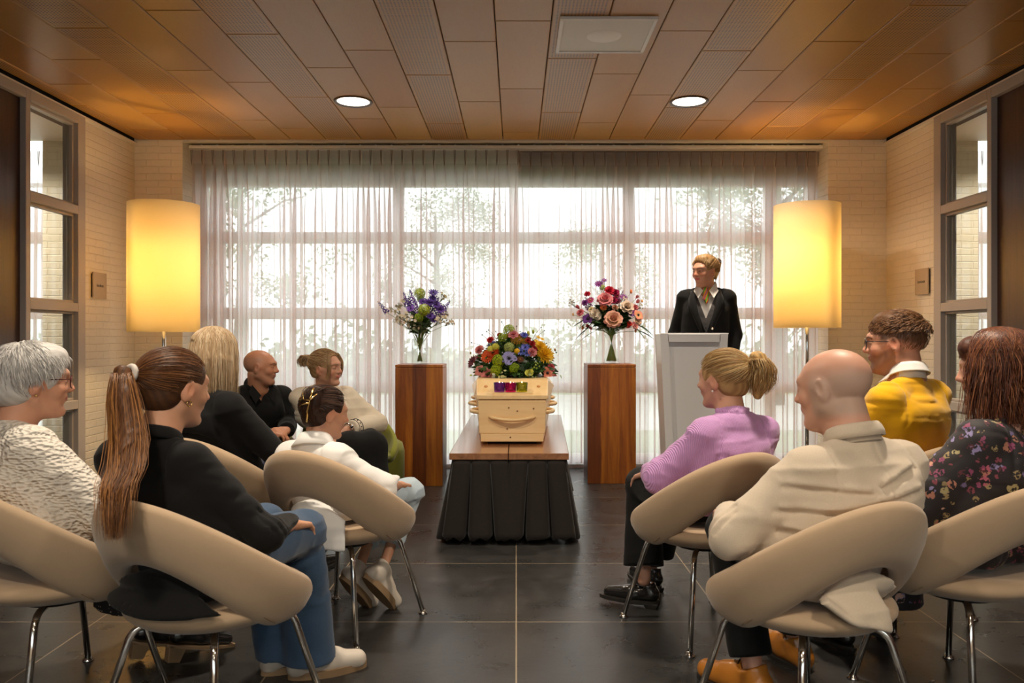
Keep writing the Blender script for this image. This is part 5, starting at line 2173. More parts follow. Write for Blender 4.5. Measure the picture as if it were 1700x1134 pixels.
def floral_mat(name, base=(.012, .008, .010), scale=17, dense=.30):
    m, nt, p = new_mat(name)
    v0 = coords(nt)
    nz = nd(nt, 'ShaderNodeTexNoise'); nz.inputs['Scale'].default_value = 45; nz.inputs['Detail'].default_value = 2
    nt.links.new(v0, nz.inputs['Vector'])
    mp = nt.nodes.new('ShaderNodeVectorMath'); mp.operation = 'MULTIPLY_ADD'
    nt.links.new(nz.outputs['Color'], mp.inputs[0]); mp.inputs[1].default_value = (.022, .022, .022); nt.links.new(v0, mp.inputs[2])
    c = None
    prev = tuple(base)
    out = None
    for i, (sc, th, cols) in enumerate(((scale * 2.2, .26, [(.10, .02, .03), (.22, .045, .07), (.16, .12, .25), (.30, .22, .10)]),
                                       (scale * 1.45, .24, [(.25, .05, .12), (.42, .18, .12), (.26, .22, .42), (.40, .33, .16)]),
                                       (scale, .20, [(.60, .30, .22), (.45, .10, .16), (.62, .38, .30), (.35, .28, .50)]))):
        vo = nd(nt, 'ShaderNodeTexVoronoi'); vo.inputs['Scale'].default_value = sc
        vv = nt.nodes.new('ShaderNodeVectorMath'); vv.operation = 'ADD'
        nt.links.new(mp.outputs[0], vv.inputs[0]); vv.inputs[1].default_value = (i * 3.1, i * 1.7, i * .9)
        nt.links.new(vv.outputs[0], vo.inputs['Vector'])
        sc_ = nd(nt, 'ShaderNodeSeparateColor'); nt.links.new(vo.outputs['Color'], sc_.inputs[0])
        r = nt.nodes.new('ShaderNodeValToRGB'); r.color_ramp.interpolation = 'CONSTANT'
        el = r.color_ramp.elements
        while len(el) < 4: el.new(.5)
        for e, q, cc in zip(el, (0, .3, .55, .8), cols):
            e.position = q; e.color = (*cc, 1)
        nt.links.new(sc_.outputs[0], r.inputs[0])
        # petals: notch the blob's edge
        on = math_(nt, 'MULTIPLY', math_(nt, 'LESS_THAN', vo.outputs['Distance'], th * 1.5), math_(nt, 'LESS_THAN', sc_.outputs[1], .55))
        nz2 = noise_(nt, v0, sc * 3.2, 2)
        on = math_(nt, 'MULTIPLY', on, math_(nt, 'GREATER_THAN', nz2, .47))
        out = mixc(nt, on, prev, r.outputs[0])
        prev = out
    nt.links.new(out, p.inputs['Base Color'])
    p.inputs['Roughness'].default_value = .7
    p.inputs['Sheen Weight'].default_value = .1
    return m


def dots_mat():
    m, nt, p = new_mat('black_polka_dot_cloth')
    v = coords(nt)
    vo = nd(nt, 'ShaderNodeTexVoronoi'); vo.inputs['Scale'].default_value = 85; vo.inputs['Randomness'].default_value = .25
    nt.links.new(v, vo.inputs['Vector'])
    c = mixc(nt, math_(nt, 'LESS_THAN', vo.outputs['Distance'], .22), (.010, .009, .009), (.42, .34, .24))
    nt.links.new(c, p.inputs['Base Color'])
    p.inputs['Roughness'].default_value = .8
    return m


M_crinkle = crinkle_mat()
M_lilac = ribbed_mat('lilac_ribbed_blouse', (.56, .29, .60), 420, .16)
M_floral = floral_mat('black_floral_cloth')
M_dots = dots_mat()


def lapel(J, parent, mat, h=.045, r=.060, back=-.006, name='collar', open_deg=42, thick=.004, flap=.040, drop=.0, spread=.020):
    """folded collar: stands up round the back and sides of the neck and turns down outside"""
    H = J['H']; nb = J['nb'] + np.array((0, back, .012 + drop))
    ax = Vector(H.P(0, -.028, -.05) - J['nb']).normalized()
    u = Vector((1, 0, 0)); u = (u - ax * u.dot(ax)).normalized(); v = ax.cross(u)
    P = []
    n = 44
    for i in range(n + 1):
        q = -1 + 2 * i / n
        a = q * R_(180 - open_deg)
        fr = max(0, (abs(q) - .55) / .45)          # towards the front
        row = []
        for (rr, z) in ((r + .002, -.012), (r - .002, h * .5), (r - .003, h * (1 - .25 * fr)), (r + .003, h * (1.06 - .25 * fr)), (r + .009, h * (.80 - .25 * fr)), (r + .013, h * .4 - .2 * fr * h), (r + spread, h - flap - .22 * flap * fr)):
            x = math.sin(a) * rr * 1.04; y = -math.cos(a) * rr
            row.append(Vector(nb) + u * x + v * y + ax * z + Vector((0, 0, 0)))
        P.append(row)
    return MB().grid(P).obj(name, mat, parent, smooth=True, solid=thick)


def flap(F, a0, a1, ztop, zbot, th, rise=0.0):
    """jacket tail that hangs over the rear edge of the seat; angles from straight back, positive to the right; rise shortens the left end"""
    cx, cy, ca = CHAIR_OFF[0]
    n = 46
    for i in range(n):
        q = i / (n - 1)
        a = R_(a0 + (a1 - a0) * q)
        zb = zbot + rise * (1 - q) ** 1.3 + .006 * math.sin(q * 9)
        prof = [(.15, ztop), (.215, .50), (.240, .462), (.262, .440), (.268, (.44 + zbot) / 2), (.272, zbot)]
        wv = .012 * math.sin(q * 15) * math.sin(math.pi * q)
        pts = []
        for r_, z in prof:
            if z < zb - .001 and pts: z = max(z, zb)
            k = max(0, (.45 - z) / .08)
            rr = r_ + wv * min(1, k)
            x, y = math.sin(a) * rr, -math.cos(a) * rr
            pts.append(np.array((x * math.cos(ca) + y * math.sin(ca) + cx, -x * math.sin(ca) + y * math.cos(ca) + cy, z)))
        for p, q_ in zip(pts[:-1], pts[1:]):
            F.cone(p, q_, th, th, .004)


# ================================================================== P1: white-haired person at the left edge
def p_white():
    t, L = person('seated person with short white hair, glasses and a textured white jacket, at the left edge', -1.47, 2.62, 34, chair='A')
    Hc = L((-1.562, 2.63, 1.004))
    H = Head(Hc, 52 - 34, 2, 0, 1.04)
    nb = Hc + np.array((-.02, -.055, -.145))
    J = seated(H, nb, sw=.158, f=1.14, arm=1.15, elR=(.24, .02, .60), elL=(-.25, .0, .60), wrR=(.09, .24, .60), wrL=(-.09, .24, .60),
               knL=(-.11, .37, .49), knR=(.10, .37, .49), anL=L((-1.30, 2.93, .13)), anR=L((-1.16, 2.90, .13)), toeL=L((-1.0, 3.2, 0)) - L((-1.30, 2.93, 0)), toeR=L((-.9, 3.15, 0)) - L((-1.16, 2.90, 0)), shz=-.058)
    J['toeL'][2] = J['toeR'][2] = 0
    b = body(J, t, (.56, .30, .20), .0055, {'L': (J['wrL'], (.5, .8, -.1), (0, 0, -1), -1, .5), 'R': (J['wrR'], (-.4, .9, -.1), (0, 0, -1), 1, .5)}, False) if False else \
        body(J, t, None, skin_color(H, (.60, .30, .19), lips=(.45, .15, .12)), .0055)
    def pre(F):
        F.ell(J['pel'] + np.array((0, -.03, .02)), (.21, .15, .13), None, .03)
    def post(F):
        neck_hole(F, J, .056, .14)
        F.half(J['pel'] + np.array((0, 0, -.075)), (0, .25, -1))
    garment(J, dict(torso=.022, arms=(.020, .93)), 'jacket', M_crinkle, t, .006, .009, 17, 2, pre, post)
    # skirt to the shins
    F = Field(J['pel'] - .55, J['pel'] + .62, .007)
    for s, kn in ((-1, J['knL']), (1, J['knR'])):
        F.cone(J['pel'] + np.array((s * .08, -.02, -.02)), kn, .115, .085, .05)
        F.cone(kn, kn + np.array((s * .02, .02, -.27)), .085, .115, .04, caps=(False, True))
    F.cone((0, .30, .47), (-.03, .28, .21), .09, .14, .04, caps=(False, True))
    F.folds(.007, 26, 4, (1, 1, .2)); F.chair_clear()
    F.half((0, 0, .21), (0, 0, -1))
    F.obj('skirt', M_dots, t, 1)
    for nm, an, toe in (('L', J['anL'], J['toeL']), ('R', J['anR'], J['toeR'])):
        shoe('shoe', an + np.array((0, 0, .012)), toe, t, M_leather_blk, M_sole_tan, 'heel', 1.0, 14)
    cols = [(.60, .58, .56), (.75, .73, .70), (.48, .46, .45)]
    def extra(F):
        F.ell(H.P(0, .035, .085), np.array((.062, .055, .035)) * H.k, H.R, .03)
        F.ell(H.P(0, -.075, .0), np.array((.066, .04, .065)) * H.k, H.R, .03)
    cap = hair_cap(H, t, [(.50, .48, .46), (.62, .60, .58)], .016, extra=extra, lowcut=-.075, front_drop=.012)
    strands(H, short_flow(1300, 5, (0, -.25, 1), 30, 1.12, 1.22, 7, -.75, .006, .56), 'hair_strands', cap, cols, .0016)
    g = glasses(H, t, M_red_frame)
    e = MB().ball(tuple(H.P(.084, -.002, -.036)), .004, 10, 8)
    e.obj('earring', M_gold, t, smooth=True)
    add_eyes(H, b)
    return t


# ================================================================== P2: long ponytail, black blazer, jeans
def p_ponytail():
    t, L = person('seated person with a long brown ponytail, black blazer and blue jeans', -.90, 2.36, 24, chair='B')
    Hc = L((-1.008, 2.40, .998))
    H = Head(Hc, 36 - 24, 6, 0, 1.0)
    nb = Hc + np.array((-.0, -.065, -.150))
    J = seated(H, nb, sw=.140, f=.92, arm=.95, shz=-.060, elR=(.225, -.0, .60), elL=(-.235, .0, .60), wrR=(.11, .24, .565), wrL=(-.05, .26, .56),
               knR=L((-.715, 2.71, .50)), knL=L((-.87, 2.80, .50)), anR=L((-.705, 2.76, .095)), anL=L((-.81, 2.80, .095)), legf=1.04)
    tr = L((-.40, 2.86, 0)) - L((-.66, 2.74, 0)); J['toeR'] = np.array((tr[0], tr[1], 0))
    J['toeL'] = np.array((tr[0] - .05, tr[1], 0))
    b = body(J, t, None, skin_color(H, (.64, .33, .20), lips=(.5, .2, .16)), .005, {'R': (J['wrR'], (-.3, .9, -.2), (0, 0, -1), 1, .7), 'L': (J['wrL'], (.4, .9, -.15), (0, 0, -1), -1, .7)})
    def pre(F):
        # long blazer tail over the back of the seat
        F.ell(J['pel'] + np.array((0, -.05, -.02)), (.20, .15, .15), None, .03)
    def post(F):
        for el in (J['elL'], J['elR']):
            for q in (-.04, -.018, .01, .036):
                F.groove(el + np.array((0, q, q * .5)), (0, 1, .4 + q * 6), .006, .006, el + np.array((0, .03, .03)), .07)
        F.groove(nb, (1, 0, .02), .003, .003, nb + np.array((0, -.12, -.15)), .24)
        neck_hole(F, J, .050, .12)
        F.box(J['pel'] + np.array((0, .26, -.10)), (.3, .19, .14), None, .0, .02, 'cut')
        flap(F, -46, 62, .55, .428, .008, .0)
    garment(J, dict(torso=.018, arms=(.015, .97)), 'blazer', M_black_wool, t, .006, .009, 16, 5, pre, post)
    lapel(J, t, M_black_wool, .026, .060, flap=.032)
    def postj(F): F.half((0, 0, .055), (0, 0, -1))
    garment(J, dict(legs=(.014, 1.08, .035)), 'jeans', M_jeans, t, .006, .009, 19, 3, None, postj)
    shoe('shoe', J['anR'], J['toeR'], t, M_sneaker, M_sole_tan, 'sneaker', 1.06)
    shoe('shoe', J['anL'], J['toeL'], t, M_sneaker, M_sole_tan, 'sneaker', 1.06)
    cols = [(.10, .036, .012), (.15, .055, .016), (.22, .085, .024), (.07, .026, .010)]
    tie = (-.10, -.97, .06)
    cap = hair_cap(H, t, [(.055, .022, .009), (.085, .034, .012)], .008, lowcut=-.070)
    strands(H, scalp_flow(800, tie, 3, 12, 1.06, 1.12, low=-.45, jitter=.05), 'hair_strands', cap, cols, .0013, taper=False)
    tp = H.P(*on_scalp(tie, 1.16))
    # tail: falls down the back, a little to the left
    G = [tp] + [tp + np.array(q) for q in ((-.006, -.032, .004), (.030, -.058, -.06), (.100, -.100, -.165), (.165, -.165, -.235), (.215, -.232, -.265), (.243, -.262, -.32), (.250, -.268, -.385))]
    sp = [.012, .022, .034, .040, .034, .026, .020, .010]
    F = Field(tp - .52, tp + .15, .005)
    for i in range(len(G) - 1):
        F.cone(G[i], G[i + 1], sp[i] * .85, sp[i + 1] * .85, .01)
    F.folds(.004, 60, 2, (1, 1, .15))
    tl = F.obj('ponytail', M_hair_cap, t, 1, lambda V: np.tile(np.array((.10, .038, .012)), (len(V), 1)) * (1 + .4 * np.sin(V[:, 0] * 400 + V[:, 1] * 130))[:, None])
    strands(None, tail_flow(520, 8, G, [s * 1.12 for s in sp], 14, wave=.003), 'hair_strands', tl, [(.15, .055, .015), (.24, .095, .024), (.36, .15, .038), (.10, .036, .012)], .0013, n_local=False) if False else None
    st = strands(Head((0, 0, 0)), tail_flow(520, 8, G, [s * 1.12 for s in sp], 14, wave=.003), 'hair_strands', tl, [(.15, .055, .015), (.24, .095, .024), (.36, .15, .038), (.10, .036, .012)], .0013, n_local=False)
    sc = MB()
    ax = Vector(G[1] - G[0]).normalized()
    u = ax.orthogonal().normalized(); v = ax.cross(u)
    ring = [Vector(tp) + ax * .004 + u * math.cos(a) * .020 + v * math.sin(a) * .020 for a in [2 * math.pi * i / 24 for i in range(25)]]
    sc.tube(ring, .0085, 10, cap=False)
    sc.obj('hair_tie', M_scrunch, t, smooth=True)
    e = MB()
    c = H.P(.082, .0, -.040)
    e.tube([c + H.R @ np.array((0, .008 * math.sin(a), .008 * math.cos(a))) for a in [i * .5 for i in range(12)]], .0016, 6)
    e.obj('earring', M_gold, t, smooth=True)
    add_eyes(H, b)


# ================================================================== P3: long straight blonde hair
def p_blonde():
    t, L = person('seated person with long straight blonde hair and a black blazer, left side', -1.27, 3.62, 26, chair='C')
    Hc = L((-1.315, 3.56, 1.065))
    H = Head(Hc, 14 - 26 + 4, 4, 0, 1.02)
    nb = Hc + np.array((-.0, -.055, -.150))
    J = seated(H, nb, sw=.150, f=1.0, arm=1.0, shz=-.065, elR=(.25, .04, .62), wrR=(.12, .27, .575), elL=(-.25, .02, .62), wrL=(-.04, .26, .575),
               knL=(-.10, .38, .50), knR=(.10, .38, .50), anL=(-.10, .44, .10), anR=(.10, .44, .10))
    b = body(J, t, None, skin_color(H, (.60, .32, .22)), .006, {'R': (J['wrR'], (-.35, .9, -.15), (0, 0, -1), 1, .6), 'L': (J['wrL'], (.5, .8, -.1), (0, 0, -1), -1, .6)})
    def post(F):
        for el in (J['elL'], J['elR']):
            for q in (-.04, -.018, .01, .036):
                F.groove(el + np.array((0, q, q * .5)), (0, 1, .4 + q * 6), .006, .006, el + np.array((0, .03, .03)), .07)
        F.groove(nb, (1, 0, .02), .003, .003, nb + np.array((0, -.12, -.15)), .24)
        neck_hole(F, J, .052, .12)
        F.half(J['pel'] + np.array((0, 0, -.09)), (0, .25, -1))
    garment(J, dict(torso=.020, arms=(.017, .98)), 'blazer', M_black_wool, t, .007, .009, 15, 7, None, post)
    lapel(J, t, M_black_wool, .030, .060, flap=.034)
    garment(J, dict(legs=(.016, 1.0, .01)), 'trousers', M_navy, t, .007, .009, 18, 3)
    for an in (J['anL'], J['anR']): shoe('shoe', an, (0, 1, 0), t, M_leather_blk, M_sole_dark, 'loafer')
    cols = [(.48, .33, .19), (.60, .45, .28), (.36, .23, .12), (.66, .53, .37), (.42, .28, .15)]
    def extra(F):
        F.cone(H.P(0, -.045, -.02), H.P(.012, -.05, -.20), .088 * H.k, .052 * H.k, .03)
        F.cone(H.P(.04, -.03, -.02), H.P(.055, -.02, -.16), .045 * H.k, .025 * H.k, .03)
        F.cone(H.P(-.04, -.03, -.02), H.P(-.055, -.02, -.16), .045 * H.k, .025 * H.k, .03)
    cap = hair_cap(H, t, [(.34, .22, .12), (.50, .36, .22)], .012, extra=extra, lowcut=-.24, amp=.003)
    strands(H, hang_flow(850, 11, .22, 62, 14, 0.0, .0, 1.16, (.0, -.0), endj=.010, inward=.01), 'hair_strands', cap, cols, .0017)


# ================================================================== P4: bald man of the couple
def p_baldcouple():
    t, L = person('seated bald person in black shirt and khaki trousers, with clasped hands', -1.68, 5.11, 144, chair='I')
    Hc = L((-1.590, 5.06, .962))
    H = Head(Hc, 88 - 144, 2, 0, .98)
    nb = Hc + np.array((0, -.05, -.135))
    J = seated(H, nb, sw=.160, f=1.05, arm=1.05, shz=-.055, elR=(.235, .02, .585), elL=(-.225, .06, .585),
               knL=(-.12, .36, .47), knR=(.14, .36, .47), anL=(-.12, .42, .10), anR=(.15, .42, .10), pel=(0, -.03, .525))
    J['wrL'] = L((-1.355, 4.80, .60)); J['wrR'] = L((-1.47, 4.72, .575))
    dR = L((-1.33, 4.74, .60)) - J['wrR']; dL = L((-1.40, 4.70, .60)) - J['wrL']
    b = body(J, t, None, skin_color(H, (.52, .235, .135), lips=(.36, .13, .10), blush=.8, brows=(.16, .09, .06), beard=((.40, .22, .15), .35), scalp=((.42, .22, .14), .5, lambda q: ((q[:, 2] < .06) & (q[:, 1] < .02) & (q[:, 2] > -.06)).astype(float))),
             .0042, {'R': (J['wrR'], dR, (-.3, .2, -.7), 1, .75, .98), 'L': (J['wrL'], dL, (.2, -.3, -.6), -1, .9, .98)}, True)
    add_eyes(H, b)
    def post(F):
        neck_hole(F, J, .060, .14)
        # open neck in front
        vcut(F, J, -.085, .40, .02)
        F.half(J['pel'] + np.array((0, 0, -.08)), (0, .3, -1))
    garment(J, dict(torso=.020, arms=(.018, .95)), 'jacket', M_black_cloth, t, .006, .012, 17, 9, None, post)
    lapel(J, t, M_black_cloth, .046, .066)
    for s in (-1, 1):
        lp = MB()
        q = nb + np.array((0, .02, 0))
        lp.add([q + np.array((s * .062, .055, .03)), q + np.array((s * .020, .098, -.035)), q + np.array((s * .058, .108, -.085)), q + np.array((s * .088, .075, -.01))], [(0, 1, 2, 3)])
        lp.obj('collar_point', M_black_cloth, t, solid=.005)
    garment(J, dict(legs=(.016, 1.0, .0)), 'trousers', M_khaki, t, .007, .010, 17, 3)
    for an in (J['anL'], J['anR']): shoe('shoe', an, (0, 1, 0), t, M_leather_blk, M_sole_dark, 'derby', 1.08)


# ================================================================== P5: woman of the couple, cream cardigan
def p_cardigan():
    t, L = person('smiling seated person with blond updo, cream patterned cardigan and black skirt', -1.05, 5.12, 154, chair='J')
    Hc = L((-1.180, 5.05, .957))
    H = Head(Hc, 112 - 154, 0, 4, .98)
    nb = Hc + np.array((.0, -.055, -.135))
    J = seated(H, nb, sw=.142, f=1.0, shz=-.055, bust=1, elR=(.200, .03, .60), elL=(-.172, .03, .60), wrL=L((-1.015, 4.85, .60)), wrR=L((-1.11, 4.80, .575)),
               knL=(-.05, .33, .50), knR=(.08, .33, .50), anL=(-.05, .40, .10), anR=(.10, .40, .10), pel=(0, -.03, .53))
    dL = L((-1.045, 4.79, .50)) - J['wrL']
    b = body(J, t, None, skin_color(H, (.56, .29, .19), lips=(.50, .14, .13), blush=.7, brows=(.22, .13, .08)), .0042, {'L': (J['wrL'], dL, (.3, -.5, -.8), -1, .35, .95), 'R': (J['wrR'], (-.1, .8, -.4), (0, .3, -1), 1, .5, .95)})
    add_eyes(H, b)
    # open smile
    tt = MB().tube([H.P(-.013, .0925, -.0495), H.P(0, .095, -.0515), H.P(.013, .0925, -.0495)], .0022, 6)
    tt.obj('teeth', M_pearl, b)
    def post(F):
        neck_hole(F, J, .056, .14)
        F.half(J['pel'] + np.array((0, 0, -.06)), (0, .3, -1))
        vcut(F, J, -.30, .20, .02)
    garment(J, dict(torso=.024, arms=(.022, .86)), 'cardigan', M_cream_knit, t, .006, .010, 17, 11, None, post)
    garment(J, dict(torso=.010), 'black_top', M_black_cloth, t, .007, .002, 17, 1, None, lambda F: (F.half(nb + np.array((0, 0, .012)), (0, .35, 1)),))
    # patterned band at the neckline and cuffs
    for nm, c, r0, ax in (('n', nb + np.array((0, -.0, .012)), .072, np.array((0, .25, 1.0))),):
        ring = MB()
        ax = Vector(ax).normalized(); u = ax.orthogonal().normalized(); v = ax.cross(u)
        for ring_z, rad, th in ((-.004, .082, .0022), (-.022, .094, .0022)):
            ring.tube([Vector(c) + ax * ring_z + u * math.cos(a) * rad + v * math.sin(a) * rad for a in [2 * math.pi * i / 40 for i in range(41)]], th, 6, cap=False)
        for i in range(26):
            a = 2 * math.pi * i / 26
            ring.ball(Vector(c) + ax * -.013 + u * math.cos(a) * .089 + v * math.sin(a) * .089, .0045, 6, 5)
        ring.obj('patterned_neckline', M_black_cloth, t)
    sL, sR = shoulders(J)
    el, wr = J['elL'], J['wrL']
    ax = Vector(wr - el).normalized(); u = ax.orthogonal().normalized(); v = ax.cross(u)
    ring = MB()
    for q, rad in ((.80, .0515), (.70, .0535)):
        c = Vector(el + (wr - el) * q)
        ring.tube([c + u * math.cos(a) * rad + v * math.sin(a) * rad for a in [2 * math.pi * i / 30 for i in range(31)]], .0022, 6, cap=False)
    c = Vector(el + (wr - el) * .75)
    for i in range(14):
        a = 2 * math.pi * i / 14
        ring.ball(c + u * math.cos(a) * .0535 + v * math.sin(a) * .0535, .004, 6, 5)
    ring.obj('patterned_cuff', M_black_cloth, t)
    w_ = MB()
    c = Vector(el + (wr - el) * .955)
    w_.tube([c + u * math.cos(a) * .032 + v * math.sin(a) * .032 for a in [2 * math.pi * i / 30 for i in range(31)]], .005, 8, cap=False)
    w_.ball(c + u * .034, (.014, .014, .014), 14, 8)
    w_.obj('wristwatch', M_chrome, t, smooth=True)
    F = Field(J['pel'] - .55, J['pel'] + .66, .008)
    for s, kn, an in ((-1, J['knL'], J['anL']), (1, J['knR'], J['anR'])):
        F.cone(J['pel'] + np.array((s * .08, -.02, -.02)), kn, .108, .080, .06)
        F.cone(kn, an + np.array((0, 0, .06)), .082, .105, .06, caps=(False, True))
    F.folds(.006, 20, 4, (1, 1, .3)); F.chair_clear()
    F.obj('skirt', M_black_cloth, t, 1)
    for an in (J['anL'], J['anR']): shoe('shoe', an, (0, 1, 0), t, M_leather_blk, M_sole_dark, 'loafer', .95)
    cols = [(.42, .24, .10), (.55, .36, .18), (.30, .16, .07), (.60, .43, .25)]
    cap = hair_cap(H, t, [(.30, .17, .08), (.42, .27, .13)], .010, lowcut=-.06, front_drop=-.018)
    tie = (0, -.92, .30)
    strands(H, scalp_flow(420, tie, 31, 10, 1.08, 1.16, low=-.4, jitter=.12), 'hair_strands', cap, cols, .0018, taper=False)
    tp = on_scalp(tie, 1.15)
    G = [tp, tp + np.array((0, -.03, .025)), tp + np.array((0, -.055, -.01)), tp + np.array((0, -.045, -.055))]
    strands(H, tail_flow(200, 3, G, [.015, .028, .028, .018], 9, wave=.006), 'hair_strands', cap, cols, .0018)
    # loose locks at the temples
    rr = random.Random(4)
    for s in (-1, 1):
        lk = []
        for i in range(60):
            x = s * (.066 + rr.uniform(-.004, .006)); y0 = .055 + rr.uniform(-.012, .012)
            lk.append([np.array((x * (.70 + .36 * min(1, q * 3)), y0 + .02 * math.sin(q * 3) - .01 * q, .095 - .160 * q + rr.gauss(0, .001))) for q in [k / 8 for k in range(9)]])
        strands(H, lk, 'hair_lock', cap, cols, .0012)
    cl = MB()
    cl.tube([H.P(-.012, -.118, .075), H.P(.0, -.135, .05), H.P(.006, -.128, .015)], .005, 8)
    cl.obj('hair_clip', M_leather_blk, t, smooth=True)


# ================================================================== P6: child in the white jacket
def p_child():
    t, L = person('seated child in white jacket and light jeans, dark hair in a gold claw clip', -.71, 3.30, 26, chair='D')
    Hc = L((-.775, 3.30, .842))
    H = Head(Hc, 56 - 26, 10, 0, .90)
    nb = Hc + np.array((.0, -.058, -.130))
    J = seated(H, nb, sw=.116, f=.84, arm=.86, shz=-.050, pel=(0, -.03, .52), elR=(.20, .02, .55), wrR=(.12, .24, .52), elL=(-.20, .02, .55), wrL=(-.08, .24, .52),
               knR=L((-.475, 3.62, .455)), knL=L((-.60, 3.72, .45)), anR=L((-.555, 3.40, .195)), anL=L((-.66, 3.44, .18)), legf=.80)
    tq = L((-.46, 3.52, 0)) - L((-.555, 3.40, 0)); tq[2] = 0
    J['toeR'] = J['toeL'] = np.array((tq[0], tq[1], -.2))
    b = body(J, t, None, skin_color(H, (.52, .26, .16), lips=(.45, .18, .14)), .005, {'R': (J['wrR'], (-.3, .9, -.2), (0, 0, -1), 1, .5, .85), 'L': (J['wrL'], (.3, .9, -.2), (0, 0, -1), -1, .5, .85)}, feet=False)
    add_eyes(H, b)
    def pre(F):
        F.ell(J['pel'] + np.array((0, -.06, .0)), (.17, .14, .13), None, .03)
    def post(F):
        neck_hole(F, J, .046, .12)
        F.box(J['pel'] + np.array((0, .26, -.10)), (.3, .19, .14), None, .0, .02, 'cut')
        flap(F, -22, 36, .56, .36, .009, .04)
    garment(J, dict(torso=.022, arms=(.020, .96)), 'jacket', M_white_denim, t, .006, .006, 19, 5, pre, post)
    lapel(J, t, M_white_denim, .034, .056, thick=.006, flap=.050, spread=.030)
    garment(J, dict(legs=(.016, .72, .0)), 'jeans', M_jeans_l, t, .006, .010, 20, 3)
    for an in (J['anR'], J['anL']):
        shoe('sneaker', an - np.array((0, 0, .01)), J['toeR'], t, M_sneaker, M_sole_tan, 'sneaker', .98, 48)
    cols = [(.035, .014, .008), (.06, .024, .012), (.09, .036, .017), (.025, .010, .006)]
    tie = (.45, -.87, .15)
    def extra(F):
        F.ell(H.P(.052, -.085, .045), np.array((.040, .030, .062)) * H.k, H.R, .015)
        F.ell(H.P(.040, -.078, .085), np.array((.034, .034, .030)) * H.k, H.R, .012)
    cap = hair_cap(H, t, [(.022, .009, .006), (.042, .017, .009)], .010, extra=extra, lowcut=-.075, front_drop=-.018)
    strands(H, scalp_flow(620, tie, 41, 11, 1.08, 1.16, low=-.6, jitter=.10), 'hair_strands', cap, cols, .0014, taper=False)
    G = [np.array(q) for q in ((.058, -.085, -.04), (.060, -.106, .0), (.062, -.112, .05), (.058, -.100, .090), (.050, -.075, .110), (.045, -.055, .10))]
    strands(H, tail_flow(240, 5, G, [.022, .026, .026, .024, .018, .02], 11, wave=.004), 'hair_strands', cap, cols, .0015)
    def T(x, y, z):
        a = R_(38)
        return H.P(x * math.cos(a) - y * math.sin(a), x * math.sin(a) + y * math.cos(a), z)
    cl = MB()
    cl.tube([T(.010, -.146, .105), T(.008, -.158, .06), T(.004, -.156, .0), T(.0, -.138, -.045)], .0038, 8)
    cl.tube([T(-.045, -.135, .080), T(-.024, -.158, .048), T(.008, -.162, .050), T(.032, -.146, .082)], .0034, 8)
    cl.tube([T(-.047, -.135, .016), T(-.022, -.158, .030), T(.010, -.160, .038)], .0034, 8)
    cl.ball(tuple(T(-.050, -.132, .048)), .010, 12, 8)
    cl.obj('claw_clip', M_gold, t, smooth=True)


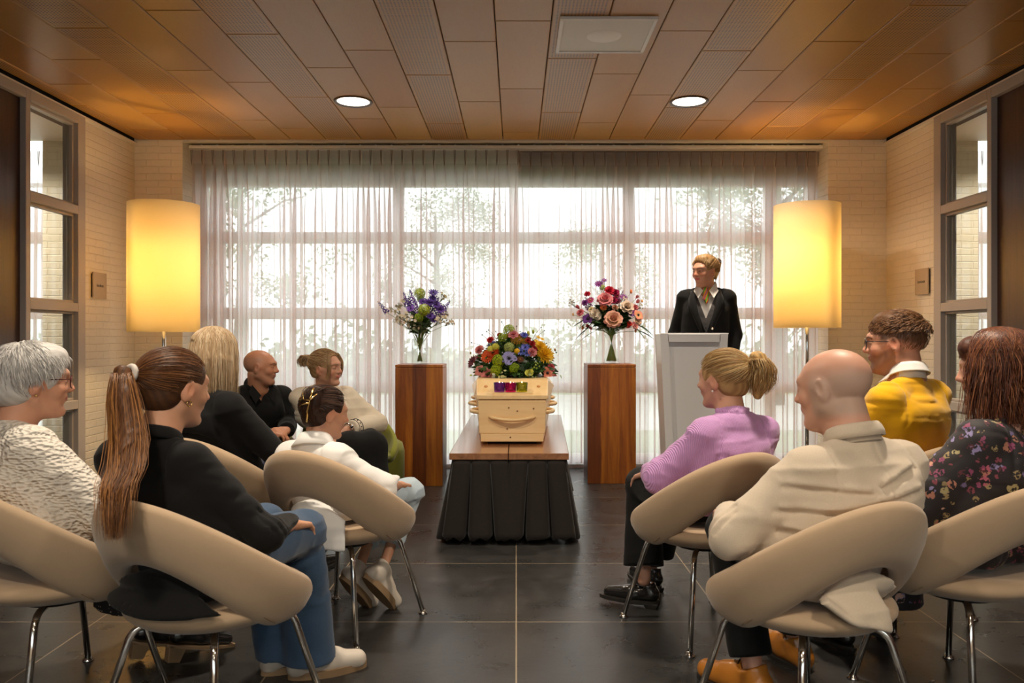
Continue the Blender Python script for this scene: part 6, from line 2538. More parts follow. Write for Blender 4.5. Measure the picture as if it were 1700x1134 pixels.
# ================================================================== P7: speaker standing at the lectern
def p_speaker():
    x0, y0 = 1.385, 5.98
    t, L = person('standing person in a black blazer, grey vest and orange scarf, behind the white lectern', x0, y0, -166)
    Hc = L(((1170 - 857) * 5.95 / 1350, 5.95, 1.628))
    H = Head(Hc, 233 - 194, 4, 0, .99)
    nb = Hc + np.array((-.01, -.045, -.140))
    J = seated(H, nb, pel=(0, 0, 1.0), sw=.150, f=.98, arm=.92, shz=-.055, bust=1, bow=.02,
               elL=(-.215, -.04, 1.17), elR=(.215, -.06, 1.17), wrL=(-.19, .06, .98), wrR=(.18, .06, 1.0),
               knL=(-.10, .02, .54), knR=(.10, .02, .54), anL=(-.10, -.02, .10), anR=(.10, -.02, .10))
    b = body(J, t, None, skin_color(H, (.56, .265, .165), lips=(.50, .11, .09), blush=.9, brows=(.20, .10, .06)), .0045,
             {'L': (J['wrL'], (.2, .5, -.8), (.5, .2, 0), -1, .5, .95), 'R': (J['wrR'], (-.2, .5, -.8), (-.5, .2, 0), 1, .5, .95)})
    add_eyes(H, b)
    def post(F):
        neck_hole(F, J, .058, .14)
        vcut(F, J, -.31, .36, .02)
        F.half(J['pel'] + np.array((0, 0, -.12)), (0, 0, -1))
    def pre(F):
        for s in (-1, 1): F.cone(J['pel'] + np.array((s * .075, 0, .05)), J['pel'] + np.array((s * .085, 0, -.1)), .125, .13, .03)
    garment(J, dict(torso=.026, arms=(.017, .97)), 'blazer', M_black_wool, t, .006, .003, 15, 2, pre, post)
    garment(J, dict(torso=.016), 'vest', M_grey_vest, t, .006, .0025, 22, 3, None, lambda F: (neck_hole(F, J, .058, .14), vcut(F, J, -.205, .38, .02), F.half(J['pel'] + np.array((0, 0, -.02)), (0, 0, -1))))
    garment(J, dict(torso=.010), 'shirt', M_white_shirt, t, .006, .001, 22, 3, None, lambda F: (neck_hole(F, J, .050, .14), F.half(J['pel'] + np.array((0, 0, .05)), (0, 0, -1)), vcut(F, J, -.10, .32, .03)))
    lapel(J, t, M_white_shirt, .055, .060, thick=.004, name='shirt_collar', flap=.05)
    for s in (-1, 1):
        lp = MB()
        q = nb
        lp.add([q + np.array((s * .058, .035, .050)), q + np.array((s * .022, .098, .0)), q + np.array((s * .055, .125, -.055)), q + np.array((s * .088, .080, .0))], [(0, 1, 2, 3)])
        lp.obj('collar_point', M_white_shirt, t, solid=.004)
        lp = MB()      # jacket lapels
        rows = [(q + np.array((s * .085, .055, .015)), q + np.array((s * .100, .050, .010))),
                (q + np.array((s * .072, .120, -.06)), q + np.array((s * .125, .095, -.06))),
                (q + np.array((s * .055, .150, -.15)), q + np.array((s * .120, .128, -.13))),
                (q + np.array((s * .030, .160, -.27)), q + np.array((s * .070, .150, -.24))),
                (q + np.array((s * .012, .158, -.36)), q + np.array((s * .022, .156, -.35)))]
        lp.grid([[a, (a + c) / 2 + np.array((0, .006, 0)), c] for a, c in rows])
        lp.obj('lapel', M_black_wool, t, smooth=True, solid=.005)
    # scarf
    F = Field(nb - .2, nb + .2, .004)
    ring = [nb + np.array((.052 * math.sin(a), .052 * math.cos(a) + .008, .028 - .016 * math.cos(a))) for a in [2 * math.pi * i / 16 for i in range(17)]]
    for i in range(16): F.cone(ring[i], ring[i + 1], .013, .013, .006)
    F.cone(nb + np.array((.0, .080, .005)), nb + np.array((-.006, .115, -.085)), .022, .010, .008)
    F.cone(nb + np.array((.0, .078, .005)), nb + np.array((.018, .110, -.06)), .016, .008, .008)
    def scol(V):
        C = np.tile(np.array((.75, .22, .02)), (len(V), 1))
        s = np.sin(V[:, 0] * 150 + V[:, 2] * 60)
        C[s > .62] = (.10, .42, .04); C[s < -.86] = (.22, .06, .30)
        return C
    F.obj('scarf', attr_mat('silk_scarf', .4), t, 1, scol)
    bt = MB().lathe([(0, .003), (.008, .003), (.010, 0)], 16, M=Matrix.Translation(tuple(nb + np.array((-.045, .166, -.275)))) @ Matrix.Rotation(-math.pi / 2, 4, 'X'))
    bt.obj('jacket_button', M_chrome, t, smooth=True)
    for i in range(3):
        bt = MB().lathe([(0, .002), (.005, .002), (.006, 0)], 12, M=Matrix.Translation(tuple(nb + np.array((0, .152 + .001 * i, -.27 - .045 * i)))) @ Matrix.Rotation(-math.pi / 2, 4, 'X'))
        bt.obj('vest_button', M_black, t, smooth=True)
    garment(J, dict(legs=(.018, 1.0, .02)), 'trousers', M_black_cloth, t, .008, .003, 14, 4)
    for an in (J['anL'], J['anR']): shoe('shoe', an, (0, 1, 0), t, M_leather_blk, M_sole_dark, 'loafer', 1.0)
    cols = [(.38, .20, .07), (.50, .30, .12), (.28, .14, .05), (.60, .40, .19)]
    def extra(F):
        F.ell(H.P(0, .015, .098), np.array((.055, .052, .030)) * H.k, H.R, .035)
        F.ell(H.P(0, -.085, .075), np.array((.042, .032, .045)) * H.k, H.R, .015)
    cap = hair_cap(H, t, [(.26, .14, .05), (.38, .22, .09)], .010, extra=extra, lowcut=-.06, front_drop=-.018)
    strands(H, scalp_flow(420, (0, -.82, .55), 51, 10, 1.10, 1.22, low=-.4, jitter=.12), 'hair_strands', cap, cols, .0017, taper=False)
    rr = random.Random(9)
    lk = []
    for i in range(90):
        a = rr.uniform(0, 6.28); c = np.array((.0, -.105, .075))
        r1 = rr.uniform(.02, .045); sx = rr.choice((-1, 1))
        lk.append([c + np.array((sx * r1 * math.sin(q * 3.2) + rr.gauss(0, .001), -.03 * math.sin(q * 3.1) - .01 * q, .035 * math.sin(q * 3.0 + .3) - (.11 + r1) * q * q)) for q in [k / 9 for k in range(10)]])
    strands(H, lk, 'hair_strands', cap, cols, .0017)
    for sx in (-1, 1):
        e = MB().ball(tuple(H.P(sx * .084, .0, -.040)), .0042, 8, 6); e.obj('earring', M_pearl, t, smooth=True)


# ================================================================== P8: lilac blouse
def p_lilac():
    t, L = person('seated person with blond ponytail and lilac ribbed blouse, in the second row on the right', .76, 3.23, -24, chair='E')
    Hc = L(((1200 - 857) * 3.22 / 1350, 3.22, .980))
    H = Head(Hc, -46 + 24, 3, 0, .99)
    nb = Hc + np.array((.0, -.058, -.143))
    J = seated(H, nb, sw=.134, f=.95, arm=.88, shz=-.058, twist=4, elL=(-.195, .04, .60), wrL=(-.09, .27, .575), elR=(.19, .02, .60), wrR=(.0, .26, .57),
               knL=L((.56, 3.60, .50)), knR=L((.72, 3.66, .52)), anL=L((.545, 3.47, .115)), anR=L((.62, 3.72, .11)), pel=(0, -.03, .525))
    tq = L((.44, 3.35, 0)) - L((.545, 3.47, 0)); tq = L((.48, 3.60, 0)) - L((.56, 3.47, 0))
    J['toeL'] = np.array((-.62, .70, 0)); J['toeR'] = np.array((.0, 1, 0))
    b = body(J, t, None, skin_color(H, (.60, .32, .22)), .0055, {'L': (J['wrL'], (.1, .9, -.3), (0, 0, -1), -1, .5), 'R': (J['wrR'], (-.3, .9, -.2), (0, 0, -1), 1, .6)})
    add_eyes(H, b)
    sL, sR = shoulders(J)
    def pre(F):
        for sh, el, wr in ((sL, J['elL'], J['wrL']), (sR, J['elR'], J['wrR'])):
            F.cone(sh + np.array((0, 0, -.03)), el, .052, .060, .03)
            F.cone(el, el + (wr - el) * .75, .060, .046, .03)
    def post(F):
        neck_hole(F, J, .048, .12)
        F.half(J['pel'] + np.array((0, 0, -.03)), (0, .3, -1))
    garment(J, dict(torso=.018, arms=(.014, .92)), 'blouse', M_lilac, t, .006, .009, 24, 6, pre, post)
    F = Field(nb - .13, nb + .14, .004)
    ax = H.P(0, -.028, -.05) - nb; ax /= np.linalg.norm(ax)
    ring = [(nb + ax * (.030 + .006 * math.sin(a * 9)) + np.array((math.sin(a) * .058, math.cos(a) * .058 - .004, 0))) for a in [2 * math.pi * i / 60 for i in range(61)]]
    for i in range(60):
        F.cone(ring[i], ring[i + 1], .006 + .003 * math.sin(i * 1.9), .006 + .003 * math.sin((i + 1) * 1.9), .003)
    F.cone(nb - ax * .012, nb + ax * .034, .066, .060, .004, caps=(True, True)); F.cone(nb - ax * .05, nb + ax * .09, .058, .052, 0, 'cut')
    F.obj('ruffled_collar', M_lilac, t, 1)
    def posttr(F): F.half((0, 0, .22), (0, 0, -1))
    garment(J, dict(legs=(.016, .86, .03)), 'trousers', M_black_cloth, t, .007, .004, 18, 3)
    shoe('shoe', J['anL'], J['toeL'], t, M_leather_blk, M_sole_dark, 'loafer', 1.05)
    shoe('shoe', J['anR'], J['toeR'], t, M_leather_blk, M_sole_dark, 'loafer', 1.05)
    cols = [(.50, .31, .12), (.62, .43, .20), (.34, .18, .06), (.70, .52, .28), (.40, .24, .09)]
    tie = (.12, -.93, .36)
    cap = hair_cap(H, t, [(.30, .17, .07), (.45, .28, .12)], .012, lowcut=-.065, front_drop=-.018)
    strands(H, scalp_flow(650, tie, 61, 11, 1.09, 1.18, low=-.5, jitter=.08), 'hair_strands', cap, cols, .0016, taper=False)
    tp = on_scalp(tie, 1.14)
    G = [tp, tp + np.array((.012, -.022, .018)), tp + np.array((.026, -.035, -.025)), tp + np.array((.028, -.030, -.075)), tp + np.array((.02, -.015, -.125))]
    sp = [.018, .034, .042, .040, .020]
    F = Field(H.P(*G[2]) - .2, H.P(*G[2]) + .2, .005)
    for i in range(4): F.cone(H.P(*G[i]), H.P(*G[i + 1]), sp[i] * .85, sp[i + 1] * .85, .01)
    F.folds(.006, 50, 6, (1, 1, .4))
    tl = F.obj('ponytail', M_hair_cap, t, 1, lambda V: np.tile(np.array((.42, .26, .10)), (len(V), 1)) * (1 + .35 * np.sin(V[:, 0] * 300 + V[:, 2] * 60))[:, None])
    strands(H, tail_flow(420, 7, G, [s * 1.15 for s in sp], 12, wave=.007), 'hair_strands', tl, cols, .0016)
    e = MB().ball(tuple(H.P(-.083, .0, -.040)), .0045, 10, 8); e.obj('earring', M_pearl, t, smooth=True)


# ================================================================== P9: bald man in the beige blazer
def p_blazer():
    t, L = person('bald seated person in a wide beige blazer, seen from behind', .86, 2.36, -24, chair='F')
    Hc = L(((1383 - 857) * 2.38 / 1350, 2.38, .998))
    H = Head(Hc, -44 + 24, 8, 3, 1.05)
    nb = Hc + np.array((.012, -.062, -.150))
    J = seated(H, nb, sw=.180, f=1.25, arm=1.10, shz=-.072, shtilt=.0, elL=(-.29, -.0, .60), wrL=(-.12, .22, .60), elR=(.255, -.0, .61), wrR=(.13, .24, .59),
               knL=L((.72, 2.74, .50)), knR=L((.95, 2.84, .50)), anL=L((.755, 2.60, .10)), anR=L((.98, 2.85, .10)), legf=1.1, belly=1, pel=(0, -.03, .54))
    tq = L((.63, 2.80, 0)) - L((.755, 2.60, 0))
    J['toeL'] = np.array((-.30, .95, 0)); J['toeR'] = np.array((.1, 1, 0))
    def sc(q):
        band = np.clip((.055 - q[:, 2]) / .03, 0, 1) * np.clip((.045 - q[:, 1]) / .02, 0, 1) * np.clip((q[:, 2] + .085) / .02, 0, 1)
        return band
    b = body(J, t, None, skin_color(H, (.62, .33, .23), blush=.8, scalp=((.46, .33, .26), .75, sc)), .0045, {'L': (J['wrL'], (.5, .8, -.1), (0, 0, -1), -1, .6, 1.05), 'R': (J['wrR'], (-.4, .9, -.1), (0, 0, -1), 1, .6, 1.05)}, True, .002)
    add_eyes(H, b)
    def pre(F):
        F.ell(J['pel'] + np.array((0, -.05, -.0)), (.22, .16, .15), None, .03)
        F.cone(J['pel'] + np.array((-.15, .02, .08)), J['pel'] + np.array((-.215, .12, .0)), .09, .050, .03)
        F.cone(J['pel'] + np.array((.15, .02, .08)), J['pel'] + np.array((.20, .12, .0)), .09, .050, .03)
    def post(F):
        neck_hole(F, J, .060, .14)
        F.box(J['pel'] + np.array((0, .28, -.12)), (.4, .20, .15), None, .0, .02, 'cut')
        pe = J['pel']
        for z0, sl_, x_, rd in ((.735, .10, -.10, .13), (.700, -.14, .06, .17), (.672, .05, -.05, .20), (.640, -.10, .10, .16), (.615, .08, -.08, .16), (.76, -.30, .13, .09)):
            F.groove(np.array((x_, 0, z0)), (sl_, 0, 1), .009, .011, np.array((x_, pe[1] - .14, z0)), rd)
            F.groove(np.array((x_, 0, z0 + .017)), (sl_, 0, 1), .008, -.006, np.array((x_, pe[1] - .14, z0)), rd * .9)
        F.groove(nb, (1, 0, .02), .004, .004, nb + np.array((0, -.12, -.15)), .26)
        for el, wr in ((J['elL'], J['wrL']), (J['elR'], J['wrR'])):
            for q in (-.05, -.028, .0, .03):
                F.groove(el + np.array((0, q, q * .5)), (0, 1, .4 + q * 6), .006, .007, el + np.array((0, .03, .03)), .075)
        flap(F, -44, 6, .56, .390, .009, .11)
    garment(J, dict(torso=.016, arms=(.018, .94)), 'blazer', M_beige_blazer, t, .006, .009, 15, 8, pre, post)
    lapel(J, t, M_beige_blazer, .036, .067, thick=.005, flap=.036, spread=.013)
    garment(J, dict(legs=(.014, .93, .01)), 'trousers', M_black_cloth, t, .007, .004, 18, 3)
    shoe('shoe', J['anL'], J['toeL'], t, M_leather_tan, M_sole_dark, 'derby', 1.12)
    shoe('shoe', J['anR'], J['toeR'], t, M_leather_tan, M_sole_dark, 'derby', 1.12)


# ================================================================== P10: yellow sweater
def p_yellow():
    t, L = person('seated bearded person with glasses and mustard yellow sweater over a white collar', 1.58, 3.42, -32, chair='H')
    Hc = L(((1487 - 857) * 3.35 / 1350, 3.35, 1.122))
    H = Head(Hc, -60 + 32, 2, 0, 1.10)
    nb = Hc + np.array((.0, -.052, -.150))
    J = seated(H, nb, sw=.160, f=1.12, arm=1.05, shz=-.066, elL=(-.24, .06, .64), wrL=(-.12, .26, .60), elR=(.27, .04, .64), wrR=(.10, .28, .60),
               knL=(-.12, .40, .51), knR=(.12, .40, .51), anL=(-.12, .44, .10), anR=(.12, .44, .10), legf=1.05)
    b = body(J, t, None, skin_color(H, (.66, .33, .215), lips=(.50, .20, .16), beard=((.20, .085, .036), .62), blush=.8, brows=(.14, .06, .03),
             scalp=((.10, .045, .022), .88, lambda q: np.clip((q[:, 2] - .0 + .25 * np.maximum(0, -.03 - q[:, 1])) / .02, 0, 1) * np.clip((.052 - q[:, 1]) / .012, 0, 1))), .0045, {'L': (J['wrL'], (.5, .8, -.1), (0, 0, -1), -1, .6, 1.05), 'R': (J['wrR'], (-.4, .9, -.1), (0, 0, -1), 1, .6, 1.05)}, True, 0, 1.1)
    add_eyes(H, b)
    def post(F):
        neck_hole(F, J, .064, .14)
        F.half(J['pel'] + np.array((0, 0, -.07)), (0, .3, -1))
    garment(J, dict(torso=.018, arms=(.018, .97)), 'sweater', M_yellow_knit, t, .006, .009, 15, 12, None, post)
    lapel(J, t, M_white_shirt, .050, .062, thick=.004, name='shirt_collar', flap=.036, spread=.018)
    for s in (-1, 1):
        lp = MB()
        lp.add([nb + np.array((s * .062, .020, .046)), nb + np.array((s * .030, .076, .018)), nb + np.array((s * .056, .094, -.012)), nb + np.array((s * .080, .040, .010))], [(0, 1, 2, 3)])
        lp.obj('collar_point', M_white_shirt, t, solid=.005)
    garment(J, dict(legs=(.016, .97, .01)), 'trousers', M_navy, t, .008, .004, 18, 3)
    for an in (J['anL'], J['anR']): shoe('shoe', an, (0, 1, 0), t, M_leather_blk, M_sole_dark, 'derby', 1.1)
    cols = [(.12, .05, .018), (.18, .08, .03), (.25, .12, .05), (.08, .032, .012)]
    F = Field(H.c - .2, H.c + .2, .0045)
    F.ell(H.P(0, -.008, .046), np.array((.076, .093, .074)) * H.k, H.R, 0)
    F.ell(H.P(0, .022, .094), np.array((.052, .046, .027)) * H.k, H.R, .04)
    F.ell(H.P(0, .108, -.01), np.array((.09, .060, .088)) * H.k, H.R, .01, 'cut')
    F.box(H.P(0, 0, -.02), np.array((.2, .2, .078)) * H.k, H.R, 0, .009, 'cut')
    F.folds(.003, 90, 3, (1, .4, 1), .012)
    cap = F.obj('hair', M_hair_cap, t, 1, lambda V: np.tile(np.array((.11, .048, .018)), (len(V), 1)))
    fl = [p for p in short_flow(1400, 71, (0, -.75, .6), 16, 1.06, 1.14, 6, .22, .003, .38, lift=.012, fwd=-.001)]
    strands(H, fl, 'hair_strands', cap, cols, .0017)
    fl = short_flow(500, 72, (0, -.3, .9), 12, 1.0, 1.03, 4, -.5, .002, .30)
    strands(H, [p for p in fl if p[0][2] < .075], 'hair_strands', cap, cols, .0011)
    glasses(H, t, M_dark_frame)


# ================================================================== P11: floral blouse
def p_floral():
    t, L = person('seated person with long auburn hair and black floral blouse, at the right edge', 1.47, 2.66, -24, chair='G')
    Hc = L(((1652 - 857) * 2.64 / 1350, 2.64, 1.040))
    H = Head(Hc, -46 + 24, 4, 0, 1.03)
    nb = Hc + np.array((.0, -.055, -.155))
    J = seated(H, nb, sw=.160, f=1.18, arm=1.1, shz=-.062, elL=(-.245, -.0, .60), wrL=(-.12, .24, .58), elR=(.26, .0, .60), wrR=(.10, .26, .58),
               knL=(-.12, .37, .50), knR=(.10, .38, .50), anL=(-.12, .42, .11), anR=(.10, .44, .11))
    b = body(J, t, None, skin_color(H, (.66, .36, .25), lips=(.50, .18, .15)), .0055, {'L': (J['wrL'], (.5, .8, -.1), (0, 0, -1), -1, .5), 'R': (J['wrR'], (-.4, .9, -.1), (0, 0, -1), 1, .5)})
    add_eyes(H, b)
    def post(F):
        neck_hole(F, J, .054, .12)
        F.half(J['pel'] + np.array((0, 0, -.08)), (0, .3, -1))
    garment(J, dict(torso=.020, arms=(.024, .94)), 'blouse', M_floral, t, .0065, .010, 18, 14, None, post)
    F = Field(J['pel'] - .55, J['pel'] + .62, .0075)
    for s, kn in ((-1, J['knL']), (1, J['knR'])):
        F.cone(J['pel'] + np.array((s * .085, -.03, -.02)), kn, .125, .09, .05)
        F.cone(kn, kn + np.array((s * .02, .0, -.25)), .085, .10, .04, caps=(False, True))
    F.cone((.0, .30, .47), (.0, .31, .20), .09, .12, .04, caps=(False, True))
    F.folds(.009, 24, 9, (1, 1, .2)); F.chair_clear()
    F.obj('skirt', M_floral, t, 1)
    for an in (J['anL'], J['anR']): shoe('shoe', an, (0, 1, 0), t, M_leather_blk, M_sole_dark, 'loafer')
    cols = [(.12, .032, .014), (.20, .060, .022), (.07, .020, .010), (.28, .10, .035)]
    def extra(F):
        F.cone(H.P(0, -.040, -.02), H.P(.0, -.045, -.16), .088 * H.k, .070 * H.k, .03)
        for s in (-1, 1): F.cone(H.P(s * .055, -.03, -.01), H.P(s * .075, -.02, -.14), .045 * H.k, .035 * H.k, .03)
        F.ell(H.P(0, .060, .075), np.array((.062, .040, .040)) * H.k, H.R, .02)
    cap = hair_cap(H, t, [(.055, .016, .009), (.10, .030, .014)], .008, extra=extra, lowcut=-.22, amp=.003, front_drop=.012)
    strands(H, hang_flow(950, 81, .22, 58, 14, .008, .012, 1.27, (.0, .0), endj=.018), 'hair_strands', cap, cols, .0017)
    rr = random.Random(8)
    fr = []
    for i in range(220):
        x = rr.uniform(-1, 1); top = np.array((x * .25, .25, 1.0)); end = np.array((x * .95, 1.0 - .25 * abs(x), .18 - .22 * abs(x) ** 2 + rr.uniform(-.03, .03)))
        f_ = rr.uniform(1.10, 1.17)
        fr.append([on_scalp(slerp(top, end, k / 8), f_) for k in range(9)])
    strands(H, fr, 'hair_strands', cap, cols, .0016)


for fn in (p_white, p_ponytail, p_blonde, p_baldcouple, p_cardigan, p_child, p_speaker, p_lilac, p_blazer, p_yellow, p_floral):
    fn()
# ------------------------------------------------------------------ flowers
M_petal = attr_mat('petals', .55, .3, sss=.05)
M_leafg = plain('florist_leaf', (.060, .135, .030), .45, var=.5, bscale=25)
M_leafd = plain('dark_foliage', (.035, .080, .026), .5, var=.4, bscale=25)
M_leaflight = plain('grey_green_foliage', (.16, .22, .13), .55, var=.4, bscale=25)
M_stem = plain('flower_stem', (.17, .26, .06), .5, var=.3, bscale=30)
frnd = random.Random(99)


def frame(nrm, roll=0.0):
    n = Vector(nrm).normalized()
    u = n.orthogonal().normalized()
    v = n.cross(u)
    c, s = math.cos(roll), math.sin(roll)
    u, v = u * c + v * s, v * c - u * s
    m = Matrix((u, v, n)).transposed().to_4x4()
    return m


def vary(c, a=.15):
    k = 1 + frnd.uniform(-a, a)
    return tuple(max(0, min(1, x * k)) for x in c)


def petal(mb, M, az, L, W, lift, curl, col, r0=0.0, tipc=None, n=5, ruffle=0.0):
    """one petal from the centre outwards; lift = angle above the plane, curl = change of angle along it"""
    ca, sa = math.cos(az), math.sin(az)
    P = []; C = []
    x, z = r0, 0.0
    a = lift
    for i in range(n + 1):
        t = i / n
        wv = W * math.sin(math.pi * min(.97, (.12 + .80 * t))) ** .75 * .5
        row = []
        for j in (-1, -.4, .4, 1):
            y = j * wv
            zz = z + abs(j) * wv * .25 + ruffle * math.sin(j * 5 + i * 2 + az * 3) * t
            p = Vector((ca * x - sa * y, sa * x + ca * y, zz))
            row.append(M @ p)
            cc = col if tipc is None else tuple(col[q] * (1 - t) + tipc[q] * t for q in range(3))
            C.append(cc)
        P.append(row)
        x += math.cos(a) * L / n; z += math.sin(a) * L / n
        a += curl / n
    o = len(mb.v)
    mb.grid(P)
    mb.c += C
    assert len(mb.c) == len(mb.v)


def mk_flower(kind, c, nrm, s, col, parent, col2=None):
    """builds one bloom (radius about s) at c facing nrm"""
    M = Matrix.Translation(Vector(c)) @ frame(nrm, frnd.uniform(0, 6))
    mb = MB()
    name = kind
    if kind == 'anemone':
        for k in range(9):
            petal(mb, M, k * 2 * math.pi / 9 + frnd.uniform(-.1, .1) + (.3 if k % 2 else 0), s * (1.0 if k % 2 else .9), s * .85, .35, -.5, vary(col2 or col, .1), s * .08, vary(col, .08), ruffle=s * .04)
        mb.ball(M @ Vector((0, 0, s * .12)), s * .22, 10, 7, (.012, .010, .018))
        for k in range(16):
            a = k * 2 * math.pi / 16
            mb.ball(M @ Vector((math.cos(a) * s * .34, math.sin(a) * s * .34, s * .13)), s * .035, 5, 4, (.015, .012, .02))
    elif kind == 'gerbera':
        for ring, (n, L, lf) in enumerate(((20, 1.0, .12), (18, .85, .3), (14, .6, .5))):
            for k in range(n):
                petal(mb, M, k * 2 * math.pi / n + ring * .17, s * L * frnd.uniform(.92, 1.05), s * .26, lf, .1, vary(col, .14), s * .1, n=4)
        mb.ball(M @ Vector((0, 0, s * .16)), (s * .25, s * .25, s * .12), 12, 7, col2 or (.05, .02, .01))
    elif kind in ('rose', 'peony', 'carnation'):
        rings = {'rose': ((4, .55, 1.35, .5), (5, .75, 1.1, .1), (6, .95, .75, -.4), (7, 1.05, .35, -.6)), 'peony': ((5, .45, 1.4, .6), (7, .65, 1.15, .3), (9, .85, .85, 0), (10, 1.0, .5, -.3), (10, 1.08, .2, -.4)),
                 'carnation': ((8, .5, 1.4, 0), (10, .7, 1.15, .0), (12, .85, .8, 0), (14, .98, .45, -.2), (14, 1.0, .1, -.2))}[kind]
        for ri, (n, L, lf, cu) in enumerate(rings):
            for k in range(n):
                petal(mb, M, k * 2 * math.pi / n + ri * .7 + frnd.uniform(-.12, .12), s * L * frnd.uniform(.93, 1.05), s * (.9 if kind != 'carnation' else .55), lf, cu, vary(col, .12), s * .04, vary(col2 or col, .1), n=5, ruffle=s * (.06 if kind == 'carnation' else .03))
    elif kind == 'chrysanthemum':
        for ri, (n, L, lf) in enumerate(((24, 1.0, -.15), (24, .98, .15), (22, .92, .45), (20, .82, .75), (16, .66, 1.05), (10, .5, 1.35))):
            for k in range(n):
                petal(mb, M, k * 2 * math.pi / n + ri * .4 + frnd.uniform(-.08, .08), s * L * frnd.uniform(.88, 1.06), s * .17, lf, .45, vary(col, .16), 0, vary(col2 or col, .1), n=4)
    elif kind == 'snowball_bloom':
        for k in range(210):
            z = 1 - 1.75 * (k + .5) / 210; a = k * 2.39996; q = math.sqrt(max(0, 1 - z * z))
            d = Vector((q * math.cos(a), q * math.sin(a), z))
            cc = M @ (d * s * frnd.uniform(.82, 1.03))
            M2 = Matrix.Translation(cc) @ (M.to_3x3().to_4x4() @ frame(d, frnd.uniform(0, 3)))
            cl = vary(col, .28)
            for j in range(4):
                petal(mb, M2, j * math.pi / 2, s * .13, s * .14, .5, -.5, cl, 0, n=2)
    elif kind == 'flat_yarrow':
        for k in range(80):
            r_ = s * math.sqrt((k + .5) / 80); a = k * 2.39996
            p = Vector((r_ * math.cos(a), r_ * math.sin(a), s * .18 * (1 - (r_ / s) ** 2) + frnd.uniform(-.02, .02) * s))
            mb.ball(M @ p, s * .075, 5, 4, vary(col, .3))
    elif kind == 'cornflower':
        for k in range(12):
            petal(mb, M, k * 2 * math.pi / 12, s * frnd.uniform(.85, 1.05), s * .34, .45, -.4, vary(col, .2), s * .1, n=4, ruffle=s * .05)
        for k in range(9):
            petal(mb, M, k * 2 * math.pi / 9, s * .5, s * .16, 1.1, -.2, vary(col, .2), 0, n=3)
        mb.ball(M @ Vector((0, 0, s * .15)), s * .14, 8, 6, (.02, .015, .05))
    elif kind == 'billy_button':
        mb.ball(M @ Vector((0, 0, 0)), s, 14, 10, col)
        for k in range(60):
            z = 1 - 2 * (k + .5) / 60; a = k * 2.39996; q = math.sqrt(max(0, 1 - z * z))
            mb.ball(M @ (Vector((q * math.cos(a), q * math.sin(a), z)) * s), s * .16, 5, 4, vary(col, .15))
    elif kind == 'calla':
        for k in range(3):
            petal(mb, M, k * 2.09, s * 1.25, s * 1.25, 1.15, -.5, vary(col, .08), 0, n=5)
        petal(mb, M, .6, s * 1.5, s * 1.4, .9, -.6, vary(col, .08), 0, n=6)
    elif kind == 'tulip':
        for k in range(6):
            petal(mb, M, k * math.pi / 3, s * 1.25 * (1 if k % 2 else .95), s * .75, 1.05, .55, vary(col, .12), 0, vary(col2 or col, .1), n=5)
    elif kind in ('flower_spike', 'veronica'):
        L = s * 4.2
        mb.tube([M @ Vector((0, 0, -s * .5)), M @ Vector((s * .1, 0, L * .5)), M @ Vector((s * .35, 0, L))], [s * .06, s * .05, s * .02], 5, (.16, .2, .08))
        n = 46
        for k in range(n):
            t = (k + .5) / n; a = k * 2.4
            rad = s * (.62 * (1 - t) + .10)
            if frnd.random() < .08: continue
            ctr = M @ Vector((math.cos(a) * rad + s * .35 * t * t, math.sin(a) * rad, t * L))
            M2 = Matrix.Translation(ctr) @ (M.to_3x3().to_4x4() @ frame((math.cos(a), math.sin(a), .5), a))
            cl = vary(col if t < .92 else (col2 or (.5, .35, .25)), .25)
            for j in range(4):
                petal(mb, M2, j * 1.57, s * .36 * (1.15 - t * .8), s * .30, .4, -.3, cl, 0, n=2)
    elif kind == 'blossom_spray':
        for k in range(13):
            d = Vector((frnd.uniform(-1, 1), frnd.uniform(-1, 1), frnd.uniform(.1, 1.4)))
            p = d * s * .8
            mb.tube([M @ Vector((0, 0, -s * .6)), M @ (p * .6), M @ p], s * .02, 4, (.14, .18, .07))
            M2 = Matrix.Translation(M @ p) @ (M.to_3x3().to_4x4() @ frame(d, frnd.uniform(0, 3)))
            cl = vary(col, .12)
            for j in range(5):
                petal(mb, M2, j * 1.2566, s * .26, s * .22, .3, -.2, cl, 0, n=3)
            mb.ball(M2 @ Vector((0, 0, s * .03)), s * .05, 5, 4, (.45, .38, .12))
    elif kind == 'daisy':
        for k in range(12):
            petal(mb, M, k * 2 * math.pi / 12, s, s * .38, .15, -.1, vary(col, .1), s * .1, n=3)
        mb.ball(M @ Vector((0, 0, s * .08)), (s * .26, s * .26, s * .16), 10, 6, col2 or (.5, .3, .03))
    elif kind == 'small_bud':
        mb.ball(M @ Vector((0, 0, s * .5)), (s * .6, s * .6, s), 8, 6, vary(col, .1))
        for k in range(4):
            petal(mb, M, k * 1.57, s * 1.0, s * .6, 1.2, .2, (.06, .12, .03), 0, n=3)
    return mb.obj(name, M_petal, parent, smooth=True)


def leaves(parent, spots, mat, name='leaf', L=(.05, .09), W=.35, n=None):
    mb = MB()
    for c, d in spots:
        d = Vector(d).normalized()
        side = d.cross(Vector((frnd.uniform(-1, 1), frnd.uniform(-1, 1), .6))).normalized()
        nn = side.cross(d)
        l = frnd.uniform(*L); wv = l * W * frnd.uniform(.8, 1.2)
        P = []
        for i in range(6):
            t = i / 5
            p = Vector(c) + d * l * t - Vector((0, 0, 1)) * l * .25 * t * t
            w_ = wv * math.sin(math.pi * min(.97, .06 + .9 * t)) ** .8 * .5
            P.append([p - side * w_ + nn * w_ * .3, p, p + side * w_ + nn * w_ * .3])
        mb.grid(P)
    return tag(mb.obj(name, mat, parent, smooth=True), kind='stuff')


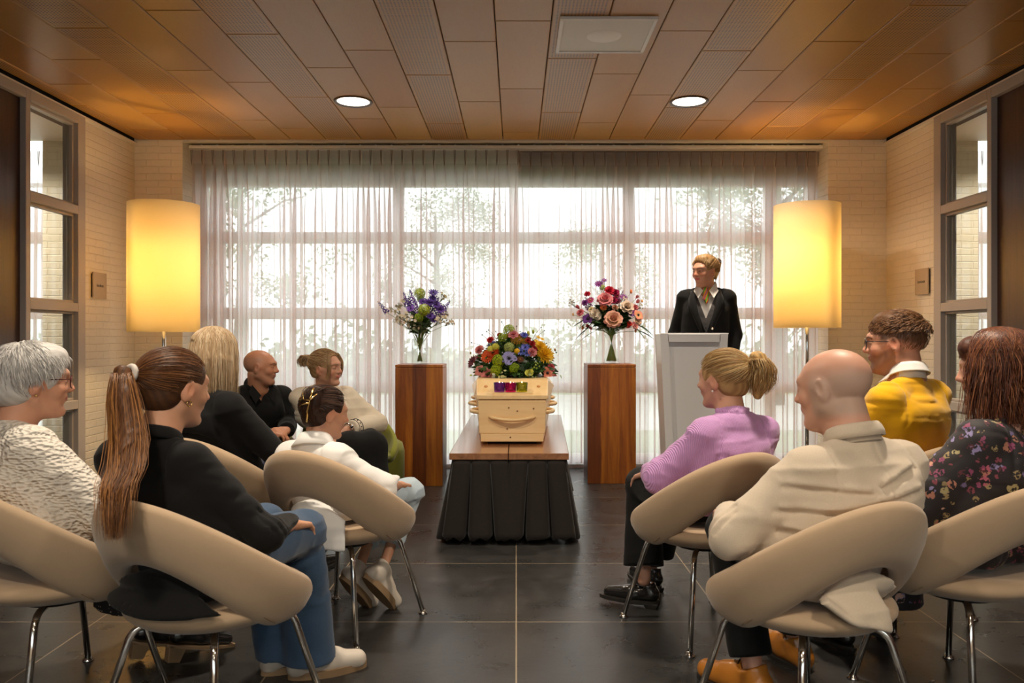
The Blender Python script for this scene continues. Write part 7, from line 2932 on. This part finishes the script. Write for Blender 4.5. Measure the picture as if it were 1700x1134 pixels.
def vase_glass():
    m, nt, p = new_mat('vase_glass')
    p.inputs['Base Color'].default_value = (.93, .98, .96, 1)
    p.inputs['Roughness'].default_value = .0
    p.inputs['Transmission Weight'].default_value = 1
    p.inputs['IOR'].default_value = 1.25
    return m


M_vase = thin_glass('vase_glass', (.975, .99, .985))


def bouquet(label, vlabel, c, blooms, kinds_leaf, vr, neck, vh, straight=True):
    cx, cy, cz = c
    v = thing('glass_vase', vlabel, 'vase', (cx, cy, cz), 0, 'glass vases on the pedestals')
    if straight:
        prof = [(0, 0), (vr, 0), (vr, .012), (vr * .97, vh), (vr * .93, vh), (vr * .90, .016), (0, .014)]
    else:
        prof = [(0, 0), (vr, 0), (vr * 1.02, .01), (vr * .80, vh * .35), (vr * .52, vh * .72), (vr * .60, vh * .85), (vr * .95, vh), (vr * .90, vh), (vr * .55, vh * .85), (vr * .47, vh * .72), (vr * .74, vh * .35), (vr * .95, .016), (0, .014)]
    MB().lathe(prof, 40).obj('vase_body', M_vase, v, smooth=True)
    t = thing('bouquet', label, 'flowers', (cx, cy, cz + .018), 0, 'bouquets in glass vases')
    # stems run from the foot of the vase through its neck and fan out
    for i, b in enumerate(blooms):
        kind, px, pz, dy, s, col = b[:6]
        col2 = b[6] if len(b) > 6 else None
        x, z = px, pz
        p = Vector((x, dy, z))
        ctr = Vector((0, 0, neck))
        d = (p - Vector((0, 0, neck - .05))).normalized()
        nrm = (d * .65 + Vector((0, -1, .1)) * (.75 if kind not in ('flower_spike', 'veronica', 'blossom_spray', 'tulip', 'small_bud', 'snowball_bloom') else .1)).normalized()
        if kind in ('flower_spike', 'veronica'):
            p2 = p - nrm * s * 3.6
        else:
            p2 = p
        f = mk_flower(kind, p2, nrm, s, col, t, col2)
        st = MB()
        a = i * 2.4
        q0 = Vector((math.cos(a) * vr * (.30 if straight else .6), math.sin(a) * vr * (.30 if straight else .6), .004))
        qn = Vector((-math.cos(a) * .014, -math.sin(a) * .014, neck - .01))
        e = p2 - nrm * s * .1
        mid = qn * .45 + e * .55 - Vector((e.x * .18, e.y * .18, -.01))
        st.tube([q0, q0 * .5 + qn * .5, qn, mid, e], [.0030, .0030, .0028, .0022, .0018], 6)
        st.obj('stem', M_stem, f, smooth=True)
    return t


# left bouquet: purple, green and cream. photo centre 697, vase 684-713 on the pedestal at y 6.46
Yb = 6.465
k_ = Yb / 1350


def ppos(u, v, uc, vb):
    return ((u - uc) * k_, (vb - v) * k_)


PU, PU2 = (.085, .035, .26), (.17, .07, .42)
GR, CR, LIME = (.33, .48, .03), (.62, .55, .42), (.42, .52, .04)
bl = []
for kind, u, v, dy, s, col, col2 in (
    ('snowball_bloom', 697, 487, .0, .036, LIME, None), ('snowball_bloom', 706, 515, -.10, .040, LIME, None), ('snowball_bloom', 697, 527, -.09, .030, (.30, .44, .02), None),
    ('snowball_bloom', 698, 496, .02, .024, (.22, .36, .02), None),
    ('flower_spike', 629, 503, .0, .023, PU, (.55, .30, .2)), ('flower_spike', 672, 488, -.04, .024, PU2, PU), ('flower_spike', 684, 484, -.05, .027, PU2, PU), ('flower_spike', 693, 500, -.09, .024, PU2, PU),
    ('flower_spike', 679, 495, -.07, .026, PU, PU), ('flower_spike', 744, 502, .0, .026, PU2, (.3, .35, .2)), ('flower_spike', 728, 497, -.03, .027, PU, PU), ('flower_spike', 736, 508, -.05, .026, PU2, PU),
    ('flower_spike', 718, 492, -.02, .024, PU, PU), ('flower_spike', 716, 503, -.07, .026, PU, PU2),
    ('cornflower', 720, 487, -.03, .034, (.10, .06, .30), None), ('cornflower', 719, 497, -.05, .034, (.085, .04, .26), None), ('cornflower', 713, 503, -.06, .036, PU, None), ('cornflower', 725, 506, -.06, .034, PU, None), ('cornflower', 731, 514, -.05, .036, (.13, .06, .32), None), ('cornflower', 722, 530, -.08, .032, PU, None), ('cornflower', 716, 525, -.10, .028, PU, None),
    ('cornflower', 703, 502, -.06, .030, PU, None), ('cornflower', 684, 513, -.08, .030, PU2, None),
    ('blossom_spray', 662, 517, -.03, .048, CR, None), ('blossom_spray', 672, 529, -.06, .052, CR, None), ('blossom_spray', 685, 537, -.08, .050, CR, None), ('blossom_spray', 664, 536, -.03, .040, CR, None),
    ('blossom_spray', 676, 540, -.06, .044, CR, None), ('blossom_spray', 735, 531, -.04, .050, CR, None), ('blossom_spray', 727, 536, -.06, .040, CR, None), ('blossom_spray', 743, 537, .0, .042, CR, None),
    ('blossom_spray', 671, 505, .0, .036, (.55, .50, .34), None), ('blossom_spray', 733, 495, .03, .036, (.55, .50, .30), None), ('blossom_spray', 690, 545, -.07, .038, CR, None)):
    x, z = ppos(u, v, 697, 604)
    bl.append((kind, x, z - .018, dy * .8, s * 1.22, col, col2))
bq1 = bouquet('bouquet of purple spikes, lime green balls and cream blossoms, on the left pedestal', 'clear straight glass vase on the left wooden pedestal, holding the purple bouquet',
              ((697 - 857) * k_, Yb, PED_H), bl, None, .066, .15, .20, True)
sp = []
for i in range(120):
    a = frnd.uniform(0, 6.28); r_ = frnd.uniform(.0, .10)
    sp.append(((math.cos(a) * r_ * .5, math.sin(a) * r_ * .5, frnd.uniform(.225, .38)), (math.cos(a), math.sin(a) - .2, frnd.uniform(-.1, 1.0))))
leaves(bq1, sp, M_leafg, 'leaves', (.04, .08), .4)
sp = [((frnd.uniform(-.05, .05), frnd.uniform(-.05, .03), frnd.uniform(.22, .30)), (frnd.uniform(-1, 1), frnd.uniform(-1, .3), .5)) for i in range(90)]
leaves(bq1, sp, M_leaflight, 'grey_leaves', (.05, .09), .35)

Yb = 6.565
k_ = Yb / 1350
PK, PKD, RD, MG, VI, WH, OR = (.70, .22, .24), (.55, .10, .16), (.55, .02, .05), (.30, .01, .06), (.22, .05, .24), (.72, .62, .50), (.75, .22, .07)
bl = []
for kind, u, v, dy, s, col, col2 in (
    ('peony', 1003, 498, -.10, .050, (.78, .36, .30), (.70, .22, .26)), ('peony', 1015, 531, -.15, .058, (.62, .50, .16), (.72, .34, .28)), ('rose', 1038, 511, -.10, .048, (.66, .50, .40), (.70, .56, .44)),
    ('carnation', 1011, 483, -.04, .036, RD, RD), ('carnation', 1020, 486, -.03, .032, MG, MG), ('carnation', 1017, 499, -.06, .030, MG, MG), ('carnation', 1023, 500, -.05, .026, (.12, .01, .04), None),
    ('daisy', 994, 471, .0, .030, VI, (.3, .05, .2)), ('daisy', 1003, 465, .0, .020, (.26, .10, .34), None), ('snowball_bloom', 1000, 477, -.01, .020, (.36, .46, .08), None),
    ('rose', 975, 488, -.01, .022, RD, RD), ('veronica', 974, 495, .0, .018, VI, VI), ('veronica', 968, 500, .0, .018, (.25, .05, .2), VI), ('daisy', 980, 498, -.03, .026, (.35, .03, .12), None), ('rose', 971, 503, -.03, .024, VI, VI),
    ('tulip', 962, 512, .0, .026, PK, PKD), ('tulip', 965, 523, -.03, .024, PKD, PK), ('rose', 963, 519, -.05, .026, PKD, PK), ('anemone', 975, 529, -.08, .038, (.12, .03, .20), (.09, .02, .16)),
    ('carnation', 986, 521, -.10, .036, WH, WH), ('carnation', 991, 526, -.09, .026, WH, WH), ('rose', 981, 514, -.06, .022, (.72, .60, .30), (.75, .66, .42)), ('gerbera', 1000, 511, -.11, .024, OR, (.3, .1, .02)),
    ('tulip', 979, 543, -.02, .024, PKD, RD), ('tulip', 983, 546, -.02, .020, PK, PKD), ('small_bud', 969, 544, .0, .014, OR, None), ('small_bud', 953, 522, .02, .012, (.75, .45, .22), None),
    ('veronica', 1033, 484, .0, .018, VI, (.25, .12, .4)), ('veronica', 1028, 480, .02, .015, (.2, .12, .36), VI), ('daisy', 1035, 493, -.02, .026, VI, None), ('daisy', 1024, 492, -.03, .024, (.2, .02, .1), None),
    ('small_bud', 1047, 485, .0, .015, OR, None), ('tulip', 1056, 495, .0, .022, PK, PK), ('tulip', 1056, 503, -.02, .026, (.74, .26, .24), PK), ('small_bud', 1065, 500, .0, .012, (.80, .40, .14), None),
    ('daisy', 1050, 513, -.02, .028, VI, None), ('rose', 1054, 510, -.01, .024, PKD, PK), ('anemone', 1058, 523, -.05, .036, (.74, .24, .22), (.80, .45, .16)), ('daisy', 1047, 520, -.05, .028, (.2, .07, .26), None),
    ('rose', 1057, 533, -.05, .030, (.62, .42, .30), (.66, .48, .36)), ('tulip', 1047, 540, -.06, .028, PKD, PK), ('rose', 1052, 541, -.07, .026, PK, (.75, .38, .34)), ('tulip', 1039, 544, -.06, .024, PK, RD), ('carnation', 1043, 537, -.08, .018, (.72, .03, .02), None),
    ('small_bud', 1053, 549, -.02, .014, (.80, .38, .12), None), ('blossom_spray', 952, 506, .02, .034, (.5, .46, .38), None), ('blossom_spray', 1030, 513, -.08, .032, WH, None), ('blossom_spray', 1036, 500, -.03, .028, WH, None), ('blossom_spray', 1060, 510, .02, .030, (.45, .42, .34), None),
    ('carnation', 1019, 511, -.10, .022, (.45, .20, .12), None), ('blossom_spray', 1000, 521, -.05, .030, (.2, .3, .1), None)):
    x, z = ppos(u, v, 1015, 603)
    bl.append((kind, x, z - .018, dy * .8, s * 1.22, col, col2))
bq2 = bouquet('bouquet of pink, red, violet and cream flowers, in the vase on the right pedestal', 'clear waisted glass vase on the right wooden pedestal, holding the pink bouquet',
              ((1015 - 857) * k_, Yb, PED_H), bl, None, .066, .215, .235, False)
sp = []
for i in range(420):
    a = frnd.uniform(0, 6.28); r_ = frnd.uniform(.0, .16)
    sp.append(((math.cos(a) * r_ * .7, math.sin(a) * r_ * .4, frnd.uniform(.265, .43)), (math.cos(a), math.sin(a) - .2, frnd.uniform(-.1, 1.0))))
leaves(bq2, sp, M_leafd, 'leaves', (.05, .10), .38)
sp = [((s * frnd.uniform(.12, .20), -.03, frnd.uniform(.24, .36)), (s, frnd.uniform(-.4, .4), frnd.uniform(-.9, .1))) for s in (-1, -1, -1, 1, 1) for i in range(3)]
leaves(bq2, sp, M_leafd, 'long_leaves', (.12, .17), .09)

# ------------------------------------------------------------------ casket spray
SX, SY, SZ = CX + .012, CY + .62, CZ + H2 + .116
Ys = 5.42
k_ = Ys / 1350
t = thing('flower_arrangement', 'large colourful dome of mixed flowers lying on the coffin lid', 'flowers', (SX, SY, SZ))
YEL, GOLD, BLUE, LAV, PINK, CORAL, RED, ORG, PALE = (.80, .46, .01), (.50, .24, .01), (.05, .06, .36), (.32, .30, .62), (.62, .15, .20), (.72, .22, .16), (.36, .01, .015), (.68, .09, .008), (.60, .62, .12)


def spt(u, v, y):
    """photo position -> place in the arrangement"""
    return Vector(((u - 857) * y / 1350 - SX, y - SY, CAM_H - (v - 560) * y / 1350 - SZ))


items = []
for kind, zx, zy, s, col, col2 in (
    ('snowball_bloom', 690, 150, .040, (.34, .46, .02), None), ('snowball_bloom', 600, 245, .032, (.30, .42, .03), None), ('snowball_bloom', 545, 560, .042, (.36, .46, .01), None), ('snowball_bloom', 520, 690, .040, (.36, .46, .01), None),
    ('snowball_bloom', 760, 660, .036, (.24, .36, .01), None), ('snowball_bloom', 690, 380, .034, (.38, .46, .14), None), ('rose', 745, 215, .036, PINK, (.70, .28, .30)), ('flat_yarrow', 790, 275, .042, GOLD, None), ('flat_yarrow', 895, 300, .026, GOLD, None),
    ('cornflower', 890, 220, .030, BLUE, None), ('cornflower', 905, 385, .032, (.08, .10, .45), None), ('cornflower', 850, 440, .032, (.10, .14, .50), None), ('cornflower', 925, 460, .030, (.12, .15, .52), None), ('billy_button', 795, 432, .018, (.72, .42, .01), None),
    ('anemone', 690, 530, .052, LAV, (.36, .34, .66)), ('carnation', 995, 450, .034, PINK, (.66, .24, .24)), ('chrysanthemum', 1165, 480, .070, YEL, (.85, .55, .03)), ('chrysanthemum', 1110, 370, .045, YEL, (.85, .55, .03)),
    ('daisy', 1085, 245, .016, YEL, None), ('daisy', 1135, 268, .016, YEL, None), ('daisy', 1055, 295, .016, YEL, None), ('carnation', 940, 290, .022, RED, None), ('carnation', 1000, 330, .022, RED, None), ('rose', 440, 285, .026, RED, (.5, .02, .03)),
    ('billy_button', 445, 405, .023, (.62, .60, .10), None), ('billy_button', 508, 375, .024, (.60, .58, .08), None), ('carnation', 295, 415, .034, (.66, .16, .18), (.72, .26, .24)), ('gerbera', 420, 500, .052, ORG, (.4, .04, .005)), ('gerbera', 480, 450, .040, (.5, .05, .005), None),
    ('daisy', 200, 560, .040, (.10, .008, .015), (.05, .005, .01)), ('daisy', 180, 610, .030, (.09, .008, .015), None), ('anemone', 300, 695, .038, (.70, .26, .24), CORAL), ('anemone', 400, 745, .045, (.72, .28, .26), (.60, .12, .12)),
    ('calla', 960, 730, .032, PALE, None), ('anemone', 1200, 725, .040, CORAL, (.7, .2, .1)), ('carnation', 1250, 655, .030, (.55, .10, .12), None), ('rose', 1290, 790, .028, (.50, .16, .14), None), ('cornflower', 740, 840, .026, (.07, .09, .42), None), ('cornflower', 825, 830, .026, (.07, .09, .42), None),
    ('blossom_spray', 480, 820, .042, (.66, .66, .50), None), ('blossom_spray', 640, 780, .040, (.60, .62, .32), None), ('blossom_spray', 980, 800, .036, (.30, .36, .2), None), ('small_bud', 190, 780, .018, (.50, .55, .10), None), ('small_bud', 1360, 790, .018, (.34, .46, .08), None),
    ('small_bud', 1010, 180, .015, (.40, .48, .05), None), ('small_bud', 945, 205, .018, (.55, .55, .08), None), ('small_bud', 1300, 420, .012, (.40, .22, .10), None), ('small_bud', 180, 460, .010, (.45, .35, .10), None), ('blossom_spray', 1040, 640, .030, (.30, .42, .06), None),
    ('daisy', 840, 540, .024, (.12, .04, .02), None), ('carnation', 1030, 400, .020, (.30, .01, .02), None), ('rose', 560, 215, .018, RED, None)):
    u = 760 + zx / 8.1; v = 530 + zy / 8.1
    # depth: dome of radius ~.30
    rx = (u - 853) / 76; rz = (642 - v) / 102
    q = max(0, 1 - rx * rx - (rz * .95) ** 2)
    y = SY - .27 * math.sqrt(q) + .02
    p = spt(u, v, y)
    items.append((kind, p, s, col, col2))
for kind, p, s, col, col2 in items:
    nrm = (p - Vector((0, .02, -.05))).normalized() * .8 + Vector((0, -.45, .15))
    mk_flower(kind, p, nrm, s, col, t, col2)
# the back of the dome
for i in range(16):
    a = R_(15 + 150 * i / 15); e = R_(25 + (i % 3) * 22)
    p = Vector((math.cos(a) * .27 * math.cos(e), math.sin(a) * .25 * math.cos(e), .01 + .26 * math.sin(e)))
    mk_flower(('rose', 'carnation', 'gerbera', 'chrysanthemum')[i % 4], p, p + Vector((0, 0, .1)), .042, (PINK, YEL, ORG, LAV, CORAL)[i % 5], t)
dm = MB()
dm.ball((0, .0, .02), (.17, .17, .15), 24, 14)
dm.v = [(x, y, max(z, .006)) for x, y, z in dm.v]
dm.obj('moss_base', M_leafd, t, smooth=True)
sp = []
for i in range(1300):
    a = frnd.uniform(0, 6.28); e = frnd.uniform(.0, 1.40)
    d = Vector((math.cos(a) * math.cos(e), math.sin(a) * math.cos(e), math.sin(e)))
    r_ = frnd.uniform(.7, 1.0)
    if i % 3 == 0:
        e = frnd.uniform(0, .25); d = Vector((math.cos(a) * math.cos(e), math.sin(a) * math.cos(e), math.sin(e)))
    sp.append(((d.x * .25 * r_, d.y * .23 * r_ - .015, .006 + d.z * .235 * r_), d + Vector((frnd.uniform(-.6, .6), frnd.uniform(-.6, .6), frnd.uniform(-.1, .6)))))
leaves(t, sp[:700], M_leafg, 'leaves', (.035, .07), .5)
leaves(t, sp[700:1000], M_leafd, 'dark_leaves', (.04, .07), .4)
leaves(t, sp[1000:], M_leaflight, 'small_grey_leaves', (.02, .035), .6)
tw = MB()
for i in range(16):
    a = frnd.uniform(-.6, 3.7); e = frnd.uniform(.1, 1.1)
    d = Vector((math.cos(a) * math.cos(e), -abs(math.sin(a)) * .3 * math.cos(e), math.sin(e)))
    st = Vector((d.x * .22, d.y * .2, .05 + d.z * .25)); en = st + d * frnd.uniform(.07, .11) + Vector((frnd.uniform(-.02, .02), 0, frnd.uniform(-.01, .03)))
    tw.tube([st, (st + en) / 2 + Vector((0, 0, .01)), en], [.0016, .0013, .0008], 4)
    tw.ball(en, .005, 5, 4)
tag(tw.obj('twigs', M_leafd, t), kind='stuff')

# petals and leaves lie on the lid instead of sinking into it
for ch in t.children:
    me = ch.data
    co = np.empty(len(me.vertices) * 3, dtype=np.float32)
    me.vertices.foreach_get('co', co)
    co = co.reshape(-1, 3)
    yr = co[:, 1] + SY - CY
    lid_z = CZ + H2 + np.interp(yr, [-.012, .110, .235, 1.25, 1.865], [.026, .036, .108, .125, .10]) + .003 - SZ
    on = (np.abs(co[:, 0] + SX - CX) < .33) & (yr > -.015)
    co[:, 2] = np.where(on, np.maximum(co[:, 2], lid_z), co[:, 2])
    me.vertices.foreach_set('co', co.ravel())
    me.update()
